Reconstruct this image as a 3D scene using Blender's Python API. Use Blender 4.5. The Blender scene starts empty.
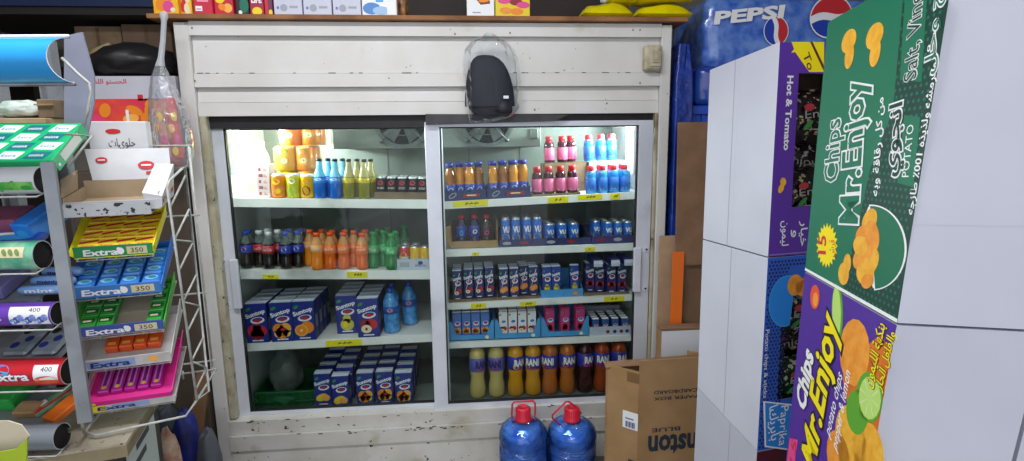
import bpy, math, random
from mathutils import Vector, Matrix
rnd = random.Random(7)
SC = bpy.context.scene
COL = SC.collection
PI = math.pi

# ------------------------------------------------------------------ camera model (1024 x 461 frame)
F, CX, CY = 545.46, 512.0, 230.5
CAM = Vector((0.0, -2.45, 1.46))
AX = Vector((0.99625, -0.02532, 0.08271))
AZ = Vector((-0.01146, -0.98640, -0.16394))
AY = Vector((-0.08574, -0.16237, 0.98300))


def ray(px, py):
    c = Vector(((px - CX) / F, (py - CY) / F, 1.0))
    return Vector((AX.dot(c), AY.dot(c), AZ.dot(c)))


def at(px, py, y=None, x=None, z=None):
    """the point of the place seen at a pixel of the photograph, on a plane of constant y, x or z"""
    d = ray(px, py)
    if y is not None:
        t = (y - CAM.y) / d.y
    elif x is not None:
        t = (x - CAM.x) / d.x
    else:
        t = (z - CAM.z) / d.z
    return CAM + d * t


def atd(px, py, dist):
    """the point at a pixel, dist metres in front of the camera"""
    return CAM + ray(px, py) * dist


# ------------------------------------------------------------------ materials
def lin(c):
    return c / 12.92 if c <= 0.04045 else ((c + 0.055) / 1.055) ** 2.4


def rgb(h):
    h = h.lstrip('#')
    return tuple(lin(int(h[i:i + 2], 16) / 255) for i in (0, 2, 4)) + (1.0,)


MATS = {}


def M(name, col='#888888', rough=0.55, metal=0.0, var=0.0, scale=12.0, col2=None, bump=0.0, bscale=None,
      coat=0.0, trans=0.0, emit=0.0, spec=0.5, speck=None, speck_amt=0.0, speck_scale=60.0, stain=None, stain_amt=0.0, stain_scale=3.0):
    """principled material with procedural variation: noise between col and col2, stains and specks"""
    if name in MATS:
        return MATS[name]
    m = bpy.data.materials.new(name)
    m.use_nodes = True
    nt = m.node_tree
    N, L = nt.nodes, nt.links
    p = N['Principled BSDF']
    p.inputs['Roughness'].default_value = rough
    p.inputs['Metallic'].default_value = metal
    p.inputs['Specular IOR Level'].default_value = spec
    p.inputs['Coat Weight'].default_value = coat
    p.inputs['Coat Roughness'].default_value = 0.08
    p.inputs['Transmission Weight'].default_value = trans
    p.inputs['Base Color'].default_value = rgb(col)
    if emit:
        p.inputs['Emission Color'].default_value = rgb(col)
        p.inputs['Emission Strength'].default_value = emit
    out = None
    tc = None
    if var or stain or speck or bump:
        tc = N.new('ShaderNodeTexCoord')

    def noise(sc, det=4.0):
        n = N.new('ShaderNodeTexNoise')
        n.inputs['Scale'].default_value = sc
        n.inputs['Detail'].default_value = det
        L.new(tc.outputs['Object'], n.inputs['Vector'])
        return n

    def ramp(src, a, b):
        r = N.new('ShaderNodeMapRange')
        r.inputs['From Min'].default_value = a
        r.inputs['From Max'].default_value = b
        L.new(src, r.inputs['Value'])
        return r.outputs['Result']

    def mix(fac, a, b):
        x = N.new('ShaderNodeMix')
        x.data_type = 'RGBA'
        L.new(fac, x.inputs[0])
        if isinstance(a, tuple):
            x.inputs[6].default_value = a
        else:
            L.new(a, x.inputs[6])
        x.inputs[7].default_value = b
        return x.outputs[2]

    base = rgb(col)
    if var:
        c = rgb(col)
        b2 = rgb(col2) if col2 else tuple(max(0, v * (1 - var)) for v in c[:3]) + (1,)
        out = mix(ramp(noise(scale).outputs['Fac'], 0.35, 0.65), base, b2)
        base = out
    if stain:
        out = mix(ramp(noise(stain_scale, 6).outputs['Fac'], 0.62 - stain_amt, 0.80 - stain_amt), base, rgb(stain))
        base = out
    if speck:
        out = mix(ramp(noise(speck_scale, 2).outputs['Fac'], 0.72 - speck_amt, 0.74 - speck_amt), base, rgb(speck))
    if out is not None:
        L.new(out, p.inputs['Base Color'])
    if bump:
        b = N.new('ShaderNodeBump')
        b.inputs['Strength'].default_value = bump
        b.inputs['Distance'].default_value = 0.01
        L.new(noise(bscale or scale * 3).outputs['Fac'], b.inputs['Height'])
        L.new(b.outputs['Normal'], p.inputs['Normal'])
    MATS[name] = m
    return m


def clear_mat(name, tint, gloss=0.12, body=0.0, body_col='#ffffff', rough=0.03, bump=0.0, bscale=30.0, fk=1.0):
    """thin clear film or pane: a tinted transparent layer, a reflecting layer and optional milky body"""
    if name in MATS:
        return MATS[name]
    m = bpy.data.materials.new(name)
    m.use_nodes = True
    nt = m.node_tree
    N, L = nt.nodes, nt.links
    N.remove(N['Principled BSDF'])
    t = N.new('ShaderNodeBsdfTransparent')
    t.inputs['Color'].default_value = rgb(tint)
    g = N.new('ShaderNodeBsdfGlossy')
    g.inputs['Roughness'].default_value = rough
    g.inputs['Color'].default_value = (1, 1, 1, 1)
    fr = N.new('ShaderNodeFresnel')
    fr.inputs['IOR'].default_value = 1.45
    ad = N.new('ShaderNodeMath')
    ad.operation = 'MULTIPLY_ADD'
    ad.inputs[1].default_value = fk
    ad.inputs[2].default_value = gloss - 0.035 * fk
    ad.use_clamp = True
    L.new(fr.outputs[0], ad.inputs[0])
    mx = N.new('ShaderNodeMixShader')
    L.new(ad.outputs[0], mx.inputs[0])
    L.new(t.outputs[0], mx.inputs[1])
    L.new(g.outputs[0], mx.inputs[2])
    last = mx
    if body:
        d = N.new('ShaderNodeBsdfDiffuse')
        d.inputs['Color'].default_value = rgb(body_col)
        m2 = N.new('ShaderNodeMixShader')
        m2.inputs[0].default_value = body
        L.new(mx.outputs[0], m2.inputs[1])
        L.new(d.outputs[0], m2.inputs[2])
        last = m2
    if bump:
        tc = N.new('ShaderNodeTexCoord')
        n = N.new('ShaderNodeTexNoise')
        n.inputs['Scale'].default_value = bscale
        L.new(tc.outputs['Object'], n.inputs['Vector'])
        b = N.new('ShaderNodeBump')
        b.inputs['Strength'].default_value = bump
        b.inputs['Distance'].default_value = 0.02
        L.new(n.outputs['Fac'], b.inputs['Height'])
        L.new(b.outputs['Normal'], g.inputs['Normal'])
        L.new(b.outputs['Normal'], fr.inputs['Normal'])
    L.new(last.outputs[0], N['Material Output'].inputs['Surface'])
    MATS[name] = m
    return m


# ------------------------------------------------------------------ text outlines
_TX = {}


def glyphs(s, bold=0.0, shear=0.0):
    k = (s, bold, shear)
    if k not in _TX:
        c = bpy.data.curves.new('t', 'FONT')
        c.body = s
        c.resolution_u = 2
        c.offset = bold
        c.shear = shear
        o = bpy.data.objects.new('t', c)
        COL.objects.link(o)
        dg = bpy.context.evaluated_depsgraph_get()
        me = bpy.data.meshes.new_from_object(o.evaluated_get(dg))
        vs = [(v.co.x, v.co.y) for v in me.vertices]
        fs = [tuple(p.vertices) for p in me.polygons]
        bpy.data.objects.remove(o)
        bpy.data.curves.remove(c)
        bpy.data.meshes.remove(me)
        _TX[k] = (vs, fs)
    return _TX[k]


# ------------------------------------------------------------------ print frames: 2-D (u, v) in metres -> 3-D
class Fr:
    def __init__(s, o, ex, ey):
        s.o, s.ex, s.ey = Vector(o), Vector(ex).normalized(), Vector(ey).normalized()
        s.n = s.ex.cross(s.ey).normalized()

    def p(s, u, v, l=0.0):
        return s.o + s.ex * u + s.ey * v + s.n * l


class QFr:
    """a quad given by its corners (00, 10, 11, 01) with a nominal size W x H"""
    def __init__(s, a, b, c, d, W, H):
        s.q = [Vector(v) for v in (a, b, c, d)]
        s.W, s.H = W, H
        s.n = (s.q[1] - s.q[0]).cross(s.q[3] - s.q[0]).normalized()

    def p(s, u, v, l=0.0):
        u, v = u / s.W, v / s.H
        a, b, c, d = s.q
        return a * (1 - u) * (1 - v) + b * u * (1 - v) + c * u * v + d * (1 - u) * v + s.n * l


class CFr:
    """a cylinder of radius r about a vertical axis; u runs round it, u = 0 faces -y"""
    def __init__(s, r, c=(0, 0, 0)):
        s.r, s.c = r, Vector(c)

    def p(s, u, v, l=0.0):
        a = u / s.r
        r = s.r + l
        return s.c + Vector((math.sin(a) * r, -math.cos(a) * r, v))


# ------------------------------------------------------------------ mesh builder
class B:
    def __init__(s):
        s.v, s.f, s.fm, s.ms, s.sm = [], [], [], [], []
        s.X = None

    def mi(s, m):
        if m not in s.ms:
            s.ms.append(m)
        return s.ms.index(m)

    def add(s, vs, fs, m, smooth=False):
        b = len(s.v)
        for p in vs:
            p = Vector(p)
            s.v.append(s.X @ p if s.X else p)
        i = s.mi(m)
        for f in fs:
            s.f.append(tuple(b + k for k in f))
            s.fm.append(i)
            s.sm.append(smooth)
        return s

    def hexa(s, c, m, mats=None):
        """8 corners: bottom ring 0-3 then top ring 4-7, counter-clockwise seen from above"""
        fs = [(3, 2, 1, 0), (4, 5, 6, 7), (0, 1, 5, 4), (1, 2, 6, 5), (2, 3, 7, 6), (3, 0, 4, 7)]
        for k, f in enumerate(fs):
            s.add([c[i] for i in f], [(0, 1, 2, 3)], (mats or {}).get(k, m))
        return s

    def box(s, x0, x1, y0, y1, z0, z1, m, bev=0.0, mats=None):
        """faces in mats: 0 bottom 1 top 2 front(-y) 3 right 4 back 5 left"""
        if bev <= 0:
            c = [(x0, y0, z0), (x1, y0, z0), (x1, y1, z0), (x0, y1, z0), (x0, y0, z1), (x1, y0, z1), (x1, y1, z1), (x0, y1, z1)]
            return s.hexa(c, m, mats)
        b = min(bev, (x1 - x0) * .49, (y1 - y0) * .49, (z1 - z0) * .49)
        xs, ys, zs = (x0, x1), (y0, y1), (z0, z1)
        V, idx = [], {}
        for i in (0, 1):
            for j in (0, 1):
                for k in (0, 1):
                    for ax in range(3):
                        p = [xs[i], ys[j], zs[k]]
                        sg = [1 - 2 * i, 1 - 2 * j, 1 - 2 * k]
                        for a in range(3):
                            if a != ax:
                                p[a] += sg[a] * b
                        idx[(i, j, k, ax)] = len(V)
                        V.append(tuple(p))
        g = lambda i, j, k, ax: idx[(i, j, k, ax)]
        faces = [((g(0, 1, 0, 2), g(1, 1, 0, 2), g(1, 0, 0, 2), g(0, 0, 0, 2)), 0), ((g(0, 0, 1, 2), g(1, 0, 1, 2), g(1, 1, 1, 2), g(0, 1, 1, 2)), 1),
                 ((g(0, 0, 0, 1), g(1, 0, 0, 1), g(1, 0, 1, 1), g(0, 0, 1, 1)), 2), ((g(1, 0, 0, 0), g(1, 1, 0, 0), g(1, 1, 1, 0), g(1, 0, 1, 0)), 3),
                 ((g(1, 1, 0, 1), g(0, 1, 0, 1), g(0, 1, 1, 1), g(1, 1, 1, 1)), 4), ((g(0, 1, 0, 0), g(0, 0, 0, 0), g(0, 0, 1, 0), g(0, 1, 1, 0)), 5)]
        base = len(s.v)
        s.add(V, [], m)
        for f, k in faces:
            s.f.append(tuple(base + q for q in f)); s.fm.append(s.mi((mats or {}).get(k, m))); s.sm.append(False)
        ed = []
        for ax in range(3):
            o = [a for a in range(3) if a != ax]
            for p in (0, 1):
                for q in (0, 1):
                    e = []
                    for t in (0, 1):
                        key = [0, 0, 0]
                        key[ax], key[o[0]], key[o[1]] = t, p, q
                        e.append((g(*key, o[0]), g(*key, o[1])))
                    ed.append((e[0][0], e[0][1], e[1][1], e[1][0]))
        for i in (0, 1):
            for j in (0, 1):
                for k in (0, 1):
                    ed.append((g(i, j, k, 0), g(i, j, k, 1), g(i, j, k, 2)))
        ctr = Vector(((x0 + x1) / 2, (y0 + y1) / 2, (z0 + z1) / 2))
        for f in ed:
            P = [Vector(V[q]) for q in f]
            n = (P[1] - P[0]).cross(P[2] - P[0])
            if n.dot(sum(P, Vector()) / len(P) - ctr) < 0:
                f = f[::-1]
            s.f.append(tuple(base + q for q in f)); s.fm.append(s.mi(m)); s.sm.append(False)
        return s

    def lathe(s, prof, m, c=(0, 0, 0), n=20, mats=None, sx=1.0, sy=1.0, smooth=True, twist=None):
        """profile of (r, z) from bottom to top about a vertical axis; mats: {segment: material}"""
        rings = []
        base = len(s.v)
        V = []
        for r, z in prof:
            if r < 1e-6:
                rings.append([len(V)] * n); V.append((c[0], c[1], c[2] + z))
            else:
                rr = []
                for k in range(n):
                    a = 2 * PI * k / n
                    rr.append(len(V))
                    V.append((c[0] + math.cos(a) * r * sx, c[1] + math.sin(a) * r * sy, c[2] + z))
                rings.append(rr)
        s.add(V, [], m)
        for i in range(len(prof) - 1):
            mm = s.mi((mats or {}).get(i, m))
            a, b = rings[i], rings[i + 1]
            for k in range(n):
                q = [a[k], a[(k + 1) % n], b[(k + 1) % n], b[k]]
                qq = []
                for t in q:
                    if t not in qq:
                        qq.append(t)
                if len(qq) > 2:
                    s.f.append(tuple(base + t for t in qq)); s.fm.append(mm); s.sm.append(smooth)
        return s

    def tube(s, path, r, m, n=8, closed=False, cap=True):
        P = [Vector(p) for p in path]
        L = len(P)
        V = []
        up = None
        for i in range(L):
            a = P[(i - 1) % L] if (closed or i > 0) else P[i]
            b = P[(i + 1) % L] if (closed or i < L - 1) else P[i]
            t = (b - a).normalized()
            if up is None:
                up = t.orthogonal().normalized()
            up = (up - t * up.dot(t))
            up = up.normalized() if up.length > 1e-6 else t.orthogonal().normalized()
            w = t.cross(up)
            rr = r[i] if isinstance(r, (list, tuple)) else r
            for k in range(n):
                ang = 2 * PI * k / n
                V.append(P[i] + (up * math.cos(ang) + w * math.sin(ang)) * rr)
        fs = []
        for i in range(L if closed else L - 1):
            for k in range(n):
                a, b = i * n, ((i + 1) % L) * n
                fs.append((a + k, a + (k + 1) % n, b + (k + 1) % n, b + k))
        if cap and not closed:
            fs.append(tuple(range(n))[::-1])
            fs.append(tuple((L - 1) * n + k for k in range(n)))
        return s.add(V, fs, m, True)

    def grid(s, pts, m, smooth=True, closed_u=False):
        """pts[i][j] rows of points"""
        r, c = len(pts), len(pts[0])
        fs = []
        for i in range(r - 1):
            for j in range(c if closed_u else c - 1):
                fs.append((i * c + j, i * c + (j + 1) % c, (i + 1) * c + (j + 1) % c, (i + 1) * c + j))
        return s.add([p for row in pts for p in row], fs, m, smooth)

    # ---- flat print on a frame
    def poly(s, fr, pts, m, l=0.0004):
        return s.add([fr.p(u, v, l) for u, v in pts], [tuple(range(len(pts)))], m)

    def rect(s, fr, u0, v0, u1, v1, m, l=0.0004, nu=1, nv=1):
        if nv > 1:
            return s.grid([[fr.p(u0 + (u1 - u0) * k / nu, v0 + (v1 - v0) * j / nv, l) for k in range(nu + 1)] for j in range(nv + 1)], m, True)
        if nu == 1:
            return s.poly(fr, [(u0, v0), (u1, v0), (u1, v1), (u0, v1)], m, l)
        return s.grid([[fr.p(u0 + (u1 - u0) * k / nu, v, l) for k in range(nu + 1)] for v in (v0, v1)], m, True)

    def ell(s, fr, u, v, ru, rv, m, l=0.0005, n=16, rot=0.0, a0=0.0, a1=2 * PI):
        pts = []
        full = abs(a1 - a0 - 2 * PI) < 1e-6
        for k in range(n if full else n + 1):
            a = a0 + (a1 - a0) * k / n
            x, y = math.cos(a) * ru, math.sin(a) * rv
            pts.append((u + x * math.cos(rot) - y * math.sin(rot), v + x * math.sin(rot) + y * math.cos(rot)))
        return s.poly(fr, pts, m, l)

    def text(s, fr, t, u, v, h, m, l=0.0008, rot=0.0, al='C', bold=0.0, shear=0.0, w=None, outline=None, oamt=0.03):
        if outline is not None and l <= .0009:
            l = .0014
        """text t of cap height h (font size h/0.73) with its anchor at (u, v); w squeezes it to a width"""
        if outline is not None:
            s.text(fr, t, u, v, h, outline, l - 0.0005, rot, al, bold + oamt, shear, w)
        vs, fs = glyphs(t, bold, shear)
        v0, _ = glyphs(t, 0.0, shear)
        if not vs:
            return s
        k = h / 0.73
        xs = [p[0] for p in v0]
        x0, x1 = min(xs), max(xs)
        kx = k if w is None else w / (x1 - x0)
        off = {'L': x0, 'C': (x0 + x1) / 2, 'R': x1}[al]
        cr, sr = math.cos(rot), math.sin(rot)
        V = []
        for x, y in vs:
            a, b = (x - off) * kx, y * k
            V.append(fr.p(u + a * cr - b * sr, v + a * sr + b * cr, l))
        return s.add(V, fs, m)

    def build(s, name, parent=None, loc=None):
        """link as one mesh object; coordinates are world ones, the origin goes to loc or the parent's base"""
        if parent is not None:
            o0 = Vector((0, 0, 0))
            q = parent
            while q:
                o0 += Vector(q.location)
                q = q.parent
            lo = Vector((0, 0, 0))
        else:
            if loc is None:
                xs, ys, zs = zip(*[(p.x, p.y, p.z) for p in s.v])
                loc = ((min(xs) + max(xs)) / 2, (min(ys) + max(ys)) / 2, min(zs))
            o0 = lo = Vector(loc)
        me = bpy.data.meshes.new(name)
        me.from_pydata([tuple(p - o0) for p in s.v], [], s.f)
        for m in s.ms:
            me.materials.append(m)
        me.polygons.foreach_set('material_index', s.fm)
        me.polygons.foreach_set('use_smooth', s.sm)
        me.validate()
        me.update()
        o = bpy.data.objects.new(name, me)
        COL.objects.link(o)
        o.location = lo
        if parent is not None:
            o.parent = parent
        return o


def tag(o, label=None, cat=None, group=None, kind=None):
    for k, v in (('label', label), ('category', cat), ('group', group), ('kind', kind)):
        if v:
            o[k] = v
    return o


def thing(name, label, cat, loc=(0, 0, 0), group=None):
    o = bpy.data.objects.new(name, None)
    o.empty_display_size = 0.05
    COL.objects.link(o)
    o.location = loc
    return tag(o, label, cat, group)


def dup(root, loc, rot=(0, 0, 0), label=None, group=None, scale=None):
    r = root.copy()
    COL.objects.link(r)
    r.location = loc
    r.rotation_euler = rot
    if scale:
        r.scale = scale
    if label:
        r['label'] = label
    if group:
        r['group'] = group
    for ch in list(root.children):
        c = ch.copy(); COL.objects.link(c); c.parent = r
        for g in list(ch.children):
            d = g.copy(); COL.objects.link(d); d.parent = c
    return r


class Stamp:
    """first call moves the source itself, later calls copy it"""
    def __init__(s, root):
        s.root, s.used = root, False

    def __call__(s, loc, rot=(0, 0, 0), label=None, group=None, scale=None):
        if s.used:
            return dup(s.root, loc, rot, label, group, scale)
        s.used = True
        s.root.location = loc
        s.root.rotation_euler = rot
        if scale:
            s.root.scale = scale
        tag(s.root, label, None, group)
        return s.root


ORD = ['front', 'second', 'third', 'fourth', 'fifth', 'sixth', 'seventh', 'eighth', 'ninth', 'tenth']
NTH = ['first', 'second', 'third', 'fourth', 'fifth', 'sixth', 'seventh', 'eighth', 'ninth', 'tenth', 'eleventh', 'twelfth']
NUM = ['zero', 'one', 'two', 'three', 'four', 'five', 'six', 'seven', 'eight', 'nine', 'ten']
# ------------------------------------------------------------------ shared materials
WHITE_PAINT = M('old_white_paint', '#d6d5d3', 0.45, var=1, col2='#cdccc6', scale=5, stain='#b3a98c', stain_amt=-0.02, stain_scale=4.0, speck='#5a5248', speck_amt=-0.02, speck_scale=45, bump=0.06, bscale=60)
CHIP_PAINT = M('chipped_white_paint', '#d0cfca', 0.5, var=1, col2='#c2c0b6', scale=6, stain='#a59c80', stain_amt=0.03, stain_scale=7, speck='#3f3a34', speck_amt=0.02, speck_scale=38, bump=0.12, bscale=50)
JAMB_PAINT = M('yellowed_jamb_paint', '#c2bea8', 0.5, var=1, col2='#aaa388', scale=8, stain='#7d7355', stain_amt=0.10, stain_scale=9, speck='#3a352c', speck_amt=0.03, speck_scale=40, bump=0.1)
DOOR_ALU = M('pale_door_aluminium', '#d6dbe4', 0.35, metal=0.15, var=1, col2='#cad0da', scale=6, stain='#a0a4aa', stain_amt=0.02)
LINER = M('fridge_liner', '#808a85', 0.5, var=1, col2='#6f7a75', scale=4, stain='#525b56', stain_amt=0.08, bump=0.03)
LINER_SIDE = M('fridge_side_liner', '#cdd5d2', 0.4, var=1, col2='#bcc6c2', scale=5)
SHELF_WHITE = M('shelf_enamel', '#f1f3f2', 0.4, var=1, col2='#e6e9e7', scale=8, stain='#9aa09a', stain_amt=0.04)
BLACK_RUBBER = M('black_gasket', '#131214', 0.6, var=1, col2='#1f1d20', scale=20)
GREY_TAPE = M('grey_gasket_strip', '#3b3a40', 0.5, var=1, col2='#2c2b30', scale=20)
GLASS = clear_mat('door_glass', '#f4f8f6', gloss=0.012, fk=.3)
TAG_YELLOW = M('price_tag_yellow', '#e8dc10', 0.6)
INK = M('black_ink', '#1a1712', 0.7)
INK_BROWN = M('brown_ink', '#5a4a16', 0.7)
TUBE_WHITE = M('lamp_tube', '#f2fffa', 0.4, emit=14.0)
DARK_METAL = M('dark_fan_metal', '#1c2022', 0.4, metal=0.6)
GREY_METAL = M('grey_fan_metal', '#6d7675', 0.4, metal=0.5, var=1, col2='#596160', scale=20)
SCREW = M('dark_screw', '#2a2a2e', 0.4, metal=0.7)
BEIGE_PLASTIC = M('beige_plastic', '#c9c1a8', 0.5, var=1, col2='#a89f83', scale=25, stain='#6a6048', stain_amt=0.05, stain_scale=15)

# ------------------------------------------------------------------ the room
WALL_M = M('shop_wall_plaster', '#8d877e', 0.9, var=1, col2='#7a746c', scale=3, bump=0.1, bscale=25, stain='#5c564e', stain_amt=0.05)
FLOOR_M = M('worn_floor_tile', '#7d766c', 0.6, var=1, col2='#5f5a52', scale=4, bump=0.05, stain='#3e3a34', stain_amt=0.08)
CEIL_M = M('ceiling_plaster', '#a5a29c', 0.9, var=1, col2='#96928b', scale=3)


def struct(name, x0, x1, y0, y1, z0, z1, m):
    o = B().box(x0, x1, y0, y1, z0, z1, m).build(name)
    return tag(o, kind='structure')


DROP = 0.09                      # the floor lies this much below the datum z = 0
struct('floor', -2.6, 2.6, -4.2, 1.3, -DROP - 0.1, -DROP, FLOOR_M)
struct('wall_back', -2.6, 2.6, 1.2, 1.3, -DROP, 3.0, WALL_M)
struct('wall_left', -2.6, -2.5, -4.2, 1.2, -DROP, 3.0, WALL_M)
struct('wall_right', 2.5, 2.6, -4.2, 1.2, -DROP, 3.0, WALL_M)
struct('ceiling', -2.6, 2.6, -4.2, 1.3, 3.0, 3.1, CEIL_M)

# ------------------------------------------------------------------ the display fridge
FX0, FX1 = -1.175, 0.925
FTOP = 1.951
FD = 0.85


def zf(py, px=430, y=0.0):
    return at(px, py, y=y).z


fridge = thing('display_fridge', 'large old white display fridge with two sliding glass doors full of drinks', 'fridge', (-0.125, 0.4, 0))
SW = 0.058                      # stile width
OL = FX0 + 0.088                # inside of the jambs
OR_ = FX1 - 0.062
ZB = zf(419, 232)               # sill below the doors
ZFL = at(367, 402.5, y=.2).z    # top of the inner floor
ZO = zf(114.5, 430)             # underside of the header
b = B()                         # cabinet: sides, back, top, bottom with an open front
b.box(FX0 + .004, FX0 + .05, 0.03, FD, 0.004, FTOP - .004, WHITE_PAINT)
b.box(FX1 - .05, FX1 - .004, 0.03, FD, 0.004, FTOP - .004, WHITE_PAINT)
b.box(FX0 + .05, FX1 - .05, FD - .06, FD, 0.004, FTOP - .004, WHITE_PAINT)
b.box(FX0 + .05, FX1 - .05, 0.03, FD - .06, FTOP - .06, FTOP - .004, WHITE_PAINT)
b.box(FX0 + .05, FX1 - .05, 0.03, FD - .06, 0.02, ZFL - .022, WHITE_PAINT)
b.build('cabinet', fridge)
ZCEIL = 1.70
b = B()                         # inner liner
b.box(FX0 + .05, FX0 + .062, 0.10, FD - .06, ZFL - .02, ZCEIL, LINER_SIDE)
b.box(FX1 - .06, FX1 - .05, 0.10, FD - .06, ZFL - .02, ZCEIL, LINER_SIDE)
b.box(FX0 + .062, FX1 - .06, FD - .11, FD - .06, ZFL - .02, ZCEIL, LINER)
b.box(FX0 + .05, FX1 - .05, 0.10, FD - .06, ZCEIL, ZCEIL + .05, LINER_SIDE)
b.box(FX0 + .062, FX1 - .06, 0.11, FD - .11, ZFL - .02, ZFL, LINER)
for px in (390, 300, 470, 520, 585):   # panel seams of the back wall
    x = at(px, 200, y=FD - .11).x
    b.box(x - .003, x + .003, FD - .1125, FD - .11, ZB, ZCEIL, GREY_METAL)
b.build('liner', fridge)

for nm, x0, x1 in (('stile', FX0, FX0 + SW), ('stile', FX1 - SW + .012, FX1)):
    B().box(x0, x1, -0.004, 0.03, 0.004, FTOP, WHITE_PAINT, 0.003).build(nm, fridge)
for x0, x1 in ((FX0 + SW + .001, OL), (OR_, FX1 - SW + .011)):
    b = B()
    b.box(x0, x1, 0.006, 0.05, ZB - .005, ZO, JAMB_PAINT, 0.003)
    b.box(x0 + .006, x0 + .009, 0.003, 0.007, ZB, ZO, JAMB_PAINT)
    b.build('jamb', fridge)

HX0, HX1 = FX0 + SW + .001, FX1 - SW + .011


def board(name, pt, pb, yt, yb, mat=WHITE_PAINT, px=430, th=0.03, lip=0.0, parent=fridge, extra=None, xr=(HX0, HX1)):
    """one painted board of the front: top edge at depth yt, bottom edge at depth yb"""
    z1, z0 = zf(pt, px), zf(pb, px)
    b = B()
    x0, x1 = xr
    b.hexa([(x0, yb, z0), (x1, yb, z0), (x1, .045, z0), (x0, .045, z0), (x0, yt, z1), (x1, yt, z1), (x1, .045, z1), (x0, .045, z1)], mat)
    if extra:
        extra(b)
    return b.build(name, parent)


def seam_dirt(b):
    """dark dashes of worn caulk along the seam"""
    for k in range(46):
        x = HX0 + (HX1 - HX0) * (k + rnd.random()) / 46
        if rnd.random() < 0.55:
            w, z = rnd.uniform(.006, .03), zf(72.8)
            b.box(x, min(HX1, x + w), 0.0022, 0.014, z - .0012, z + .0016, M('dark_seam', '#4a443a', .8))


def rust(y, *pts):
    def f(b):
        for px, py in pts:
            p = at(px, py, y=y)
            b.ell(Fr((p.x, y - .0004, p.z), (1, 0, 0), (0, 0, 1)), 0, 0, .004, .005, M('rust_mark', '#8a8262', .8))
    return f


board('header_board', 22.5, 36.2, -0.003, -0.003, extra=rust(-.003, (192, 28), (633, 30), (640, 30), (455, 34), (510, 33)))
board('header_board', 36.2, 72.6, 0.022, 0.012)
board('header_board', 73.0, 86.4, 0.004, 0.000, extra=lambda b: (seam_dirt(b), rust(.0005, (195, 81), (640, 83))(b)))
board('header_board', 86.4, 101.0, 0.024, 0.016)
board('header_board', 101.4, 114.5, 0.012, 0.008)

# gasket above the doors and the sill boards below
B().box(OL - .012, OR_ + .012, 0.035, 0.11, zf(127, 430, .05), ZO + .012, BLACK_RUBBER).build('gasket', fridge)
p0, p1 = at(426, 119, y=.01), at(568, 119, y=.01)
b = B()
z0, z1 = p0.z - .026, p0.z + .020
b.hexa([(p0.x, -.016, z0), (p1.x - .06, -.016, z0 + .012), (p1.x - .06, .006, z0 + .012), (p0.x, .006, z0), (p0.x, -.016, z1), (p1.x, -.016, z1 - .006), (p1.x, .006, z1 - .006), (p0.x, .006, z1)], GREY_TAPE)
b.build('door_track_cover', fridge)


def chips(pt, y, n, px0=235, px1=640, h=.004):
    def f(b):
        for k in range(n):
            px = rnd.uniform(px0, px1)
            z = zf(pt) + rnd.uniform(-.012, .002)
            x = at(px, pt, y=y).x
            w = rnd.uniform(.004, .02)
            if HX0 < x < HX1 - .03:
                b.box(x, x + w, y - .0015, y + .002, z - h * rnd.uniform(.4, 1), z + .001, M('bare_metal_chip', '#45403a', .8))
    return f


SB = (HX0, HX1)
board('sill_board', 411.0, 423.5, -0.008, -0.006, CHIP_PAINT, 430, extra=chips(411, -.008, 14))
board('sill_board', 424.2, 438.5, -0.022, -0.020, CHIP_PAINT, 430, extra=chips(424.4, -.022, 40))
board('sill_board', 438.5, 454.0, -0.010, -0.013, CHIP_PAINT, 430)
board('sill_board', 454.5, 468.0, -0.024, -0.022, CHIP_PAINT, 430, extra=chips(455, -.024, 40))
z = zf(468, 430)
B().box(HX0, HX1, -0.012, 0.045, 0.004, z, CHIP_PAINT).build('kick_plate', fridge)


# doors ------------------------------------------------------------
def door(lpx, rpx, y0, y1, ztop, zbot, wl, wr, wt, wb, handle_left):
    x0, x1 = lpx, rpx
    b = B()
    b.box(x0, x0 + wl, y0, y1, zbot, ztop, DOOR_ALU, 0.002)
    b.box(x1 - wr, x1, y0, y1, zbot, ztop, DOOR_ALU, 0.002)
    b.box(x0 + wl, x1 - wr, y0 + .002, y1 - .002, ztop - wt, ztop, DOOR_ALU)
    b.box(x0 + wl, x1 - wr, y0 + .002, y1 - .002, zbot, zbot + wb, DOOR_ALU)
    gx0, gx1, gz0, gz1 = x0 + wl, x1 - wr, zbot + wb, ztop - wt
    t = .006                       # black glazing bead
    for q in ((gx0, gx0 + t, gz0, gz1), (gx1 - t, gx1, gz0, gz1), (gx0, gx1, gz0, gz0 + t), (gx0, gx1, gz1 - t, gz1)):
        b.box(q[0], q[1], y0 + .006, y1 - .006, q[2], q[3], BLACK_RUBBER)
    d = b.build('sliding_door', fridge)
    ym = (y0 + y1) / 2
    B().box(gx0 + .001, gx1 - .001, ym - .002, ym + .002, gz0 + .001, gz1 - .001, GLASS).build('glass_pane', d)
    hz0, hz1 = (at(235, 308, y=y0).z, at(228, 259, y=y0).z) if handle_left else (at(640, 291, y=y0).z, at(640, 247, y=y0).z)
    hx = (x0 + wl * .95) if handle_left else (x1 - wr * .95)
    h = B()
    sgn = 1 if handle_left else -1
    h.box(hx - .018, hx + .018, y0 - .022, y0 - .001, hz0, hz1, DOOR_ALU, 0.004)
    for z in (hz0 + .012, hz1 - .012):
        h.box(hx - sgn * .046 - .012, hx - sgn * .046 + .012, y0 - .004, y0 - .0005, z - .014, z + .014, DOOR_ALU, .001)
        h.lathe([(0, 0), (.005, 0), (.005, .002), (0, .002)], SCREW, n=10)
        for k in range(len(h.v) - 22, len(h.v)):
            q = h.v[k]
            h.v[k] = Vector((hx - sgn * .046 + q.x, y0 - .004 - q.z, z + q.y))
    h.build('handle', d)
    return d


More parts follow.
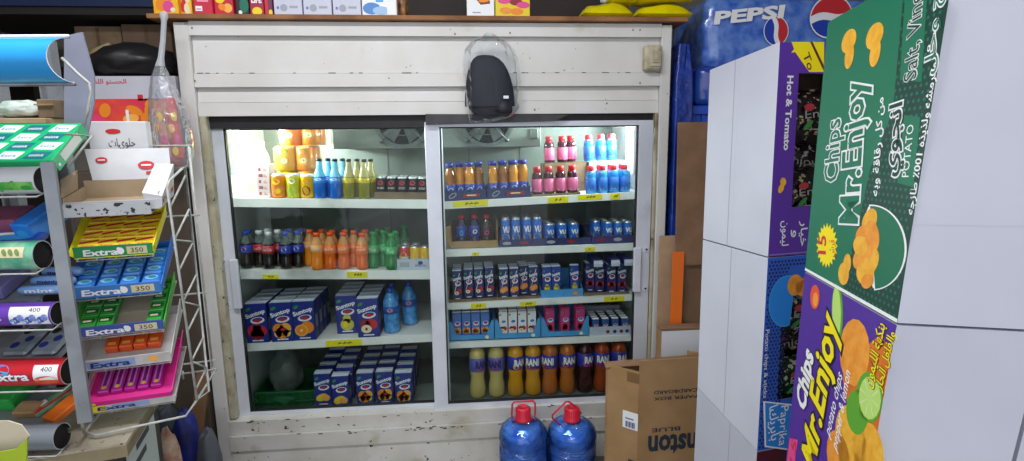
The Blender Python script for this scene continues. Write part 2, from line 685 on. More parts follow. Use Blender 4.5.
YL, YR = 0.045, 0.010
dl0 = at(207, 122, y=YL).x
xm0, xm1 = at(427, 200, y=YR).x, at(441.5, 200, y=YR).x
zt = at(430, 122, y=YR).z
zb = at(442, 411, y=YR).z
B().box(OL - .02, OR_ + .02, -.003, .080, .12, min(zb, at(430, 412.5, y=YL).z) - .001, DOOR_ALU).build('door_track', fridge)
door(-1.102, xm0 + .075, YL, YL + .03, at(330, 121, y=YL).z, at(430, 412.5, y=YL).z, .062, .06, .03, .048, True)
door(xm0, .859, YR, YR + .03, zt, zb, xm1 - xm0, .067, .022, .032, False)

# interior: evaporator with two fans ------------------------------
YF = 0.46
ev0, ev1 = at(333, 140, y=YF).x, at(541, 140, y=YF).x
zev = at(430, 148, y=YF).z
b = B()
b.box(ev0, ev1, YF, FD - .112, zev, ZCEIL - .002, LINER, 0.004)
b.box(ev0 - .03, ev0 - .002, YF + .05, FD - .112, zev + .02, ZCEIL - .002, LINER_SIDE, .004)
bx = at(534, 134, y=YF).x
b.box(bx - .02, bx + .02, YF - .012, YF, at(534, 139, y=YF).z, at(534, 129, y=YF).z, GREY_METAL, .002)
evap = b.build('evaporator_housing', fridge)
for px, py, rp in ((402, 120, 27), (487, 120, 26)):
    c = at(px, py, y=YF)
    r = rp * 2.95 / F
    b = B()

    def ring(r0, r1, d, m, n=32):
        b.grid([[(c.x + math.cos(2 * PI * k / n) * rr, yy, c.z + math.sin(2 * PI * k / n) * rr) for k in range(n)] for rr, yy in ((r1, c.y - .001), (r1, c.y - d), (r0, c.y - d), (r0, c.y - .001))], m, False, True)
    ring(r * .86, r, .018, GREY_METAL)
    b.poly(Fr((c.x, c.y - .002, c.z), (1, 0, 0), (0, 0, 1)), [(math.cos(2 * PI * k / 32) * r * .87, math.sin(2 * PI * k / 32) * r * .87) for k in range(32)], DARK_METAL)
    for k in range(5):              # blades
        a = 2 * PI * k / 5 + .3
        q = [(.2, -.12), (.8, -.28), (.8, .22), (.2, .16)]
        b.add([(c.x + r * (u * math.cos(a) - v * math.sin(a)), c.y - .006 - (.006 if v > 0 else 0), c.z + r * (u * math.sin(a) + v * math.cos(a))) for u, v in q], [(0, 1, 2, 3)], GREY_METAL)
    for rr in (.3, .55):
        ring(r * (rr - .025), r * rr, .022, GREY_METAL)
    for k in range(4):
        a = PI / 4 + k * PI / 2
        b.tube([(c.x + math.cos(a) * r * .05, c.y - .02, c.z + math.sin(a) * r * .05), (c.x + math.cos(a) * r * 1.0, c.y - .02, c.z + math.sin(a) * r * 1.0)], .003, GREY_METAL, 6)
        b.lathe([(0, 0), (.012, 0), (.012, .012), (0, .012)], GREY_METAL, n=10)
        for i in range(len(b.v) - 22, len(b.v)):
            q = b.v[i]
            b.v[i] = Vector((c.x + math.cos(a) * r * 1.04 + q.x, c.y - q.z, c.z + math.sin(a) * r * 1.04 + q.y))
    b.build('fan', fridge)

# lamps: a short bright tube in each upper corner ------------------
for px, side in ((232, 1), (634, -1)):
    xw = (FX0 + .062) if side > 0 else (FX1 - .06)
    z1, z0 = ZCEIL - .02, at(px, 172, y=.3).z
    b = B()
    b.box(xw if side > 0 else xw - .02, xw + .02 if side > 0 else xw, .26, .31, z0 - .01, z1, LINER_SIDE, .003)
    b.build('lamp_holder', fridge)
    xc = xw + side * .036
    B().tube([(xc, .285, z0 + .01), (xc, .285, z1 - .02)], .013, TUBE_WHITE, 12).build('lamp_tube', fridge)
    L = bpy.data.lights.new('fridge_lamp', 'AREA')
    L.shape = 'RECTANGLE'
    L.size, L.size_y = .05, z1 - z0 - .03
    L.energy = 23.0 if side > 0 else 16.0
    L.color = (.92, 1.0, .97)
    o = bpy.data.objects.new('fridge_lamp', L)
    COL.objects.link(o)
    o.parent = fridge
    o.location = Vector((xc + side * .016, .285, (z0 + z1) / 2)) - fridge.location
    o.rotation_euler = (PI / 2, 0, PI / 2 * side * 1) if False else (0, -PI / 2 * side, 0)

# divider post behind the meeting stiles
xd = at(436, 260, y=.14).x
B().box(xd - .022, xd + .022, .13, .165, ZFL, ZCEIL, LINER_SIDE).build('divider_post', fridge)

# shelves ----------------------------------------------------------
YS = 0.165
SHELF = {}


def shelf(key, lt, rt, hpx, x0, x1, labels=()):
    pl, pr = at(*lt, y=YS), at(*rt, y=YS)
    s = (pr.z - pl.z) / (pr.x - pl.x)
    za, zb_ = pl.z + s * (x0 - pl.x), pl.z + s * (x1 - pl.x)
    h = hpx * 2.68 / F
    b = B()
    y1 = FD - .13
    b.hexa([(x0, YS, za - h), (x1, YS, zb_ - h), (x1, YS + .02, zb_ - h), (x0, YS + .02, za - h), (x0, YS, za), (x1, YS, zb_), (x1, YS + .02, zb_), (x0, YS + .02, za)], SHELF_WHITE)
    b.hexa([(x0, YS + .02, za - .016), (x1, YS + .02, zb_ - .016), (x1, y1, zb_ - .016), (x0, y1, za - .016), (x0, YS + .02, za - .001), (x1, YS + .02, zb_ - .001), (x1, y1, zb_ - .001), (x0, y1, za - .001)], SHELF_WHITE)
    o = b.build('shelf', fridge)
    SHELF[key] = (pl.x, pl.z, s)
    for (a0, a1, pt, pb, ink) in labels:
        q = [at(a0, pb, y=YS - .002), at(a1, pb, y=YS - .002)]
        t = at(a0, pt, y=YS - .002).z
        hh = t - q[0].z
        dz = s * (q[1].x - q[0].x)
        lb = B()
        lb.hexa([(q[0].x, YS - .002, q[0].z), (q[1].x, YS - .002, q[0].z + dz), (q[1].x, YS - .0005, q[0].z + dz), (q[0].x, YS - .0005, q[0].z),
                 (q[0].x, YS - .002, t), (q[1].x, YS - .002, t + dz), (q[1].x, YS - .0005, t + dz), (q[0].x, YS - .0005, t)], TAG_YELLOW)
        w = q[1].x - q[0].x
        fr = Fr((q[0].x, YS - .0022, q[0].z), (w, 0, dz), (0, 0, 1))
        for k in range(ink):       # pen scribble
            u = w * (.35 + .4 * k / max(1, ink))
            lb.poly(fr, [(u, hh * .3), (u + .004, hh * .3), (u + .012, hh * .75), (u + .007, hh * .75)], INK_BROWN)
            lb.rect(fr, u, hh * .45, u + w * .12, hh * .58, INK_BROWN)
        lb.build('price_label', o)
    return o


xl, xr_ = FX0 + .064, xd - .024
shelf('L1', (235, 198), (428, 200), 8.5, xl, xr_)
shelf('L2', (241.5, 270), (432, 270.5), 9, xl, xr_, [(263, 278.5, 274.5, 279, 2), (347, 367.5, 272, 277.5, 3)])
shelf('L3', (250, 343.5), (435, 334), 8, xl, xr_, [(326, 362, 341, 347, 3)])
xl, xr_ = xd + .024, FX1 - .062
shelf('R1', (445, 202), (635, 192), 7, xl, xr_, [(453, 488, 201.5, 207.5, 3), (548, 568, 197.3, 203.5, 2), (578, 602, 195, 200.5, 3), (610.5, 620, 193.5, 199.5, 2)])
shelf('R2', (446, 250), (633, 243.6), 7, xl, xr_, [(472, 479, 252.5, 256, 1), (585, 595, 247.5, 251.5, 1)])
shelf('R3', (448, 304), (630, 295), 6, xl, xr_, [(471, 486, 303.8, 309, 2), (520, 536, 302, 306.5, 3), (604, 624, 297, 302, 2)])
shelf('R4', (449, 343), (630, 335.5), 6, xl, xr_)
SHELF['LF'] = (0, ZFL, 0.0)
SHELF['RF'] = (0, ZFL, 0.0)


def on(key, px, py, y):
    """where something stands on a shelf: x from the pixel, depth y, z from the shelf"""
    x0, z0, s = SHELF[key]
    x = at(px, py, y=y).x
    return Vector((x, y, z0 + s * (x - x0) + .0006)), (0, -math.atan(s), 0)


PLACED = {}


def put(st, key, px, py, y, r, label, group, lift=0.0, yx=None):
    """stand a round thing of radius r on a shelf; it moves back until it is clear of its neighbours"""
    p, rot = on(key, px, py, y)
    if yx:                       # a row behind: same x as the front row
        p.x = on(key, px, py, yx)[0].x
    lo, hi = (FX0 + .064, xd - .024) if key[0] == 'L' else (xd + .024, FX1 - .062)
    p.x = min(max(p.x, lo + r), hi - r)
    L = PLACED.setdefault((key, lift > .03), [])
    for _ in range(300):
        if all((p.x - a) ** 2 + (p.y - c) ** 2 >= (r + q) ** 2 * 1.002 for a, c, q in L):
            break
        p.y += .002
    L.append((p.x, p.y, r))
    x0, z0, s = SHELF[key]
    p.z = z0 + s * (p.x - x0) + .0008 + lift
    return st(p, rot, label, group)


# thermostat box on the header
p = at(652, 58, y=-.004)
b = B()
b.box(p.x - .04, p.x + .036, -.034, .012, p.z - .055, p.z + .052, BEIGE_PLASTIC, .008)
b.box(p.x - .02, p.x + .032, -.042, -.034, p.z - .042, p.z + .04, BEIGE_PLASTIC, .004)
b.box(p.x - .010, p.x + .022, -.0455, -.042, p.z - .026, p.z + .026, M('beige_plastic_shade', '#a99f84', .6), .002)
b.box(p.x - .002, p.x + .014, -.049, -.0455, p.z - .014, p.z + .014, BEIGE_PLASTIC, .003)
b.build('switch_box', fridge)
# ------------------------------------------------------------------ drinks in the fridge
CARTON_BLUE = M('carton_navy', '#22308a', 0.35, coat=.2)
CARTON_SIDE = M('carton_navy_side', '#1b2566', 0.4)
CARTON_TOP = M('carton_top', '#ccd3e2', 0.4)
P_WHITE = M('print_white', '#eceef0', 0.5)
P_RED = M('print_red', '#c62430', 0.5)
P_DRED = M('print_dark_red', '#8d1622', 0.5)
P_ORANGE = M('print_orange', '#ec8a1c', 0.5)
P_LORANGE = M('print_light_orange', '#f7b04a', 0.5)
P_YELLOW = M('print_yellow', '#f0d028', 0.5)
P_PEAR = M('print_pear', '#c9c24a', 0.5)
P_GREEN = M('print_green', '#2f9a45', 0.5)
P_LGREEN = M('print_light_green', '#9bd04a', 0.5)
P_PINK = M('print_pink', '#e0468e', 0.5)
P_SKY = M('print_sky_blue', '#3b9fe0', 0.5)
P_NAVY = M('print_navy', '#1c2a78', 0.5)
P_BLACK = M('print_black', '#15141a', 0.5)
P_CREAM = M('print_cream', '#e9dcb4', 0.5)
P_GREY = M('print_grey', '#9aa0a8', 0.5)


def fruit(b, fr, kind, u, v, r):
    if kind == 'strawberry':
        for du, dv, rr, m in ((-.35, .1, .75, P_RED), (.35, .05, .75, P_RED), (0, -.35, .75, P_DRED), (0, .45, .5, P_RED)):
            b.ell(fr, u + du * r, v + dv * r, r * rr, r * rr * .95, m)
    elif kind == 'mixed':
        for du, dv, rr, m in ((-.4, .2, .65, P_ORANGE), (.4, .25, .65, P_LORANGE), (-.05, -.3, .7, P_ORANGE), (.5, -.35, .45, P_YELLOW), (-.5, -.4, .45, P_LORANGE)):
            b.ell(fr, u + du * r, v + dv * r, r * rr, r * rr, m)
        b.ell(fr, u + .1 * r, v + .1 * r, r * .26, r * .18, P_RED, .0008)
    elif kind == 'orange':
        b.ell(fr, u + .35 * r, v + .2 * r, r * .75, r * .75, P_ORANGE)
        b.ell(fr, u - .35 * r, v - .15 * r, r * .75, r * .72, P_LORANGE, .0006)
        b.ell(fr, u - .35 * r, v - .15 * r, r * .6, r * .58, P_ORANGE, .0007)
        b.ell(fr, u - .35 * r, v - .15 * r, r * .16, r * .16, P_CREAM, .0008)
    elif kind == 'pear':
        b.ell(fr, u, v - .25 * r, r * .8, r * .75, P_PEAR)
        b.ell(fr, u, v + .45 * r, r * .48, r * .6, P_PEAR)
        b.ell(fr, u - .2 * r, v - .2 * r, r * .3, r * .4, P_YELLOW, .0006)
    elif kind == 'apple':
        b.ell(fr, u + .35 * r, v + .2 * r, r * .7, r * .68, P_RED)
        b.ell(fr, u - .4 * r, v + .25 * r, r * .6, r * .55, P_DRED)
        b.ell(fr, u - .25 * r, v - .35 * r, r * .62, r * .5, P_CREAM, .0007)
        b.ell(fr, u - .25 * r, v - .35 * r, r * .15, r * .2, P_DRED, .0009)
    elif kind == 'mango':
        b.ell(fr, u - .2 * r, v - .1 * r, r * .9, r * .55, P_YELLOW, rot=.4)
        b.ell(fr, u + .4 * r, v - .2 * r, r * .6, r * .5, P_LORANGE, .0006)


def carton_mesh(b, w, d, h, kind, body=CARTON_BLUE, side=CARTON_SIDE, top=CARTON_TOP, name='Suntop', smile=P_RED):
    b.box(-w / 2, w / 2, -d / 2, d / 2, 0, h, side, .0015, {2: body, 1: top, 4: body})
    b.box(-w / 2 + .001, w / 2 - .001, -.004, .004, h, h + .004, top)     # folded seam on top
    fr = Fr((0, -d / 2, 0), (1, 0, 0), (0, 0, 1))
    b.text(fr, name, -.0 * w, h * .70, h * .105, P_WHITE, rot=.30, w=w * .90, bold=.04)
    b.ell(fr, -w * .32, h * .86, w * .13, h * .035, P_GREEN, rot=.5)
    b.ell(fr, w * .06, h * .575, w * .32, h * .085, P_WHITE, rot=.1)
    b.ell(fr, w * .06, h * .59, w * .24, h * .055, CARTON_BLUE, .0007, rot=.1)
    b.ell(fr, w * .06, h * .57, w * .16, h * .042, smile, .0009, rot=.1)
    fruit(b, fr, kind, 0, h * .29, w * .40)
    b.rect(fr, -w * .25, h * .045, w * .25, h * .075, P_WHITE)
    sr = Fr((w / 2, 0, 0), (0, 1, 0), (0, 0, 1))
    b.rect(sr, -d * .3, h * .3, d * .3, h * .62, P_GREY)
    return b


def make_carton(w, d, h, kind, cat='juice carton', straw=False, **kw):
    b = carton_mesh(B(), w, d, h, kind, **kw)
    root = b.build('juice_carton', loc=(0, 0, 0))
    tag(root, None, cat)
    if straw:
        s = B()
        s.tube([(-w * .33, -d / 2 - .0025, h * .28), (w * .28, -d / 2 - .0025, h * .93)], .0014, P_WHITE, 6)
        s.build('straw', root)
    return root


# ---- bottles
def bottle(name, cat, prof, body, cap, label=None, rlab=0, zlab=(0, 0), lmat=None, capz=(0, 0), capr=.013, upper=None, uppz=None, draw=None, n=18, neck_ring=None, capmat2=None):
    """a bottle with separate body, cap and wrap label; prof is (r, z); upper paints segments above uppz"""
    root = thing(name, None, cat)
    mats = {}
    if upper:
        for i in range(len(prof) - 1):
            if (prof[i][1] + prof[i + 1][1]) / 2 > uppz:
                mats[i] = upper
    B().lathe(prof, body, n=n, mats=mats).build('body', root)
    c = B()
    z0, z1 = capz
    c.lathe([(capr * .2, z0), (capr, z0), (capr, z0 + (z1 - z0) * .25), (capr * 1.04, z0 + (z1 - z0) * .28), (capr * 1.04, z1 - .003), (capr * .9, z1), (0, z1)], cap, n=n)
    if neck_ring:
        c.lathe([(capr * .9, z0 - .004), (capr * 1.2, z0 - .003), (capr * 1.2, z0 - .001), (capr * .9, z0)], neck_ring, n=n)
    c.build('cap', root)
    if lmat:
        l = B()
        l.lathe([(rlab, zlab[0]), (rlab + .0006, zlab[0] + .0005), (rlab + .0006, zlab[1] - .0005), (rlab, zlab[1])], lmat, n=24)
        if draw:
            draw(l, CFr(rlab + .0009), zlab)
        l.build('label', root)
    return root


def pet(h, r, neck=.014, waist=.93):
    return [(0, .004), (r * .55, .001), (r * .8, 0), (r * .97, .006), (r, .016), (r, h * .22), (r * waist, h * .32), (r * waist, h * .38), (r, h * .43), (r, h * .62), (r * .96, h * .68), (r * .82, h * .76),
            (r * .58, h * .83), (neck, h * .885), (neck * .92, h * .91), (neck * .92, h * .96), (0, h * .96)]


COLA = M('cola_liquid', '#140b0d', 0.12, coat=.5)
CLEARISH = M('empty_bottle_top', '#55605f', 0.12, coat=.5)
LIQ_ORANGE = M('orange_soda', '#e2630c', 0.15, coat=.5)
LIQ_ORANGE2 = M('pale_orange_soda', '#e98314', 0.15, coat=.5)
LIQ_GREEN = M('green_bottle_plastic', '#0d7a3a', 0.15, coat=.5)
LIQ_BLUE = M('blue_soda', '#1664c8', 0.12, coat=.6)
LIQ_BLUE_TOP = M('blue_bottle_neck', '#6cc0e4', 0.12, coat=.6)
LIQ_OLIVE = M('yellow_green_soda', '#7d7c10', 0.12, coat=.6)
LIQ_OLIVE_TOP = M('pale_yellow_neck', '#a9a262', 0.12, coat=.6)
CAP_WHITE = M('cap_white', '#dde3e4', 0.4)
CAP_BLUE = M('cap_blue', '#1f49b8', 0.4)
CAP_RED = M('cap_red', '#d2212c', 0.4)
CAP_ORANGE = M('cap_orange', '#ec5412', 0.4)
CAP_GREEN = M('cap_green', '#1b9a4a', 0.4)
CAP_BLACK = M('cap_black', '#18191c', 0.4)
LAB_RED = M('cola_label_red', '#c2202c', 0.35)
LAB_BLUE = M('cola_label_blue', '#1b3fb0', 0.35)
LAB_ORANGE = M('soda_label_orange', '#f07a2c', 0.35)
LAB_GREEN = M('soda_label_green', '#35b061', 0.35)


def wrap_text(t, h, m, v=.5, rot=0.0, **k):
    def f(l, fr, zl):
        l.text(fr, t, 0, zl[0] + (zl[1] - zl[0]) * v - h / 2, h, m, .0004, rot=rot, **k)
    return f


def pepsi_draw(l, fr, zl):
    c = (zl[0] + zl[1]) / 2
    l.ell(fr, 0, c, .012, .012, P_WHITE, .0002)
    l.ell(fr, 0, c, .011, .011, P_RED, .0004, a0=0.1, a1=PI - .1)
    l.ell(fr, 0, c, .011, .011, P_NAVY, .0004, a0=PI + .1, a1=2 * PI - .1)


H2 = .178
mk_cola = lambda cap, lab, draw: bottle('soda_bottle', 'soda bottle', pet(H2, .0285), COLA, cap, rlab=.0287, zlab=(H2 * .43, H2 * .64), lmat=lab, capz=(H2 * .90, H2), capr=.0145, upper=CLEARISH, uppz=H2 * .66, draw=draw)
cola_red = Stamp(mk_cola(CAP_WHITE, LAB_RED, wrap_text('Coca-Cola', .014, P_WHITE, w=.046)))
cola_blue = Stamp(mk_cola(CAP_BLUE, LAB_BLUE, pepsi_draw))
orange = Stamp(bottle('soda_bottle', 'soda bottle', pet(H2, .0285), LIQ_ORANGE, CAP_ORANGE, rlab=.0287, zlab=(H2 * .43, H2 * .66), lmat=LAB_ORANGE, capz=(H2 * .90, H2), capr=.0145, draw=wrap_text('Mirinda', .012, P_WHITE, .6, .15, w=.042), upper=M('orange_neck', '#c88a50', .12, coat=.5), uppz=H2 * .70))
orange_pale = Stamp(bottle('soda_bottle', 'soda bottle', pet(H2, .0285), LIQ_ORANGE2, CAP_ORANGE, rlab=.0287, zlab=(H2 * .50, H2 * .68), lmat=M('soda_label_pale', '#f0a860', .35), capz=(H2 * .90, H2), capr=.0145, draw=wrap_text('Fanta', .016, P_WHITE, .5, .2, w=.04), upper=M('orange_neck', '#c88a50', .12, coat=.5), uppz=H2 * .70))
green = Stamp(bottle('soda_bottle', 'soda bottle', pet(H2, .0285), LIQ_GREEN, CAP_GREEN, rlab=.0287, zlab=(H2 * .43, H2 * .64), lmat=LAB_GREEN, capz=(H2 * .90, H2), capr=.0145, draw=wrap_text('7up', .018, P_WHITE, .5, .1)))
COLAS, ORS, GRS = 'cola bottles on the second shelf', 'orange soda bottles', 'green soda bottles'
for st, px, py, y, lab, g in (
        (cola_blue, 247, 268, .21, 'dark cola bottle with blue label, first bottle from the left edge of its shelf', COLAS),
        (cola_red, 257.6, 268, .20, 'red-label cola bottle with white cap, left one of the two in front', COLAS),
        (cola_red, 269.5, 268, .20, 'red-label cola bottle with white cap, right one of the two in front', COLAS),
        (cola_red, 266.5, 266, .265, 'white-capped cola bottle peeking out between the two front red-label bottles', COLAS),
        (cola_red, 279, 267, .262, 'white-capped red-label cola bottle behind the blue-capped colas', COLAS),
        (cola_blue, 286.4, 268, .20, 'blue-capped cola bottle, left one of the front pair', COLAS),
        (cola_blue, 296.2, 268, .198, 'blue-capped cola bottle beside the orange sodas', COLAS),
        (cola_blue, 250, 266, .27, 'blue-capped cola bottle in second row near the left fridge wall', COLAS),
        (cola_blue, 289, 266, .265, 'blue-capped cola bottle in second row behind the front blue pair', COLAS),
        (cola_blue, 298.5, 266, .262, 'blue-capped cola bottle in second row next to the orange bottles', COLAS),
        (orange_pale, 307.4, 268, .21, 'pale orange soda bottle next to the blue-capped colas', ORS),
        (orange_pale, 317.5, 269, .183, 'pale orange soda bottle standing furthest forward in its row', ORS),
        (orange, 330.5, 268, .20, 'orange soda bottle just right of the furthest forward pale one', ORS),
        (orange, 344, 268, .205, 'orange soda bottle in the middle of the deeper orange ones', ORS),
        (orange, 354.3, 267, .26, 'orange soda bottle half hidden behind its neighbours', ORS),
        (orange, 362.5, 268, .192, 'orange soda bottle standing beside the green bottles', ORS),
        (orange, 333, 266, .265, 'orange soda bottle in second row behind the middle of the shelf', ORS),
        (orange, 344.5, 266, .27, 'orange soda bottle in second row, right behind the middle one', ORS),
        (orange, 364.5, 266, .262, 'orange soda bottle in second row beside the green bottles', ORS),
        (orange_pale, 320.5, 266, .255, 'pale orange soda bottle in second row behind the front pale ones', ORS),
        (green, 373, 268, .205, 'green soda bottle next to the orange sodas', GRS),
        (green, 382, 268, .205, 'green soda bottle in the middle of the three in front', GRS),
        (green, 391.5, 269, .188, 'green soda bottle furthest forward, beside the tray of cans', GRS),
        (green, 375.3, 266, .27, 'green soda bottle in second row beside the orange ones', GRS),
        (green, 385, 266, .27, 'green soda bottle in the middle of the second row', GRS),
        (green, 395.5, 266, .26, 'green soda bottle in second row beside the cans', GRS),
        (green, 404.5, 266, .44, 'green soda bottle at the back behind the tray of cans', GRS)):
    put(st, 'L2', px, py, y, .0292, lab, g)


# ---- cans
def make_can(name, r, h, body, draw=None, top=None, band=None):
    ALU = M('can_aluminium', '#b9bec2', 0.3, metal=.9)
    root = thing(name, None, 'drink can')
    b = B()
    b.lathe([(0, .003), (r * .7, .0), (r * .8, .001), (r, h * .07), (r, h * .92)], body, n=20)
    if band:
        b.lathe([(r + .0003, h * band[0]), (r + .0006, h * (band[0] + .01)), (r + .0006, h * (band[1] - .01)), (r + .0003, h * band[1])], band[2], n=20)
    if draw:
        draw(b, CFr(r + .0007), h)
    b.build('body', root)
    t = B()
    t.lathe([(r, h * .92), (r * .84, h * .985), (r * .84, h), (r * .77, h), (r * .75, h - .004), (0, h - .004)], top or ALU, n=20)
    t.add([(-.006, -.004, h - .0025), (.006, -.004, h - .0025), (.006, .012, h - .0025), (-.006, .012, h - .0025)], [(0, 1, 2, 3)], M('can_tab', '#8d9296', .3, metal=.9))
    t.build('lid', root)
    return root


def tray_obj(name, label, cat, x0, x1, y0, y1, z, h, m, th=.003, front=None, group=None, draw=None, rot=(0, 0, 0), back=None, flare=0.0):
    """open cardboard tray"""
    b = B()
    hb = back or h
    hf = front if front is not None else h
    b.box(x0, x1, y0, y1, z, z + th, m)
    b.box(x0, x1, y0, y0 + th, z + th, z + hf, m)
    b.box(x0, x1, y1 - th, y1, z + th, z + hb, m)
    for xa, xb, dx in ((x0, x0 + th, -flare), (x1 - th, x1, flare)):
        b.hexa([(xa, y0 + th, z + th), (xb, y0 + th, z + th), (xb, y1 - th, z + th), (xa, y1 - th, z + th), (xa + dx, y0 + th, z + hf), (xb + dx, y0 + th, z + hf), (xb + dx, y1 - th, z + hb), (xa + dx, y1 - th, z + hb)], m)
    if draw:
        draw(b, Fr((x0, y0, z), (1, 0, 0), (0, 0, 1)), x1 - x0, hf)
    o = b.build(name)
    o.rotation_euler = rot
    return tag(o, label, cat, group)


KRAFT = M('kraft_cardboard', '#a98a66', 0.8, var=1, col2='#98794f', scale=14)
KRAFT_DK = M('dark_kraft_cardboard', '#7d6a54', 0.8, var=1, col2='#6a5843', scale=14)
TRAY_NAVY = M('navy_tray_card', '#252e63', 0.6, var=1, col2='#1d2552', scale=20)
TRAY_WHITE = M('white_tray_card', '#b9c0d2', 0.6)
TRAY_BLUE = M('blue_box_card', '#4a9cd8', 0.55, var=1, col2='#4090cc', scale=20)
CAN_BLACK = M('can_black', '#1b1a1e', 0.3, coat=.3)
CAN_BLUE = M('can_blue', '#2a70d4', 0.3, coat=.4)
CAN_YELLOW = M('can_yellow', '#e2b41a', 0.3, coat=.3)
CAN_ORANGE = M('can_orange', '#ea8a1e', 0.3, coat=.3)
CAN_RED = M('can_red', '#c83340', 0.3, coat=.3)
CAN_WHITE = M('can_white', '#dfe2e2', 0.3, coat=.3)


def shelf_tray(key, name, label, cat, pxa, pxb, py, y0, y1, h, m, **k):
    pa, r = on(key, pxa, py, y0)
    pb, _ = on(key, pxb, py, y0)
    z = max(pa.z, pb.z) - abs(pa.z - pb.z) * .5
    return tray_obj(name, label, cat, pa.x, pb.x, y0, y1, z, h, m, rot=r, **k), z + .0035


# L2 tray of cans at the right end
t, _ = shelf_tray('L2', 'drink_tray', 'low pale blue printed tray holding cans beside the green bottles', 'tray', 397, 431.5, 270, .185, .40, .05, TRAY_WHITE,
                  draw=lambda b, fr, w, h: (b.text(fr, 'BARBICAN', w * .68, h * .3, h * .22, P_NAVY, w=w * .3), b.ell(fr, w * .68, h * .66, .012, .009, P_NAVY), b.rect(fr, w * .08, h * .25, w * .36, h * .7, P_GREY)))
red_draw = lambda b, fr, h: (b.ell(fr, 0, h * .52, .016, .02, P_YELLOW), b.ell(fr, .004, h * .3, .016, .012, P_GREEN))
for st, items in ((Stamp(make_can('drink_can', .026, .105, CAN_WHITE, red_draw, band=(.5, .92, CAN_RED))), ((404.3, .222, 'red and white can at the front left corner of the pale tray'), (404.3, .285, 'red and white can second back at the left side of the pale tray'))),
                  (Stamp(make_can('drink_can', .026, .105, CAN_WHITE, red_draw, band=(.45, .92, CAN_YELLOW))), ((415.2, .222, 'yellow and white can in the front middle of the pale tray'), (425.3, .222, 'yellow and white can at the front right corner of the pale tray'), (415.2, .285, 'yellow and white can second back in the middle of the pale tray')))):
    for px, y, lab in items:
        p, r = on('L2', px, 268, .222)
        p.y = y
        p.z += .008
        st(p, r, lab, 'fruit drink cans in the pale tray')

# L1: tray of black cans
shelf_tray('L1', 'drink_tray', 'low brown cardboard tray full of small black cans', 'tray', 374, 427.2, 198, .185, .385, .034, KRAFT_DK)
blk = Stamp(make_can('drink_can', .0238, .098, CAN_BLACK, lambda b, fr, h: (b.ell(fr, 0, h * .70, .013, .011, P_RED), b.rect(fr, -.016, h * .38, .016, h * .50, P_GREY), b.text(fr, 'ICED', 0, h * .40, .009, P_WHITE, w=.024))))
for j in range(3):
    for i in range(4):
        p, r = on('L1', 381.2 + i * 10.6, 196, .216)
        p.y += j * .05
        p.z += .008
        blk(p, r, 'small black can, %s from the left in the %s row of the brown tray' % (NTH[i], ORD[j]), 'small black cans')
for j in range(3):
    p, r = on('L1', 422.4, 196, .216)
    p.y += j * .05
    p.z += .008
    blk(p, r, 'small black can in the %s row at the right end of the brown tray' % ORD[j], 'small black cans')

# L1: glass bottles, blue then yellow-green
def glassb(h, r):
    r *= 1.06
    return [(0, .003), (r * .8, 0), (r, .006), (r, h * .48), (r * .95, h * .55), (r * .7, h * .66), (r * .5, h * .76), (r * .42, h * .86), (r * .42, h * .93), (0, h * .93)]


hb = .186
blue_b = Stamp(bottle('soda_bottle', 'soda bottle', glassb(hb, .0275), LIQ_BLUE, CAP_BLACK, rlab=.0294, zlab=(hb * .38, hb * .50), lmat=M('blue_soda_label', '#3f8fe2', .3), capz=(hb * .93, hb), capr=.0125, upper=LIQ_BLUE_TOP, uppz=hb * .52, draw=lambda l, fr, z: l.ell(fr, 0, z[0] + .02, .014, .006, P_WHITE)))
olive_b = Stamp(bottle('soda_bottle', 'soda bottle', glassb(hb, .0275), LIQ_OLIVE, CAP_BLACK, rlab=.0294, zlab=(hb * .40, hb * .52), lmat=M('olive_soda_label', '#c7b21c', .3), capz=(hb * .93, hb), capr=.0125, upper=LIQ_OLIVE_TOP, uppz=hb * .60, draw=lambda l, fr, z: l.ell(fr, 0, z[0] + .012, .016, .010, P_YELLOW)))
for st, px, y, lab in ((blue_b, 320.3, .20, 'blue soda bottle in front, beside the yellow cans'), (blue_b, 335.8, .20, 'blue soda bottle in front, beside the yellow-green ones'), (blue_b, 329, .262, 'blue soda bottle in second row, left one'), (blue_b, 343.6, .262, 'blue soda bottle in second row, right one'),
                       (olive_b, 349.3, .20, 'yellow-green soda bottle in front, next to the blue ones'), (olive_b, 364.5, .20, 'yellow-green soda bottle in front, right one'), (olive_b, 357.7, .262, 'yellow-green soda bottle in second row, left one'), (olive_b, 371.3, .262, 'yellow-green soda bottle in second row beside the black cans')):
    put(st, 'L1', px, 197, y, .0300, lab, 'blue and yellow-green soda bottles')
# cans and packs at the left end of L1
can_y = Stamp(make_can('drink_can', .0335, .112, CAN_ORANGE, lambda b, fr, h: (b.ell(fr, 0, h * .36, .02, .02, P_ORANGE), b.ell(fr, -.002, h * .68, .018, .012, P_YELLOW), b.ell(fr, .006, h * .3, .012, .012, P_YELLOW, .0008))))
can_g = Stamp(make_can('drink_can', .0335, .112, M('can_lime', '#c8c41e', .3, coat=.3), lambda b, fr, h: (b.ell(fr, 0, h * .3, .016, .02, P_LGREEN), b.ell(fr, .002, h * .72, .016, .012, P_WHITE))))
can_r = Stamp(make_can('drink_can', .0335, .112, CAN_YELLOW, lambda b, fr, h: (b.ell(fr, 0, h * .32, .02, .022, P_DRED), b.ell(fr, .002, h * .72, .016, .012, P_ORANGE))))
for st, px, lab in ((can_y, 279.3, 'orange drink can beside the striped white carton'), (can_g, 294, 'lime yellow drink can between two fruit cans'), (can_r, 308.3, 'yellow drink can with dark red fruit beside the blue bottles')):
    p, r = on('L1', px, 197, .205)
    st(p, r, lab, 'fruit cans at the left of the top shelf')


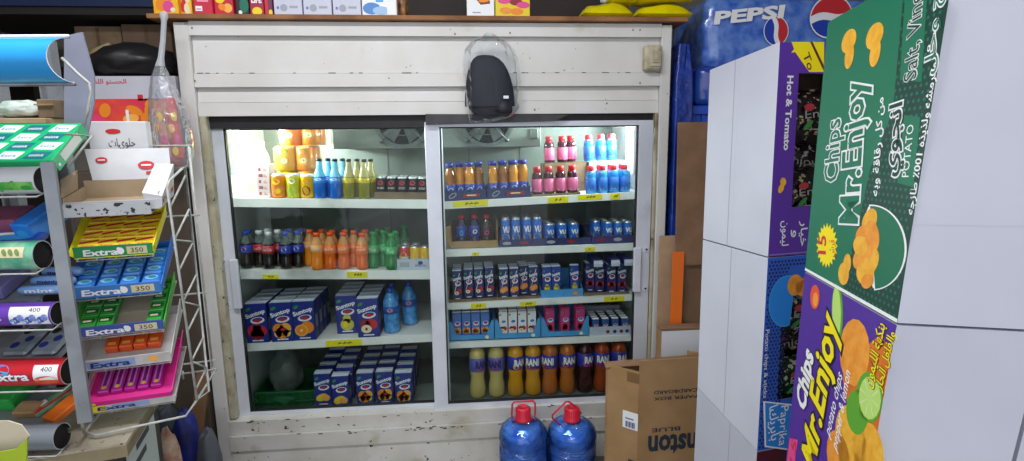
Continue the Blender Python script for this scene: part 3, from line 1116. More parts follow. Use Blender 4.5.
def can_pack(label, cols, x, y, z, r, h):
    root = thing('can_pack', label, 'can pack', (x, y, z), 'shrink-wrapped can packs')
    for i, m in enumerate(cols):
        cx = x + (i - .5) * 2.02 * r
        for j in (0, 1):
            c = B()
            c.lathe([(0, 0), (r * .85, 0), (r, .008), (r, h - .01), (r * .85, h - .001), (0, h - .001)], m, (cx, y + j * 2.02 * r, z), 20)
            if j == 0:
                fr = CFr(r + .0005, (cx, y, z))
                c.ell(fr, 0, h * .42, r * .55, r * .5, P_LORANGE if i else P_ORANGE)
                c.ell(fr, 0, h * .42, r * .34, r * .3, P_CREAM, .0008)
                c.ell(fr, 0, h * .80, r * .5, r * .22, P_GREEN)
            c.build('can', root)
    w = B()
    a, e = 2.05 * r, .0015
    w.box(x - a - e, x + a + e, y - r - e, y + 3.02 * r + e, z - .0002, z + h + .0005, clear_mat('shrink_film', '#fafdfb', .03, .015, bump=.3, fk=.6), .012)
    w.build('shrink_film', root)
    return root


p, _ = on('L1', 299, 193, .31)
hp = .118
can_pack('shrink-wrapped pack of yellow and orange cans, lowest of the stack behind the front cans', (CAN_YELLOW, CAN_ORANGE), p.x, p.y, p.z + .002, .045, hp)
can_pack('shrink-wrapped pack of yellow and orange cans in the middle of its stack', (CAN_YELLOW, CAN_ORANGE), p.x, p.y, p.z + hp + .004, .045, hp)
can_pack('shrink-wrapped pack of orange cans, topmost of its stack', (CAN_ORANGE, CAN_ORANGE), p.x + .03, p.y + .01, p.z + 2 * hp + .006, .045, hp)
# striped carton
p, r = on('L1', 266, 197, .215)
b = B()
cw, ch = .06, .155
STRC = M('white_pink_card', '#dccac8', .6)
b.box(-cw / 2, cw / 2, -.03, .05, 0, ch, STRC, .002)
fr = Fr((0, -.03, 0), (1, 0, 0), (0, 0, 1))
for k in range(5):
    b.rect(fr, -cw * .3, ch * (.08 + .18 * k), -cw * .12 + .008 * (k % 2), ch * (.17 + .18 * k), M('print_maroon', '#9a4a52', .6))
    b.rect(fr, cw * .05, ch * (.08 + .18 * k), cw * .34, ch * (.10 + .18 * k), M('print_maroon', '#9a4a52', .6))
    b.rect(fr, cw * .05, ch * (.13 + .18 * k), cw * .25, ch * (.15 + .18 * k), P_RED)
o = b.build('drink_box', loc=(0, 0, 0))
o.location, o.rotation_euler = p, r
tag(o, 'white drink box with maroon stripes near the left lamp', 'box')
p, r = on('L1', 263.5, 193, .30)
o = bottle('overexposed_bottle', 'bottle', pet(.26, .036), M('overexposed_plastic', '#dfe8e4', .3), CAP_WHITE, capz=(.26 * .90, .26), capr=.016)  # clear bottle; its pale colour stands in for the glare on it
o.location, o.rotation_euler = p, r
tag(o, 'clear plastic bottle painted glare-white behind the striped drink box')

# L3: blue cartons in columns
def column(stamp, key, px, py, ys, what, dx=0.0):
    p0, _ = on(key, px, py, ys[0])
    for j, y in enumerate(ys):
        x = p0.x + dx * j
        x0, z0, s = SHELF[key]
        pos = ('frontmost of the %s', 'second back in the %s', 'third back in the %s', 'fourth back in the %s')[j] % what
        lab = pos if j else pos
        stamp((x, y, z0 + s * (x - x0) + .0006), (0, -math.atan(s), 0), 'blue juice carton, ' + lab, 'blue cartons, ' + what)


cs, cm, co, cp, ca = (Stamp(make_carton(.104, .066, .196, k)) for k in ('strawberry', 'mixed', 'orange', 'pear', 'apple'))
column(cs, 'L3', 261.0, 341, [.200 + .07 * k for k in range(4)], 'red-fruit column by the left wall')
column(cm, 'L3', 285.5, 340, [.200 + .07 * k for k in range(4)], 'mixed-fruit column on the third shelf')
column(co, 'L3', 307.5, 339, [.203 + .07 * k for k in range(4)], 'orange-fruit column on the third shelf', .002)
column(cp, 'L3', 349.5, 333, [.270 + .07 * k for k in range(4)], 'pear column on the third shelf')
column(ca, 'L3', 370.5, 337, [.200 + .07 * k for k in range(4)], 'apple column on the third shelf')
WATER = M('blue_water_bottle', '#2f78c4', 0.15, coat=.6, var=1, col2='#5aa4dc', scale=40)


def rib(h, r):
    p = [(0, .003), (r * .8, 0), (r, .01)]
    for k in range(6):
        p += [(r, .02 + k * h * .055), (r * .95, .02 + (k + .5) * h * .055)]
    return p + [(r, h * .45), (r, h * .62), (r * .9, h * .72), (r * .6, h * .83), (.014, h * .9), (.013, h * .96), (0, h * .96)]


wb = Stamp(bottle('water_bottle', 'water bottle', rib(.225, .040), WATER, CAP_BLUE, rlab=.0403, zlab=(.225 * .45, .225 * .62), lmat=M('water_label', '#1f56b0', .35), capz=(.225 * .9, .225), capr=.0145, draw=lambda l, fr, z: l.ell(fr, 0, z[0] + .02, .014, .009, P_ORANGE)))
for px, y, lab in ((392.5, .235, 'blue water bottle in front beside the apple cartons'), (393.5, .335, 'blue water bottle right behind the front one'), (411, .345, 'blue water bottle in second row, right one')):
    put(wb, 'L3', px, 334, y, .0415, lab, 'blue water bottles on the third shelf')

# left fridge floor
cw = (.084, .058, .170)
fm, fo = Stamp(make_carton(*cw, 'mango')), Stamp(make_carton(*cw, 'mixed'))
for st, px, y0, nm in ((fm, 325.3, .215, 'mango column beside the green crate'), (fm, 342.6, .178, 'second mango column'), (fo, 367, .198, 'mixed-fruit column beside the mango cartons'), (fo, 386.3, .205, 'fourth column from the green crate'), (fo, 405, .180, 'column farthest from the green crate')):
    column(st, 'LF', px, 402, [y0 + .105 * k for k in range(4)], nm)
GREEN_CRATE = M('green_crate_plastic', '#0f5a2c', 0.45, var=1, col2='#0c4722', scale=20)
x0, x1 = max(at(254.5, 404, y=.19).x, FX0 + .10), at(315, 404, y=.19).x
zc = ZFL + .001
crate = thing('drink_crate', 'dark green plastic crate holding a clear bag, on the fridge floor', 'crate', ((x0 + x1) / 2, .33, zc))
b = B()
b.box(x0, x1, .19, .48, zc, zc + .006, GREEN_CRATE)
for q in ((x0, x1, .19, .198), (x0, x1, .472, .48), (x0, x0 + .008, .198, .472), (x1 - .008, x1, .198, .472)):
    b.box(q[0], q[1], q[2], q[3], zc + .006, zc + .085, GREEN_CRATE)
b.box(x0 - .005, x1 + .005, .184, .19, zc + .072, zc + .085, GREEN_CRATE, .002)
b.box(x0 - .005, x1 + .005, .184, .19, zc + .03, zc + .036, GREEN_CRATE, .001)
for k in range(7):
    x = x0 + (x1 - x0) * (k + .5) / 7
    b.box(x - .004, x + .004, .185, .19, zc + .006, zc + .072, GREEN_CRATE)
b.build('crate_body', crate)
b = B()
fr = Fr(((x0 + x1) / 2, .1838, zc + .05), (1, 0, 0), (0, 0, 1))
b.ell(fr, 0, 0, .055, .012, M('green_emblem', '#2c6a42', .6))
b.poly(fr, [(-.03, -.012), (.03, -.012), (0, -.036)], M('green_emblem', '#2c6a42', .6))
b.build('emblem', crate)


def blob(name, c, rx, ry, rz, m, seed, amp=.25, nu=20, nv=12, flat=True, shape=None):
    """a crumpled closed bag-like form"""
    from mathutils import noise
    rows = []
    for i in range(nv + 1):
        th = PI * i / nv
        row = []
        for k in range(nu):
            a = 2 * PI * k / nu
            d = Vector((math.sin(th) * math.cos(a), math.sin(th) * math.sin(a), -math.cos(th)))
            f = 1 + amp * noise.noise(d * 2.1 + Vector((seed, seed * 2, 0))) + amp * .5 * noise.noise(d * 5 + Vector((0, seed, 3)))
            if shape:
                f *= shape(d)
            p = Vector((d.x * rx, d.y * ry, d.z * rz)) * f
            if flat:
                p.z = max(p.z, -rz * .8)
            row.append(Vector(c) + p)
        rows.append(row)
    b = B()
    b.grid(rows, m, True, True)
    return b


b = blob('bag', ((x0 + x1) / 2 - .03, .33, zc + .13), .078, .085, .125, clear_mat('frosted_bag', '#d6deda', .04, .13, '#b8bfbc', rough=.25, bump=.5, fk=.6), 3, .3)
o = b.build('plastic_bag')
tag(o, 'crumpled translucent plastic bag stuffed in the green crate', 'plastic bag')
# ---- right bay, top shelf: orange bottles in two printed trays
def navy_print(b, fr, w, h):
    b.ell(fr, w * .2, h * .5, h * .42, h * .22, P_GREY, rot=.5)
    b.ell(fr, w * .2, h * .5, h * .34, h * .14, TRAY_NAVY, .0007, rot=.5)
    b.rect(fr, w * .45, h * .30, w * .85, h * .62, P_DRED)
    b.rect(fr, w * .54, h * .42, w * .76, h * .52, P_CREAM, .0008)


shelf_tray('R1', 'bottle_tray', 'navy printed tray of orange juice bottles at the left of the top shelf', 'tray', 444.5, 486.5, 201, .185, .40, 0.055, TRAY_NAVY, front=.05, draw=navy_print)
shelf_tray('R1', 'bottle_tray', 'navy printed tray of orange juice bottles beside the pink drinks', 'tray', 487.5, 531, 199, .185, .40, 0.055, TRAY_NAVY, front=.05, draw=navy_print)
JU = M('orange_juice', '#d88a12', 0.12, coat=.6)
JUD = M('dark_orange_juice', '#9a5a14', 0.12, coat=.6)
hj = .172


def juicebottle(liq):
    prof = [(0, .003), (.021, 0), (.0245, .006), (.0245, hj * .40), (.021, hj * .52), (.0245, hj * .62), (.0245, hj * .70), (.017, hj * .84), (.0165, hj * .93), (0, hj * .93)]
    return Stamp(bottle('juice_bottle', 'juice bottle', prof, liq, M('cap_navy', '#27379a', .4), rlab=.0248, zlab=(hj * .08, hj * .40), lmat=M('juice_label_navy', '#2d48a8', .35), capz=(hj * .88, hj), capr=.0185,
                        draw=lambda l, fr, z: (l.ell(fr, 0, hj * .25, .013, .010, P_WHITE, .0003, rot=.4), l.ell(fr, 0, hj * .14, .012, .006, P_ORANGE, .0003))))


ja, jb = juicebottle(JU), juicebottle(JUD)
for i, (px, dark) in enumerate(((451.5, 1), (461.2, 0), (470.8, 0), (480.2, 1), (494.0, 0), (504.1, 1), (514.4, 0), (524.2, 0))):
    q = NTH[i % 4]
    w = 'tray at the left end' if i < 4 else 'tray beside the pink drinks'
    put(jb if dark else ja, 'R1', px, 199, .216, .0246, 'navy-capped orange juice bottle, %s in front row, %s' % (q, w), 'orange juice bottles in navy trays', .008)
    put(jb if (i % 3 == 1) else ja, 'R1', px, 199, .272, .0246, 'navy-capped orange juice bottle, %s in second row, %s' % (q, w), 'orange juice bottles in navy trays', .008, .216)

# pink and blue energy drink bottles
he = .135


def energy(body, cap, lab, tone):
    prof = [(0, .003), (.024, 0), (.0275, .008), (.0275, he * .52), (.024, he * .62), (.0265, he * .68), (.019, he * .80), (.013, he * .86), (.013, he * .93), (0, he * .93)]

    def dr(l, fr, z):
        l.poly(fr, [(-.020, z[0] + .006), (-.012, z[0] + .006), (.018, z[1] - .008), (.010, z[1] - .008)], P_WHITE, .0002)
        l.poly(fr, [(-.006, z[0] + .006), (.002, z[0] + .006), (.022, z[1] - .022), (.016, z[1] - .022)], tone, .0003)
    return Stamp(bottle('energy_drink_bottle', 'drink bottle', prof, body, cap, rlab=.0278, zlab=(he * .10, he * .56), lmat=lab, capz=(he * .80, he), capr=.0168, draw=dr, neck_ring=cap))


ePK = energy(M('dark_pink_drink', '#4a1c30', .12, coat=.6), CAP_RED, M('pink_drink_label', '#d86a98', .35), P_DRED)
eBL = energy(M('bright_blue_drink', '#2a90d8', .12, coat=.6), M('cap_coral', '#e0343c', .4), M('blue_drink_label', '#2f6fcc', .35), P_LGREEN)
G1, G2 = 'pink energy drink bottles with red caps', 'blue energy drink bottles with red caps'
shelf_tray('R1', 'bottle_tray', 'low brown tray holding red-capped pink drink bottles', 'tray', 532, 580.5, 196, .19, .34, .012, KRAFT_DK, front=.010, back=.012)
for i, px in enumerate((537.5, 549, 560.8, 572.5)):
    put(ePK, 'R1', px, 193, .222, .0278, 'red-capped pink drink bottle, %s of four in the front row on the brown tray' % NTH[i], G1, .008)
for i, px in enumerate((591, 602.5, 613.5, 624.5)):
    put(eBL, 'R1', px, 192, .205, .0278, 'red-capped blue drink bottle, %s of four in the front row by the fridge wall' % NTH[i], G2)
for i, px in enumerate((600, 611, 622)):
    put(eBL, 'R1', px, 192, .265, .0278, 'red-capped blue drink bottle, %s of three in the second row on the shelf' % NTH[i], G2)
# boxes behind carry the upper tiers
for pa, pb, y0, nm, items, st, lab in ((543, 585, .36, 'brown carton behind the pink drink bottles, carrying three more', (549.5, 562.5, 572), ePK, 'red-capped pink drink bottle, %s of three on the raised tier'),
                                      (586, 622, .34, 'white carton at the back carrying three blue drink bottles', (585 + 4, 601, 611.5), eBL, 'red-capped blue drink bottle, %s of three on the raised tier')):
    p, r = on('R1', (pa + pb) / 2, 190, y0 + .08)
    w = at(pb, 190, y=y0).x - at(pa, 190, y=y0).x
    hbx = .148
    b = B()
    m = KRAFT_DK if 'brown' in nm else TRAY_WHITE
    b.box(-w / 2, w / 2, -.08, .08, 0, hbx, m, .002)
    b.box(-w / 2 - .0004, w / 2 + .0004, -.012, .012, hbx - .04, hbx + .0006, M('packing_tape', '#b59a6c', .3))
    o = b.build('carton_box', loc=(0, 0, 0))
    o.location, o.rotation_euler = p, r
    tag(o, nm, 'box')
    for i, px in enumerate(items):
        put(st, 'R1', px, 162, y0 + .035, .0278, lab % NTH[i], G1 if st is ePK else G2, hbx + .004)

# ---- right bay, second shelf
p0, r = on('R2', 451, 250, .185)
p1, _ = on('R2', 498, 250, .185)
zz = (p0.z + p1.z) / 2
b = B()
b.box(p0.x, p1.x, .19, .40, zz + .002, zz + .005, KRAFT)
b.box(p0.x, p1.x, .19, .193, zz + .005, zz + .035, KRAFT)
b.box(p0.x, p1.x, .397, .40, zz + .005, zz + .11, KRAFT_DK)
b.hexa([(p0.x, .193, zz + .005), (p0.x + .003, .193, zz + .005), (p0.x + .003, .397, zz + .005), (p0.x, .397, zz + .005), (p0.x - .004, .193, zz + .12), (p0.x - .001, .193, zz + .12), (p0.x + .003, .397, zz + .12), (p0.x, .397, zz + .12)], KRAFT)
b.hexa([(p1.x - .003, .193, zz + .005), (p1.x, .193, zz + .005), (p1.x, .397, zz + .005), (p1.x - .003, .397, zz + .005), (p1.x - .003, .193, zz + .13), (p1.x, .193, zz + .13), (p1.x, .397, zz + .13), (p1.x - .003, .397, zz + .13)], KRAFT)
b.hexa([(p0.x - .02, .150 + .012, zz + .035), (p0.x - .017, .150 + .012, zz + .035), (p0.x + .004, .19, zz + .006), (p0.x + .001, .19, zz + .006), (p0.x - .026, .168, zz + .112), (p0.x - .023, .168, zz + .112), (p0.x + .004, .19, zz + .115), (p0.x + .001, .19, zz + .115)], KRAFT)
o = b.build('carton_box')
o.rotation_euler = r
tag(o, 'open brown cardboard box with one flap out, holding three dark bottles', 'box')
hd = .15
dprof = pet(hd, .026, .012)
dk = lambda lab, dr, body: Stamp(bottle('soda_bottle', 'soda bottle', dprof, body, CAP_RED, rlab=.0262, zlab=(hd * .3, hd * .66), lmat=lab, capz=(hd * .88, hd), capr=.013, draw=dr))
BLB = M('blue_black_drink', '#14224e', .12, coat=.6)
for px, st, lab in ((462, dk(M('deep_blue_label', '#243f9c', .35), lambda l, fr, z: l.ell(fr, 0, z[0] + .02, .01, .014, P_SKY), BLB), 'dark blue bottle with red cap, left one in the open brown box'),
                    (475, dk(M('deep_blue_label', '#243f9c', .35), lambda l, fr, z: (l.ell(fr, .002, z[0] + .026, .012, .01, P_WHITE, rot=.6), l.ell(fr, .002, z[0] + .026, .006, .005, P_BLACK, .0007, rot=.6)), BLB), 'blue bottle with white emblem, middle one in the open brown box'),
                    (487, dk(M('black_pink_label', '#3a1c28', .35), lambda l, fr, z: l.ell(fr, 0, z[0] + .018, .014, .010, P_PINK, rot=.5), COLA), 'dark bottle with pink label, right one in the open brown box')):
    put(st, 'R2', px, 246, .235, .0265, lab, 'red-capped bottles in the brown box', .007)


def can_print(b, fr, h):
    b.ell(fr, 0, h * .26, .022, h * .15, CAN_YELLOW, .0004)
    b.text(fr, 'VU', .002, h * .46, h * .22, P_WHITE, w=.032, bold=.06)
    b.rect(fr, -.012, h * .74, .012, h * .80, P_SKY)


shelf_tray('R2', 'drink_tray', 'navy cardboard tray of blue cans, the wider one on its shelf', 'tray', 499.5, 591, 248, .185, .44, .06, TRAY_NAVY, front=.036,
           draw=lambda b, fr, w, h: [(b.ell(fr, w * k, h * .5, .022, h * .22, P_DRED if i % 2 else P_GREY)) for i, k in enumerate((.08, .27, .56, .78))])
shelf_tray('R2', 'drink_tray', 'purple-navy cardboard tray of blue cans by the fridge wall', 'tray', 591.6, 635, 243, .185, .44, .06, M('purple_navy_tray', '#332f66', .6), front=.04,
           draw=lambda b, fr, w, h: [(b.ell(fr, w * k, h * .5, .022, h * .22, P_DRED if i % 2 else P_GREY)) for i, k in enumerate((.6, .22))])
ct = Stamp(make_can('drink_can', .0235, .135, CAN_BLUE, can_print))
cs3 = Stamp(make_can('drink_can', .0232, .100, CAN_BLUE, can_print))
cs2 = Stamp(make_can('drink_can', .0265, .100, CAN_BLUE, can_print))
for j in range(3):
    for i, px in enumerate((505.8, 516, 527, 537.2)):
        put(ct, 'R2', px, 240, .222 + .05 * j, .0238, 'tall blue can, %s from the left in the %s row of the wide tray' % (NTH[i], ORD[j]), 'tall blue cans in the wide tray', .008, .222)
    for i, px in enumerate((549.5, 561.5, 573.5)):
        put(cs2, 'R2', px, 240, .225 + .055 * j, .0268, 'short blue can, %s of three in the %s row of the wide tray' % (NTH[i], ORD[j]), 'short blue cans in the wide tray', .008, .225)
for j in range(3):
    for i, px in enumerate((598.0, 607.6, 617.3, 626.9)):
        if j == 0 and i == 0:
            continue
        put(cs3, 'R2', px, 240, .222 + .050 * j, .0238, 'short blue can, %s from the left in the %s row of the purple-navy tray' % (NTH[i], ORD[j]), 'short blue cans in the purple tray', .008, .225)

# ---- right bay, third shelf: slim cartons with straws
sl = (.046, .034, .150)
S_CAR = M('slim_navy', '#24296e', .35, coat=.2)
scA = Stamp(make_carton(*sl, 'apple', straw=True, body=S_CAR, name='Suntop'))
scO = Stamp(make_carton(*sl, 'orange', straw=True, body=S_CAR))
scP = Stamp(make_carton(*sl, 'pear', straw=False, body=M('slim_blue', '#2a3f9c', .35, coat=.2)))
scM = Stamp(make_carton(*sl, 'strawberry', straw=False, body=S_CAR))
GS = 'slim juice cartons on the third shelf'


def slim(st, px, y, lab, lift=.006, rows=1, dy=.04, key='R3', dpx=.8):
    for j in range(rows):
        p, r = on(key, px, 298, y)
        p.y += dy * j
        p.z += lift
        l = lab if j == 0 else '%s, %s one back' % (lab, NTH[j])
        st(p, r, l, GS)


shelf_tray('R3', 'carton_tray', 'brown tray of slim cartons at the left end of the third shelf', 'tray', 449, 497.5, 303, .185, .42, .045, KRAFT_DK, front=.014, back=.05)
for i, (px, y) in enumerate(((458, .212), (469.2, .235), (479.4, .235), (490, .245))):
    slim(scA, px, y, 'slim apple juice carton, %s column of the left brown tray' % NTH[i], rows=4)
shelf_tray('R3', 'carton_tray', 'brown tray of slim orange juice cartons, second tray on its shelf', 'tray', 498.2, 540, 301, .185, .42, .045, KRAFT_DK, front=.014, back=.05)
for i, (px, y, st) in enumerate(((504, .210, scO), (514.5, .212, scO), (523.8, .26, scO), (533.5, .228, scO))):
    slim(st, px, y, 'slim orange juice carton, %s column of the second brown tray' % NTH[i], rows=3)
shelf_tray('R3', 'carton_tray', 'bright blue tray of slim pear juice cartons with high sides', 'tray', 541, 583, 298.5, .185, .40, .10, TRAY_BLUE, front=.040, back=.10,
           draw=lambda b, fr, w, h: (b.text(fr, 'Original', w * .45, h * .4, h * .22, P_SKY, w=w * .35), b.ell(fr, w * .82, h * .45, .012, .010, P_ORANGE)))
for i, (px, y) in enumerate(((546.8, .215), (556, .215), (574, .222))):
    slim(scP, px, y, 'slim pear juice carton, %s in the bright blue tray' % NTH[i], rows=2 if i < 2 else 1)
shelf_tray('R3', 'carton_tray', 'brown tray of slim red-fruit cartons beside the right fridge wall', 'tray', 584, 629, 296.5, .185, .42, .045, KRAFT_DK, front=.014, back=.05)
for i, (px, y, st) in enumerate(((589.3, .255, scM), (599, .235, scM), (610.5, .212, scM), (621, .212, scM))):
    slim(st, px, y, 'slim red-fruit juice carton, %s column of the right brown tray' % NTH[i], rows=2)
for i, px in enumerate((592, 608.5, 621)):           # a second tier lying on top
    p, r = on('R3', px, 262, .262)
    o = dup(scM.root, (p.x, .28, p.z + .154 + .006 + .0172), (PI / 2 + .0, 0, 0), 'slim carton lying flat on top of the red-fruit cartons, %s of three' % NTH[i], GS)

# ---- right bay, fourth shelf: display boxes with cut-away fronts
pc = (.045, .034, .132)
pcB = Stamp(make_carton(*pc, 'mixed', body=M('pocket_blue', '#4a72c0', .35), top=P_WHITE, name=''))
pcR = Stamp(make_carton(*pc, 'apple', body=M('pocket_white', '#dfe4ea', .35), side=P_RED, top=P_WHITE, name='', smile=P_SKY))
pcM = Stamp(make_carton(*pc, 'strawberry', body=M('pocket_magenta', '#c2357c', .35), side=P_PINK, top=P_PINK, name='', smile=P_SKY))


def display_box(pa, pb, m, label, txt, h=.125, band=.028):
    p0, r = on('R4', pa, 345, .182)
    p1, _ = on('R4', pb, 345, .182)
    z = (p0.z + p1.z) / 2 + .0025
    x0, x1 = p0.x, p1.x
    root = B()
    t = .003
    root.box(x0, x1, .182, .42, z, z + t, m)
    root.box(x0, x1, .417, .42, z + t, z + h, m)
    for xa, xb in ((x0, x0 + t), (x1 - t, x1)):
        root.hexa([(xa, .182 + t, z + t), (xb, .182 + t, z + t), (xb, .417, z + t), (xa, .417, z + t), (xa, .182 + t, z + h * .82), (xb, .182 + t, z + h * .82), (xb, .417, z + h), (xa, .417, z + h)], m)
    w = x1 - x0
    fr = Fr((x0, .182, z), (1, 0, 0), (0, 0, 1))
    c = w * .13
    pts = [(0, 0), (w, 0), (w, h * .82), (w - c * .4, h * .82), (w - c * 1.3, band), (c * 1.3, band), (c * .4, h * .82), (0, h * .82)]
    f0 = [fr.p(u, v) for u, v in pts]
    f1 = [p + Vector((0, t, 0)) for p in f0]
    n = len(pts)
    root.add(f0 + f1, [(0, 1, 4, 5), (1, 2, 3, 4), (0, 5, 6, 7), (n + 5, n + 4, n + 1, n), (n + 4, n + 3, n + 2, n + 1), (n + 7, n + 6, n + 5, n)] + [(k, n + k, n + (k + 1) % n, (k + 1) % n) for k in range(n)], m)
    root.text(fr, txt, w * .55, band * .3, band * .36, P_NAVY if m is TRAY_WHITE else P_SKY, w=w * .4)
    root.ell(fr, w * .84, band * .5, .010, .009, P_CREAM)
    o = root.build('display_box')
    o.rotation_euler = r
    tag(o, label, 'display box', 'cut-front display boxes on the fourth shelf')
    return z + t


for pa, pb, m, lab, st, n, nm in ((449.5, 494.3, TRAY_BLUE, 'pale blue cut-front display box of blue cartons at the left end', pcB, 4, 'blue and white pocket carton'),
                                  (495.2, 540.5, TRAY_BLUE, 'pale blue cut-front display box of red and white cartons', pcR, 4, 'red and white pocket carton'),
                                  (541.4, 588.5, TRAY_BLUE, 'deep blue cut-front display box of magenta cartons', pcM, 3, 'magenta pocket carton')):
    z = display_box(pa, pb, m, lab, 'Original')
    for j in range(2):
        for i in range(n):
            px = pa + 8 + (pb - pa - 17) * i / (n - 1)
            p, r = on('R4', px, 340, .215)
            p.y += .042 * j
            p.z += .010
            st(p, r, '%s, %s in the %s row of its display box' % (nm, NTH[i], ORD[j]), 'pocket cartons, ' + nm)
shelf_tray('R4', 'carton_tray', 'white printed tray of mini blue cartons by the right wall', 'tray', 589.3, 630, 342, .184, .40, .09, TRAY_WHITE, front=.045, back=.09,
           draw=lambda b, fr, w, h: [b.ell(fr, w * k, h * .4, .010, .009, mm) for k, mm in ((.45, P_DRED), (.62, P_NAVY), (.78, P_DRED), (.92, P_NAVY))])
mini = Stamp(make_carton(.037, .03, .075, 'strawberry', body=M('mini_blue', '#31549e', .35), top=P_WHITE, name=''))
for j in range(4):
    for i in range(4):
        p, r = on('R4', 594.8 + i * 9.6, 338, .207)
        p.y += .037 * j
        p.z += .008
        mini(p, r, 'mini blue carton, %s from the left in the %s row of the white tray' % (NTH[i], ORD[j]), 'mini cartons in the white tray')

# ---- right fridge floor: big juice bottles
hB, rB = .285, .0415
bigp = [(0, .006), (rB * .6, .002), (rB * .86, 0), (rB * .98, .008), (rB, .02), (rB, hB * .20), (rB * .84, hB * .34), (rB * .84, hB * .40), (rB, hB * .52), (rB, hB * .74), (rB * .97, hB * .78), (rB * .98, hB * .82), (rB * .78, hB * .89), (.017, hB * .935), (.016, hB * .97), (0, hB * .97)]


def big(col, lab, txt, tcol=P_WHITE, pic=None):
    def dr(l, fr, z):
        if pic:
            l.ell(fr, -.022, z[0] + .022, .016, .018, pic, .0002)
        l.text(fr, txt, .004, z[0] + .022, .036, tcol, .0005, w=.066, bold=.05, outline=P_DRED if lab is not P_NAVY else None)
        l.rect(fr, -.03, z[0] + .006, .03, z[0] + .010, P_RED, .0003, nu=4)
    return Stamp(bottle('juice_bottle', 'large juice bottle', bigp, col, M('cap_navy', '#27379a', .4), rlab=rB + .0003, zlab=(hB * .51, hB * .76), lmat=lab, capz=(hB * .93, hB), capr=.019, draw=dr, n=24))


LBL = M('rani_label_blue', '#27339c', .35)
LBL2 = M('rani_label_lilac', '#5a62b4', .35)
bl = big(M('lemon_juice', '#c2b06a', .15, coat=.5), LBL2, 'RANI', P_NAVY)
by = big(M('mango_juice', '#d29410', .15, coat=.5), LBL, 'RANI', P_WHITE, P_YELLOW)
bo = big(M('apricot_juice', '#b5641a', .15, coat=.5), LBL, 'RANI', P_WHITE, P_ORANGE)
bd = big(M('grape_juice', '#3a1418', .15, coat=.5), LBL, 'RANI', P_WHITE, P_PINK)
br = big(M('carrot_juice', '#9a3d14', .15, coat=.5), LBL, 'RANI', P_WHITE, P_RED)
for st, px, lab, rz in ((bl, 478, 'large bottle of pale lemon juice, first on the right fridge floor', .5), (bl, 496.8, 'large bottle of pale lemon juice, beside the yellow ones', -.4), (by, 515.8, 'large bottle of yellow mango juice, left one of its pair', .5), (by, 533, 'large bottle of yellow mango juice, right one of its pair', -.3),
                        (bo, 549.8, 'large bottle of orange juice next to the yellow mango pair', -.6), (bo, 567, 'large bottle of orange juice next to the dark red one', .1), (bd, 584.3, 'large bottle of dark red juice', .5), (br, 601, 'large bottle of reddish orange juice beside the dark one', -.1), (br, 617.5, 'large bottle of reddish orange juice behind the cardboard box corner', .4)):
    o = put(st, 'RF', px, 398, .215, .0425, lab, 'large juice bottles on the fridge floor')
    o.rotation_euler = (0, 0, rz)
# ------------------------------------------------------------------ right side: stacked cartons of chips
V = Vector


def proj(P):
    d = P - CAM
    x = d.x * AX.x + d.y * AY.x + d.z * AZ.x
    y = d.x * AX.y + d.y * AY.y + d.z * AZ.y
    z = d.x * AX.z + d.y * AY.z + d.z * AZ.z
    return V((CX + F * x / z, CY + F * y / z))


def _inv(fr, px, py):
    """(u, v) on a quad frame seen at a pixel of the photograph"""
    u, v = fr.W / 2, fr.H / 2
    e = .002
    for _ in range(15):
        q = proj(fr.p(u, v))
        r = V((px, py)) - q
        du, dv = (proj(fr.p(u + e, v)) - q) / e, (proj(fr.p(u, v + e)) - q) / e
        D = du.x * dv.y - du.y * dv.x
        u += (r.x * dv.y - r.y * dv.x) / D
        v += (du.x * r.y - du.y * r.x) / D
    return u, v


def onplane(px, py, a, b_, c_):
    """the point seen at a pixel on the plane through three points"""
    n = (b_ - a).cross(c_ - a)
    d = ray(px, py)
    return CAM + d * ((a - CAM).dot(n) / d.dot(n))


CARD_WHITE = M('white_card', '#c1c4d1', 0.6, var=1, col2='#b8bbc9', scale=3, bump=0.03, bscale=6)
CARD_EDGE = M('card_edge', '#d8d9de', 0.7)
CARD_IN = M('card_inside', '#6a5a48', 0.8)
SEAM = M('card_seam', '#8d8f98', 0.8)
GREEN_P = M('print_box_green', '#0e7052', 0.5)
DGREEN_P = M('print_box_dark_green', '#0a3a31', 0.5)
PURPLE_P = M('print_box_purple', '#4c2594', 0.5)
PURPLE2_P = M('print_box_violet', '#58309c', 0.5)
BLUE_P = M('print_box_blue', '#2a5cc4', 0.5)
BLUED_P = M('print_box_dark_blue', '#16235a', 0.5)
SKY_P = M('print_box_sky', '#1f86e0', 0.5)
MAROON_P = M('print_box_maroon', '#5e1830', 0.5)
CHIP_P = M('print_chip_gold', '#e2a022', 0.5, var=1, col2='#f0b83a', scale=60)
CHIP2_P = M('print_chip_orange', '#e08a1e', 0.5, var=1, col2='#eda03a', scale=50)
YEL_P = M('print_box_yellow', '#f4e000', 0.5)
LIME_P = M('print_lime', '#b8dc70', 0.5)
LIMED_P = M('print_lime_rind', '#5aa32a', 0.5)


def carton_hexa(c, mats, m=CARD_WHITE, skip=()):
    b = B()
    fs = [(3, 2, 1, 0), (4, 5, 6, 7), (0, 1, 5, 4), (1, 2, 6, 5), (2, 3, 7, 6), (3, 0, 4, 7)]
    for k, f in enumerate(fs):
        if k not in skip:
            b.add([c[i] for i in f], [(0, 1, 2, 3)], mats.get(k, m))
    return b


# near stack ------------------------------------------------------------
N0, F0 = atd(897, 325, .85), atd(805, 272, 1.19)
N0.z = F0.z = 1.168
F1 = atd(828, 22.5, 1.19)
N1 = onplane(955, -52, N0, F0, F1)
F9 = atd(778, 541, 1.2)
F9.z = .590
N9 = onplane(822, 688, N0, F0, F9)
WD = V((.957, -.29, 0)).normalized() * .27
lift = V((0, 0, .004))


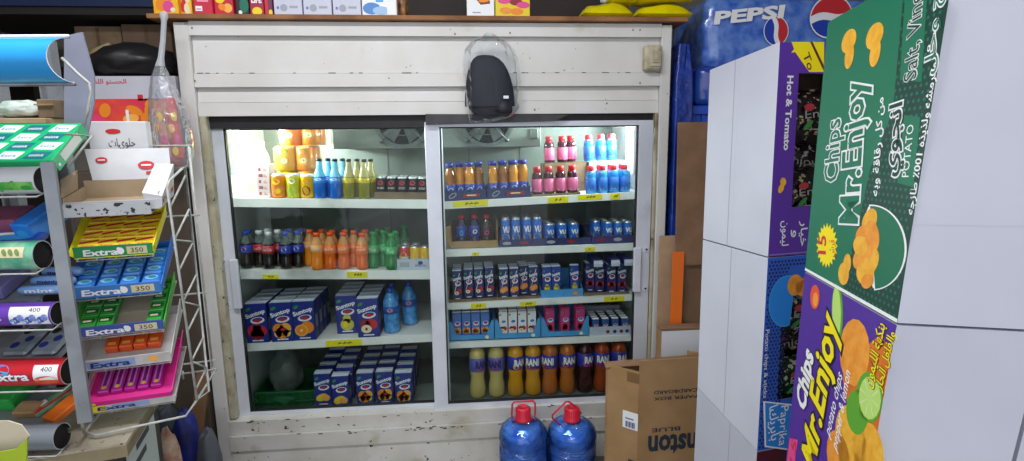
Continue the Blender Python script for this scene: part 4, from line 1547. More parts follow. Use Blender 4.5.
def ring(a, f, wd):
    return [a, a + wd, f + wd, f]


# green box
b = carton_hexa(ring(N0 + lift, F0 + lift, WD) + ring(N1, F1, WD), {5: GREEN_P})
g = QFr(F0 + lift, N0 + lift, N1, F1, .347, .555)
G = lambda px, py: _inv(g, px, py)
UP = PI / 2


def quadpx(b, fr, pts, m, l=.0004):
    b.poly(fr, [_inv(fr, *p) for p in pts], m, l)


def textpx(b, fr, t, p0, p1, hpx, m, **k):
    """text running from pixel p0 to p1; hpx = pixel of a point at the cap line beside p0"""
    u0, v0 = _inv(fr, *p0)
    u1, v1 = _inv(fr, *p1)
    uh, vh = _inv(fr, *hpx)
    rot = math.atan2(v1 - v0, u1 - u0)
    d = V((math.cos(rot), math.sin(rot)))
    h = abs(d.x * (vh - v0) - d.y * (uh - u0))
    b.text(fr, t, u0, v0, h, m, al='L', rot=rot, w=math.hypot(u1 - u0, v1 - v0), **k)


quadpx(b, g, [(843, 288), (897, 322), (949, 0), (903, 0), (893, 110), (870, 170), (858, 225)], DGREEN_P, .0002)
for i in range(18):                 # printed dots on the dark patch
    for j in range(46):
        u, v = .010 + i * .0125 + (j % 2) * .006, .008 + j * .0115
        uu = .347 - u
        lim = .20 if v < .10 else (.17 if v < .25 else .10)
        if u < lim:
            b.ell(g, uu, v, .0030, .0030, GREEN_P, .0003, n=6)
for px, py in ((848, 50), (873.5, 46)):
    u, v = G(px, py)
    b.ell(g, u, v + .018, .026, .024, CHIP_P)
    b.ell(g, u + .008, v - .014, .016, .026, CHIP_P, .0006)
textpx(b, g, 'Chips', (838, 181), (841, 118), (824, 181), GREEN_P, bold=.01, outline=P_WHITE, oamt=.045)
textpx(b, g, 'Mr.Enjoy', (858, 223), (865.5, 78), (839, 223), GREEN_P, bold=.02, outline=P_WHITE, oamt=.05)
AR = lambda s: s[::-1]
textpx(b, g, AR('\uFEE3\uFEE6 \uFEDB\uFEDE \uFEAD\uFED7\uFE8E\uFED7\uFE94 \uFEED\uFE91\uFEEA'), (878, 196), (884, 97), (872, 196), P_WHITE, bold=.02)
textpx(b, g, AR('\uFE8D\uFEE7\uFEA0\uFEEE\uFEF1'), (896, 176), (903, 102), (884, 176), DGREEN_P, bold=.02, outline=P_WHITE, oamt=.06)
quadpx(b, g, [(897.5, 183), (913.5, 187), (920.5, 117), (904.5, 115)], GREEN_P, .0005)
textpx(b, g, 'POTATO', (909, 177), (914.5, 124), (902, 176), P_WHITE, l=.0009)
textpx(b, g, AR('\uFEE3\uFED8\uFEAE\uFEE3\uFEB8\uFEEA \uFEED\uFEDF\uFEAC\uFEF3\uFEAC\uFEE9 100\u066A \uFEC3\uFE8E\uFEAF\uFE9F\uFEEA'), (913, 215), (938, 62), (907, 215), P_WHITE, bold=.02)
quadpx(b, g, [(900, 80), (922, 82), (929, -28), (907, -30)], GREEN_P, .0005)
textpx(b, g, 'Salt, Vinegar', (917, 78), (926, -40), (904, 77), DGREEN_P, l=.0009, outline=P_WHITE, oamt=.04)
textpx(b, g, AR('\uFEE3\uFEE0\uFEA2 \uFEED\uFEA7\uFEDE'), (934, 74), (945, -40), (924, 73), GREEN_P, outline=P_WHITE, oamt=.06)
u, v = G(826.8, 245.5)                # price burst
pts = []
for k in range(40):
    a, r = 2 * PI * k / 40, (.046 if k % 2 else .036)
    pts.append((u + math.cos(a) * r, v + math.sin(a) * r))
for k in range(40):
    b.poly(g, [(u, v), pts[k], pts[(k + 1) % 40]], YEL_P, .0005)
textpx(b, g, '15', (826, 254), (826.5, 236), (818, 253), P_RED, l=.0009, bold=.02)
textpx(b, g, AR('\uFED7\uFEAE\uFEB5'), (834.5, 257), (835, 240), (829, 257), P_RED, l=.0009)
def ellpx(b, fr, px, py, rx, ry, m, l=.0005, rot=0.0, n=18, a0=0.0, a1=2 * PI):
    """an ellipse given by its outline in the photograph"""
    full = a1 - a0 > 6.2
    pts = []
    for k in range(n if full else n + 1):
        a = a0 + (a1 - a0) * k / n
        x, y = math.cos(a) * rx, math.sin(a) * ry
        pts.append((px + x * math.cos(rot) - y * math.sin(rot), py + x * math.sin(rot) + y * math.cos(rot)))
    quadpx(b, fr, pts, m, l)


ellpx(b, g, 872, 247.5, 35, 43, P_WHITE, .0005, -.06, 24, -PI / 2, PI / 2)
ellpx(b, g, 873, 247.5, 32, 41.5, M('print_bowl_green', '#0d6b4c', .5), .0007, -.06, 24, -PI / 2, PI / 2)
for k, (px, py, rx, ry) in enumerate(((870, 221, 7, 13), (864, 237, 8, 12), (867, 250, 10, 13), (861, 258, 7, 12), (866, 272, 9, 13), (873, 236, 7, 16), (872, 262, 7, 14), (870, 246, 5, 13), (861, 246, 7, 10), (868, 281, 6, 8))):
    ellpx(b, g, px, py, rx, ry, (CHIP_P, CHIP2_P)[k % 2], .0009 + .00006 * k, .3 - .2 * (k % 3))
ellpx(b, g, 872.3, 247.5, 6.5, 41.5, P_WHITE, .0006, -.06)
u, v = G(845, 270)
b.ell(g, u - .003, v - .008, .020, .021, CHIP_P)
b.ell(g, u + .006, v + .014, .014, .018, CHIP_P, .0006)
b.rect(g, 0, 0, .347, .006, P_WHITE, .0006)
wf = QFr(N0 + lift, N0 + WD + lift, N1 + WD, N1, .27, .555)
b.rect(wf, .004, .152, .266, .1528, M('card_faint_seam', '#b2b5c0', .8), .0003)
green_box = tag(b.build('chips_carton'), 'green carton of potato chips with printed bowl, top of the nearest stack', 'carton', 'nearest stack of chips cartons')

# purple box under it
W2 = WD.normalized() * _inv(QFr(N9, N9 + WD, N0 + WD, N0, .27, .578), 1017, 440)[0]
b = carton_hexa(ring(N9, F9, W2) + ring(N0, F0, W2), {5: PURPLE_P})
p = QFr(F9, N9, N0, F0, .347, .578)
quadpx(b, p, [(842, 461), (838, 520), (862, 520), (892, 350), (880, 335), (868, 345), (866, 330), (858, 334), (846, 345), (843, 380), (850, 420)], M('print_splash', '#d97418', .5, var=1, col2='#c85f12', scale=30), .0002)
for px, py, ru, rv, m in ((854, 352, .052, .052, CHIP2_P), (850, 440, .06, .05, CHIP_P), (838, 458, .05, .04, CHIP2_P), (868, 455, .05, .045, CHIP_P)):
    u, v = _inv(p, px, py)
    b.ell(p, u, v, ru, rv, m, .0004)
for px, py, r in ((857, 412, .038), (869, 397, .042)):
    u, v = _inv(p, px, py)
    b.ell(p, u, v, r, r * .86, LIMED_P, .0006, rot=.3)
    if px > 860:
        b.ell(p, u + .003, v, r * .82, r * .72, LIME_P, .0007, rot=.3)
        for k in range(8):
            a = k * PI / 4
            b.poly(p, [(u + .003, v), (u + math.cos(a - .02) * r * .72, v + math.sin(a - .02) * r * .62), (u + math.cos(a + .02) * r * .72, v + math.sin(a + .02) * r * .62)], P_WHITE, .0008)
u, v = _inv(p, 837.5, 313)
b.ell(p, u, v, .022, .052, LIMED_P, rot=.35)
b.ell(p, u - .003, v, .017, .045, LIME_P, .0006, rot=.35)
u, v = _inv(p, 815, 297)
b.ell(p, u, v, .022, .024, M('print_pepper', '#e4502a', .5))
b.ell(p, u + .004, v - .004, .012, .014, CHIP2_P, .0006)
textpx(b, p, 'Chips', (805, 413), (814, 357), (794.5, 411), P_WHITE, bold=.04, outline=P_BLACK, oamt=.03)
textpx(b, p, 'Mr.Enjoy', (814, 476), (839, 322), (799, 470), YEL_P, bold=.03, shear=.1, outline=P_BLACK, oamt=.05)
textpx(b, p, 'potato chips', (830, 438), (843, 376), (824, 436), P_WHITE, bold=.01, shear=.2)
textpx(b, p, 'pepper & lemon', (837, 452), (851, 373), (831, 450), P_WHITE, bold=.01, shear=.2)
textpx(b, p, AR('\uFE91\uFEE8\uFEDC\uFEEC\uFE94 \uFE8D\uFEDF\uFEE0\uFEF4\uFEE4\uFEEE\uFEE5'), (872, 388), (886, 326), (864, 386), YEL_P, bold=.02, outline=P_BLACK, oamt=.04)
textpx(b, p, AR('\uFEED\uFE8D\uFEDF\uFED4\uFEE0\uFED4\uFEDE \uFE8D\uFEDF\uFEA4\uFE8E\uFEAD'), (882, 392), (896, 334), (875, 390), YEL_P, bold=.02, outline=P_BLACK, oamt=.04)
quadpx(b, p, [(786, 470), (794, 470), (798, 440), (790, 438)], P_PINK, .0005)
textpx(b, p, '15', (794, 468), (797, 444), (789, 466), P_RED, l=.0009)
tag(b.build('chips_carton'), 'purple carton of pepper and lemon chips, directly under the green one', 'carton', 'nearest stack of chips cartons')
b = carton_hexa(ring(V((N9.x, N9.y, 0.004)), V((F9.x, F9.y, .004)), WD * 1.75) + ring(N9 - lift, F9 - lift, WD * 1.75), {5: GREEN_P})
tag(b.build('chips_carton'), 'carton at the foot of the nearest chips stack, under the purple one', 'carton', 'nearest stack of chips cartons')

gap = W2.normalized() * .006
W3 = W2.normalized() * .25
b = carton_hexa(ring(N9 + W2 + gap, F9 + W2 + gap, W3) + ring(N0 + W2 + gap - lift, F0 + W2 + gap - lift, W3), {})
tag(b.build('chips_carton'), 'plain white carton at the right edge, beside the purple chips carton', 'carton', 'nearest stack of chips cartons')
# far stack --------------------------------------------------------------
C0, L0 = atd(768, 258, 1.5), atd(703, 240, 1.78)
C0.z = L0.z = 1.131
C1 = atd(780, 42, 1.5)
L1 = onplane(710, 70, L0, C0, C1)
C9 = atd(757, 453, 1.5)
C9.z = .605
L9 = onplane(697.5, 388, L0, C0, C9)
RD = V((.289, .057, 0)).normalized() * .345
def foil(name, col, col2, speck):
    return M(name, col, .2, metal=.4, var=1, col2=col2, scale=22, speck=speck, speck_amt=.13, speck_scale=48, bump=.9, bscale=30)  # the pale specks paint glints of light into the foil colour


FOIL = [foil('chip_bag_black', '#17131a', '#2d2629', '#b7a67c'), foil('chip_bag_grey', '#3c393c', '#1a181a', '#c4c2c0'), foil('chip_bag_green', '#1e4a30', '#141c17', '#b8bcae')]
GOLD = M('bag_gold_print', '#b0884a', .4, metal=.3)
SILV = M('bag_silver_print', '#9a9c98', .35, metal=.4)


def far_box(a0, l0, a1, l1, face, hole, prints, label, bags):
    """carton whose printed front has a window cut into it, with bags of chips inside"""
    c = ring(a0, l0, RD) + ring(a1, l1, RD)
    b = carton_hexa(c, {}, skip=(2,))
    H = (a1 - a0).length
    fr = QFr(a0, a0 + RD, a1 + RD, a1, .345, H)
    u0, v0, u1, v1 = hole(fr)
    dp = .20
    for q in ((0, 0, .345, v0), (0, v1, .345, H), (0, v0, u0, v1), (u1, v0, .345, v1)):
        b.rect(fr, *q, face, 0)
        b.poly(fr, [(q[2], q[1]), (q[0], q[1]), (q[0], q[3]), (q[2], q[3])], CARD_IN, -.003)
    e = .004
    lo = .088                      # the inside floor stays above the sloping base
    k = [(e, lo), (.345 - e, lo), (.345 - e, H - e), (e, H - e)]
    for i in range(4):
        p, q = k[i], k[(i + 1) % 4]
        b.add([fr.p(*p, -.003), fr.p(*q, -.003), fr.p(*q, -dp), fr.p(*p, -dp)], [(0, 1, 2, 3)], CARD_IN)
    b.poly(fr, k, CARD_IN, -dp)
    prints(b, fr)
    sf = QFr(l0, a0, a1, l1, .295, H)      # white side: fold seam and tape edge
    us, _ = _inv(sf, 727.5, 230) if a0.z > 1 else _inv(sf, 729, 300)
    b.rect(sf, us, .002, us + .0022, H - .002, SEAM, .0003)
    b.rect(sf, us + .02, .002, us + .0208, H - .002, M('card_faint_seam', '#b2b5c0', .8), .0003)
    o = tag(b.build('chips_carton'), label, 'carton', 'far stack of chips cartons')
    n = 0
    for n, (u, v, ru, rv, t, m, lab) in enumerate(bags):
        z0 = -.042 - (n % 2) * .066
        bb = B()
        rows = []
        for i in range(9):
            s = -1 + 2 * i / 8
            row = []
            for j in range(13):
                w = -1 + 2 * j / 12
                th = .030 * (1 - abs(s) ** 3) * (1 - abs(w) ** 4)
                x, y = w * ru * (1 - .06 * (1 - s * s)), s * rv
                cr, sr = math.cos(t), math.sin(t)
                row.append(fr.p(u + x * cr - y * sr, v + x * sr + y * cr, z0 + th + .003 * math.sin(9 * w + 5 * s)))
            rows.append(row)
        bb.grid(rows, m, True)
        back = [[q - fr.n * (2 * ((q - fr.p(0, 0, z0)).dot(fr.n))) for q in r][::-1] for r in rows]
        bb.grid(back, m, True)
        f2 = QFr(*[fr.p(u + x * math.cos(t) - y * math.sin(t), v + x * math.sin(t) + y * math.cos(t), z0 + .034) for x, y in ((-ru * .6, -rv * .6), (ru * .6, -rv * .6), (ru * .6, rv * .6), (-ru * .6, rv * .6))], ru * 1.2, rv * 1.2)
        bb.text(f2, 'Enjoy', ru * .6, rv * .5, rv * .32, SILV, w=ru * .95, l=.001)
        bb.ell(f2, ru * .9, rv * .25, ru * .18, rv * .16, GOLD, .001)
        bb.ell(f2, ru * .25, rv * .9, ru * .14, rv * .14, M('bag_red_print', '#a03038', .4), .001)
        bb.ell(f2, ru * .2, rv * .25, ru * .16, rv * .1, M('bag_green_print', '#2f7a3c', .4), .001, rot=.6)
        bb.poly(f2, [(0, rv * .15), (ru * .5, rv * .02), (ru * 1.15, rv * .12), (ru * .5, rv * .08)], SILV, .001)
        ob = bb.build('chip_bag')
        tag(ob, lab, 'bag of chips', 'bags of chips inside the cut-open cartons')
    return o


def purple_prints(b, fr):
    quadpx(b, fr, [(791.5, 42), (824, 42), (824, 72), (809, 72), (802, 62), (795, 52), (791, 53), (794, 49)], YEL_P)
    quadpx(b, fr, [(810, 42), (812.5, 42), (824, 66), (824, 72)], MAROON_P, .0006)
    textpx(b, fr, 'To', (802.5, 55), (808, 71), (809.5, 52.5), MAROON_P, l=.0008, bold=.01)
    textpx(b, fr, 'Hot & Tomato', (787.5, 76), (783.5, 150), (793.5, 76.5), P_WHITE, bold=.03)
    u, v = _inv(fr, 783, 184)
    b.ell(fr, u, v + .006, .010, .012, CHIP_P, rot=.4)
    b.ell(fr, u - .006, v - .012, .009, .014, CHIP_P, .0006, rot=-.4)
    for t, x, y0, y1 in ((AR('\uFEDF\uFEF4\uFEE4\uFEEE\uFEE5'), 782.5, 221, 246), (AR('\uFEED'), 793, 230, 237), (AR('\uFEA7\uFEF4\uFE8E\uFEAD'), 801, 221, 246)):
        textpx(b, fr, t, (x, y0), (x - 1, y1), (x + 7, y0), P_WHITE, bold=.01)
    b.rect(fr, .004, .002, .343, .006, M('print_lavender', '#8a6ac8', .5))


def blue_prints(b, fr):
    H = fr.H
    for j in range(52):
        for i in range(30):
            u, v = .008 + i * .0115 + (j % 2) * .0057, .008 + j * .0100
            if u < .075 or v > H - .03:
                b.ell(fr, u, v, .0042, .0042, BLUED_P, .0002, n=6)
    u, v = _inv(fr, 786, 301)
    b.ell(fr, u, v, .058, .072, P_SKY, .0004, n=24, a0=PI / 2 - .5, a1=PI * 1.5 + .3)
    b.ell(fr, u, v, .055, .069, SKY_P, .0005, n=24, a0=PI / 2 - .5, a1=PI * 1.5 + .3)
    for px, py, ru, rv in ((795, 285, .026, .030), (803, 287, .026, .026), (810, 284, .028, .028)):
        u, v = _inv(fr, px, py)
        b.ell(fr, u, v, ru, rv, CHIP2_P, .0006)
    quadpx(b, fr, [(764.5, 447), (803, 452), (810, 406), (763, 401)], P_WHITE, .0004)
    quadpx(b, fr, [(766, 445.5), (802, 450.5), (809, 407.5), (765, 402.5)], SKY_P, .0006)
    textpx(b, fr, 'Paprika', (781, 406), (778.5, 446), (789, 406.5), P_WHITE, l=.0009)
    textpx(b, fr, AR('\uFE91\uFE8E\uFE91\uFEAE\uFEF3\uFED9\uFE8E'), (769, 407), (771, 441), (778, 407), P_WHITE, l=.0009, bold=.01)
    textpx(b, fr, 'Potato chips & sticks', (765.5, 330), (763, 398), (769.5, 330), P_WHITE, l=.0009)


holeP = lambda fr: (lambda a, c: (a[0], a[1], .30, c[1]))(_inv(fr, 791.5, 207), _inv(fr, 796, 73))
holeB = lambda fr: (lambda a, c: (a[0], a[1], .30, c[1]))(_inv(fr, 777, 400), _inv(fr, 783, 297))
for z in (C0, L0):
    pass
up = V((0, 0, .004))
far_box(C0 + up, L0 + up, C1, L1, PURPLE2_P, holeP, purple_prints, 'white-sided carton with purple cut-open front showing black chip bags, behind the green one',
        ((.16, .175, .125, .070, .10, FOIL[0], 'black chip bag lowest in the purple carton window'), (.165, .265, .125, .080, -.12, FOIL[1], 'grey-black shiny chip bag, middle one in the purple carton window'), (.165, .395, .125, .078, .10, FOIL[0], 'black and gold chip bag, topmost in the purple carton window')))
far_box(C9 + up, L9 + up, C0, L0, BLUE_P, holeB, blue_prints, 'white-sided carton with dotted blue paprika front, under the purple cut-open one',
        ((.165, .170, .125, .062, -.08, FOIL[2], 'green and black chip bag lowest in the blue carton window'), (.17, .262, .125, .072, .08, FOIL[0], 'black chip bag, middle one in the blue carton window'), (.165, .358, .125, .068, -.05, FOIL[1], 'grey chip bag, topmost in the blue carton window')))
b = carton_hexa(ring(V((C9.x, C9.y, .004)), V((L9.x, L9.y, .004)), RD) + ring(C9, L9, RD), {2: MAROON_P})
sf = QFr(V((L9.x, L9.y, .004)), V((C9.x, C9.y, .004)), C9, L9, .295, .6)
us, _ = _inv(sf, 729, 440)
b.rect(sf, us, .002, us + .0022, .598, SEAM, .0003)
tag(b.build('chips_carton'), 'white-sided carton with maroon front at the foot of the far chips stack', 'carton', 'far stack of chips cartons')

# ------------------------------------------------------------------ flattened cardboard between fridge and cartons
def sheet(name, x0, x1, y, z0, z1, th, lean, m, label, cat='cardboard', bend=0.0, extra=None, rot=0.0):
    """a standing sheet of corrugated card, leaning back by lean at its top"""
    b = B()
    n = 6
    rows = []
    for k in range(n + 1):
        t = k / n
        yy = y + lean * t + bend * math.sin(PI * t)
        z = z0 + (z1 - z0) * t
        rows.append([V((x0, yy, z)), V((x1, yy + rot, z)), V((x1, yy + rot + th, z)), V((x0, yy + th, z))])
    b.grid(rows, m, False, True)
    b.add(rows[0], [(3, 2, 1, 0)], m)
    b.add(rows[-1], [(0, 1, 2, 3)], m)
    if extra:
        extra(b)
    return tag(b.build(name), label, cat)


BROWN = M('brown_cardboard', '#8a6a50', 0.8, var=1, col2='#7a5b42', scale=9, bump=.08, bscale=14)
TAN = M('tan_cardboard', '#a9875f', 0.8, var=1, col2='#9a784f', scale=7, bump=.06, bscale=14)
DARKB = M('dark_cardboard_edge', '#5b4736', 0.85)
xa, xb = at(679.5, 122, y=-.14).x, at(712, 122, y=-.14).x
sheet('cardboard_sheet', xa, xb + .1, -.16, at(690, 265, y=-.16).z, at(690, 122, y=-.14).z, .012, .03, BROWN, 'upper brown cardboard sheet standing between the fridge and white cartons')
sheet('cardboard_sheet', xa - .003, xb + .1, -.145, .004, at(690, 258, y=-.14).z, .012, .0, M('brown_cardboard_lower', '#7d6047', .8, var=1, col2='#6c523b', scale=9), 'lower brown cardboard sheet standing behind the white-faced carton')
xo0, xo1 = at(668.5, 290, y=-.17).x, at(680, 290, y=-.17).x
sheet('plastic_sheet', xo0 + .012, xo1 + .01, -.178, .004, at(672, 252, y=-.17).z, .01, .0, M('orange_plastic', '#e8701a', .4), 'narrow bright orange upright panel beside the fridge', 'panel')
sheet('cardboard_sheet', xo0 - .02, xo1 + .05, -.10, .004, at(672, 236, y=-.1).z, .012, .0, M('pale_kraft', '#b89a7c', .8, var=1, col2='#a5876a', scale=9), 'pale cardboard strip standing behind the orange panel')

# white-faced carton piece
y = -.24
xa, xb = at(661, 345, y=y).x, at(702, 345, y=y).x
za, zb2 = .004, at(680, 330, y=y).z
b = B()
b.box(xa, xb, y, y + .05, za, zb2, TAN, .002, {2: M('white_card_face', '#d8dce2', .5)})
b.box(xa - .004, xb, y - .003, y + .05, zb2, zb2 + .012, BROWN, .002)
b.rect(Fr((xa, y, 0), (1, 0, 0), (0, 0, 1)), xb - xa - .012, .01, xb - xa - .004, zb2 - .01, P_YELLOW)
tag(b.build('carton_box'), 'white-faced flat carton with brown top edge behind the printed brown box', 'box')

# printed brown box standing upside down
ye = -.40
P = at(640, 361, y=ye)
zt = P.z
xr1 = P.x + .375
xl_, yl_ = at(606, 364, y=-.30).x, -.30
zl_ = at(606, 363, y=-.30).z           # the left corner has sagged a little
b = B()
th = .006


def panel(b, p, q, z0, z1, m, th=.006):
    """an upright panel from p to q (x, y)"""
    d = V((q[0] - p[0], q[1] - p[1], 0)).normalized()
    n = V((-d.y, d.x, 0)) * th
    c = [V((p[0], p[1], z0)), V((q[0], q[1], z0)), V((q[0], q[1], z0)) + n, V((p[0], p[1], z0)) + n]
    b.hexa(c + [k + V((0, 0, z1 - z0)) for k in c], m)


panel(b, (P.x, ye), (xr1, ye + .015), .004, zt, TAN)
panel(b, (xl_, yl_), (P.x - .001, ye), .004, zl_ - .004, TAN)
panel(b, (xl_ + .36, yl_ + .012), (xl_, yl_), .004, zl_ - .01, TAN)
panel(b, (xr1, ye + .015), (xl_ + .36, yl_ + .012), .004, zt - .01, TAN)
# folded top flap with its torn edge
b.hexa([V((xl_ - .004, yl_ - .012, zl_ - .016)), V((xr1, ye - .012, zt - .006)), V((xr1, ye + .02, zt - .002)), V((xl_ - .004, yl_ + .02, zl_ - .012)),
        V((xl_ + .004, yl_ + .0, zl_)), V((xr1, ye + .004, zt + .016)), V((xr1, ye + .018, zt + .016)), V((xl_ + .004, yl_ + .014, zl_))], BROWN)
fr = Fr((P.x, ye, 0), (xr1 - P.x, .015, 0), (0, 0, 1))


def uvf(fr, px, py):
    d = ray(px, py)
    t = (fr.o - CAM).dot(fr.n) / d.dot(fr.n)
    q = CAM + d * t - fr.o
    return q.dot(fr.ex), q.dot(fr.ey)


PRN = M('box_ink_dark', '#20303e', .7)
u0, v0 = uvf(fr, 649, 437)
u1, v1 = uvf(fr, 649, 457)
ww = abs(uvf(fr, 694, 440)[0] - u0) * 7 / 4.15
b.text(fr, 'Winston', u0, v0, abs(v1 - v0) * 1.1, PRN, rot=PI, al='R', bold=.035, w=ww)
for t, x0, x1, y0, y1 in (('BLUE', 652, 680, 428.5, 432.5), ('PAPER BOX', 654, 697, 397.5, 400.8), ('CARDBOARD', 654, 697, 391, 394.5)):
    a0, c0 = uvf(fr, x0, y0)
    a1, c1 = uvf(fr, x0, y1)
    a2, _ = uvf(fr, x1, y0)
    b.text(fr, t, a0, c0, abs(c1 - c0), PRN, rot=PI, al='R', w=abs(a2 - a0), bold=.02)
fl = Fr((xl_, yl_, 0), (P.x - xl_, ye - yl_, 0), (0, 0, 1))
a, c = uvf(fl, 623, 409.5)
d_, e = uvf(fl, 640, 432)
LW = (P.x - V((xl_, yl_, 0)).x)
ulen = math.hypot(P.x - xl_, ye - yl_)
b.rect(fl, a, e, ulen - .001, c, P_WHITE, .0018)
for k in range(9):                  # bar code bars and small print
    u = a + (ulen - a) * (.2 + .07 * k)
    b.rect(fl, u, e + (c - e) * .08, u + (.003 if k % 3 else .0045), e + (c - e) * .42, M('bar_ink', '#4a5a88', .7), .0023)
b.rect(fl, a + .012, e + (c - e) * .55, ulen - .02, e + (c - e) * .62, M('bar_ink', '#4a5a88', .7), .0023)
q0, q1 = uvf(fl, 627.5, 362), uvf(fl, 639, 384)
b.rect(fl, q0[0], q1[1], ulen - .001, zl_ - .012, M('brown_tape', '#7a5c3c', .4), .0018)
q0, q1 = uvf(fl, 624, 457), uvf(fl, 639, 470)
b.rect(fl, q0[0] + .02, q1[1], ulen - .004, q0[1], PRN, .0018)
tag(b.build('cardboard_box'), 'open brown cardboard box printed upside down, with white barcode label', 'box')

# ------------------------------------------------------------------ water jugs
JUG = clear_mat('jug_plastic', '#b4d4fc', gloss=.05, body=.04, body_col='#5f9bf0', rough=.06, bump=.35, bscale=26)
JUGW = M('jug_water', '#5fa4ee', .08, coat=.8, var=1, col2='#c0e0ff', scale=16, trans=.25)
JCAP = M('jug_cap_red', '#d4203a', .4)


def jug(px, y, label, hrot, tilt):
    c = at(px, 430, y=y)
    R = 24.3 * (at(px + 1, 430, y=y) - c).length
    zc0 = at(px, 418, y=y).z          # underside of the cap
    root = thing('water_jug', label, 'water jug', (c.x, y, 0), 'red-capped water jugs')
    h = zc0
    nk = R * .25
    prof = [(0, .012), (R * .5, .006), (R * .84, .002), (R * .97, .012), (R, .03)]
    for k in range(4):
        z = .05 + k * (h * .5 - .05) / 4
        prof += [(R, z), (R * .965, z + .008), (R, z + .016)]
    prof += [(R, h * .60), (R * .99, h * .68), (R * .93, h * .77), (R * .80, h * .86), (R * .60, h * .93), (nk * 1.1, h * .975), (nk, h * .985), (nk, h)]
    b = B()
    b.lathe(prof, JUG, (c.x, y, .001), 32)
    b.build('body', root)
    w = B()                             # water behind the pressed facets of the plastic
    rows = []
    K = 16
    for j in range(13):
        z = .010 + (h * .86) * j / 12
        r = R * .955 if z < h * .66 else R * .955 * math.sqrt(max(.05, 1 - ((z / h - .66) / .34) ** 2))
        rows.append([V((c.x + math.cos(2 * PI * (k + .5 * (j % 2)) / K) * r * (1 if (k + j) % 2 else .965), y + math.sin(2 * PI * (k + .5 * (j % 2)) / K) * r * (1 if (k + j) % 2 else .965), z)) for k in range(K)])
    w.grid(rows, JUGW, False, True)
    w.add(rows[0], [tuple(range(K))[::-1]], JUGW)
    w.add(rows[-1], [tuple(range(K))], JUGW)
    w.build('water', root)
    cap = B()
    ch = at(px, 407, y=y).z - zc0
    cap.lathe([(nk * .8, h - .012), (nk * 1.35, h - .010), (nk * 1.38, h + .004), (nk * 1.2, h + .008), (nk * 1.18, h + ch * .9), (nk * 1.0, h + ch), (nk * .6, h + ch), (nk * .55, h + ch - .004), (0, h + ch - .004)], JCAP, (c.x, y, .001), 24)
    for k in range(24):                 # grip ribs
        a = 2 * PI * k / 24
        x, yy = c.x + math.cos(a) * nk * 1.19, y + math.sin(a) * nk * 1.19
        cap.box(x - .0016, x + .0016, yy - .0016, yy + .0016, h + .010, h + ch * .86, JCAP)
    cap.build('cap', root)
    hd = B()
    w, hh = nk * 1.9, ch * 1.75
    ring = [(-w * .96, -.02), (-w, .3 * hh), (-w * .97, hh * .85), (-w * .8, hh), (w * .8, hh), (w * .97, hh * .85), (w, .3 * hh), (w * .96, -.02)]
    pts = []
    for u, v in ring:
        q = V((u, 0, v + .01))
        q = Matrix.Rotation(tilt, 3, 'Y') @ Matrix.Rotation(.25, 3, 'X') @ q
        q = Matrix.Rotation(hrot, 3, 'Z') @ q
        pts.append(V((c.x, y - nk * .2, h - .004)) + q)
    hd.tube(pts, .0042, JCAP, 8, closed=True)
    hd.build('handle', root)
    return root


jug(523.3, -.175, 'blue water jug with red cap and upright handle, left of the two by the fridge', 0.0, 0.0)
jug(571.8, -.165, 'blue water jug with red cap and sideways handle, beside the brown cardboard box', .1, -.75)

# ------------------------------------------------------------------ soda packs on blue crates behind the cartons
PEP = M('pepsi_film_blue', '#1d3f9e', .25, var=1, col2='#2f5cc0', scale=7, coat=.5, bump=.5, bscale=14)
PEPL = M('pepsi_film_light', '#3462c4', .22, var=1, col2='#6f93d8', scale=16, coat=.5, bump=.5, bscale=14)
CRATE_B = M('blue_crate_plastic', '#1c4fc4', .4, var=1, col2='#1740a6', scale=6)
FILM_B = M('blue_wrap_film', '#1a3c9e', .2, var=1, col2='#0f2a78', scale=12, coat=.6, bump=.9, bscale=30)
yp = .10
x0 = at(703, 60, y=yp).x
zb3 = at(703, 66, y=yp).z
zlo = at(703, 92, y=yp).z + .0
x1 = x0 + .98


def film_box(name, x0, x1, y0, y1, z0, z1, m, label, cat, seed, prints=None, amp=.012, group=None):
    """a shrink-wrapped block: rounded box with puckered film"""
    from mathutils import noise
    b = B()
    nx, nz = 22, 12
    def P(s, t, face):
        pass
    rows = []
    per = []
    L = [(x0, y0), (x1, y0), (x1, y1), (x0, y1)]
    seg = 14
    for i in range(4):
        p, q = L[i], L[(i + 1) % 4]
        for k in range(seg):
            per.append((p[0] + (q[0] - p[0]) * k / seg, p[1] + (q[1] - p[1]) * k / seg, i, k / seg))
    cx, cy = (x0 + x1) / 2, (y0 + y1) / 2
    for j in range(nz + 1):
        t = j / nz
        z = z0 + (z1 - z0) * t
        row = []
        for (x, y, i, u) in per:
            e = min(t, 1 - t)
            inset = .018 * max(0, 1 - e * 9) ** 2
            n = noise.noise(V((x * 9 + seed, y * 9, z * 9)))
            d = V((x - cx, y - cy, 0))
            dn = V(((0, -1, 0), (1, 0, 0), (0, 1, 0), (-1, 0, 0))[i])
            row.append(V((x, y, z)) + dn * (amp * n) * min(1, e * 6) - V((math.copysign(inset, d.x), math.copysign(inset, d.y), 0)))
        rows.append(row)
    b.grid(rows, m, True, True)
    b.add(rows[0], [tuple(range(len(rows[0])))[::-1]], m)
    b.add(rows[-1], [tuple(range(len(rows[0])))], m)
    if prints:
        prints(b)
    return tag(b.build(name), label, cat, group)


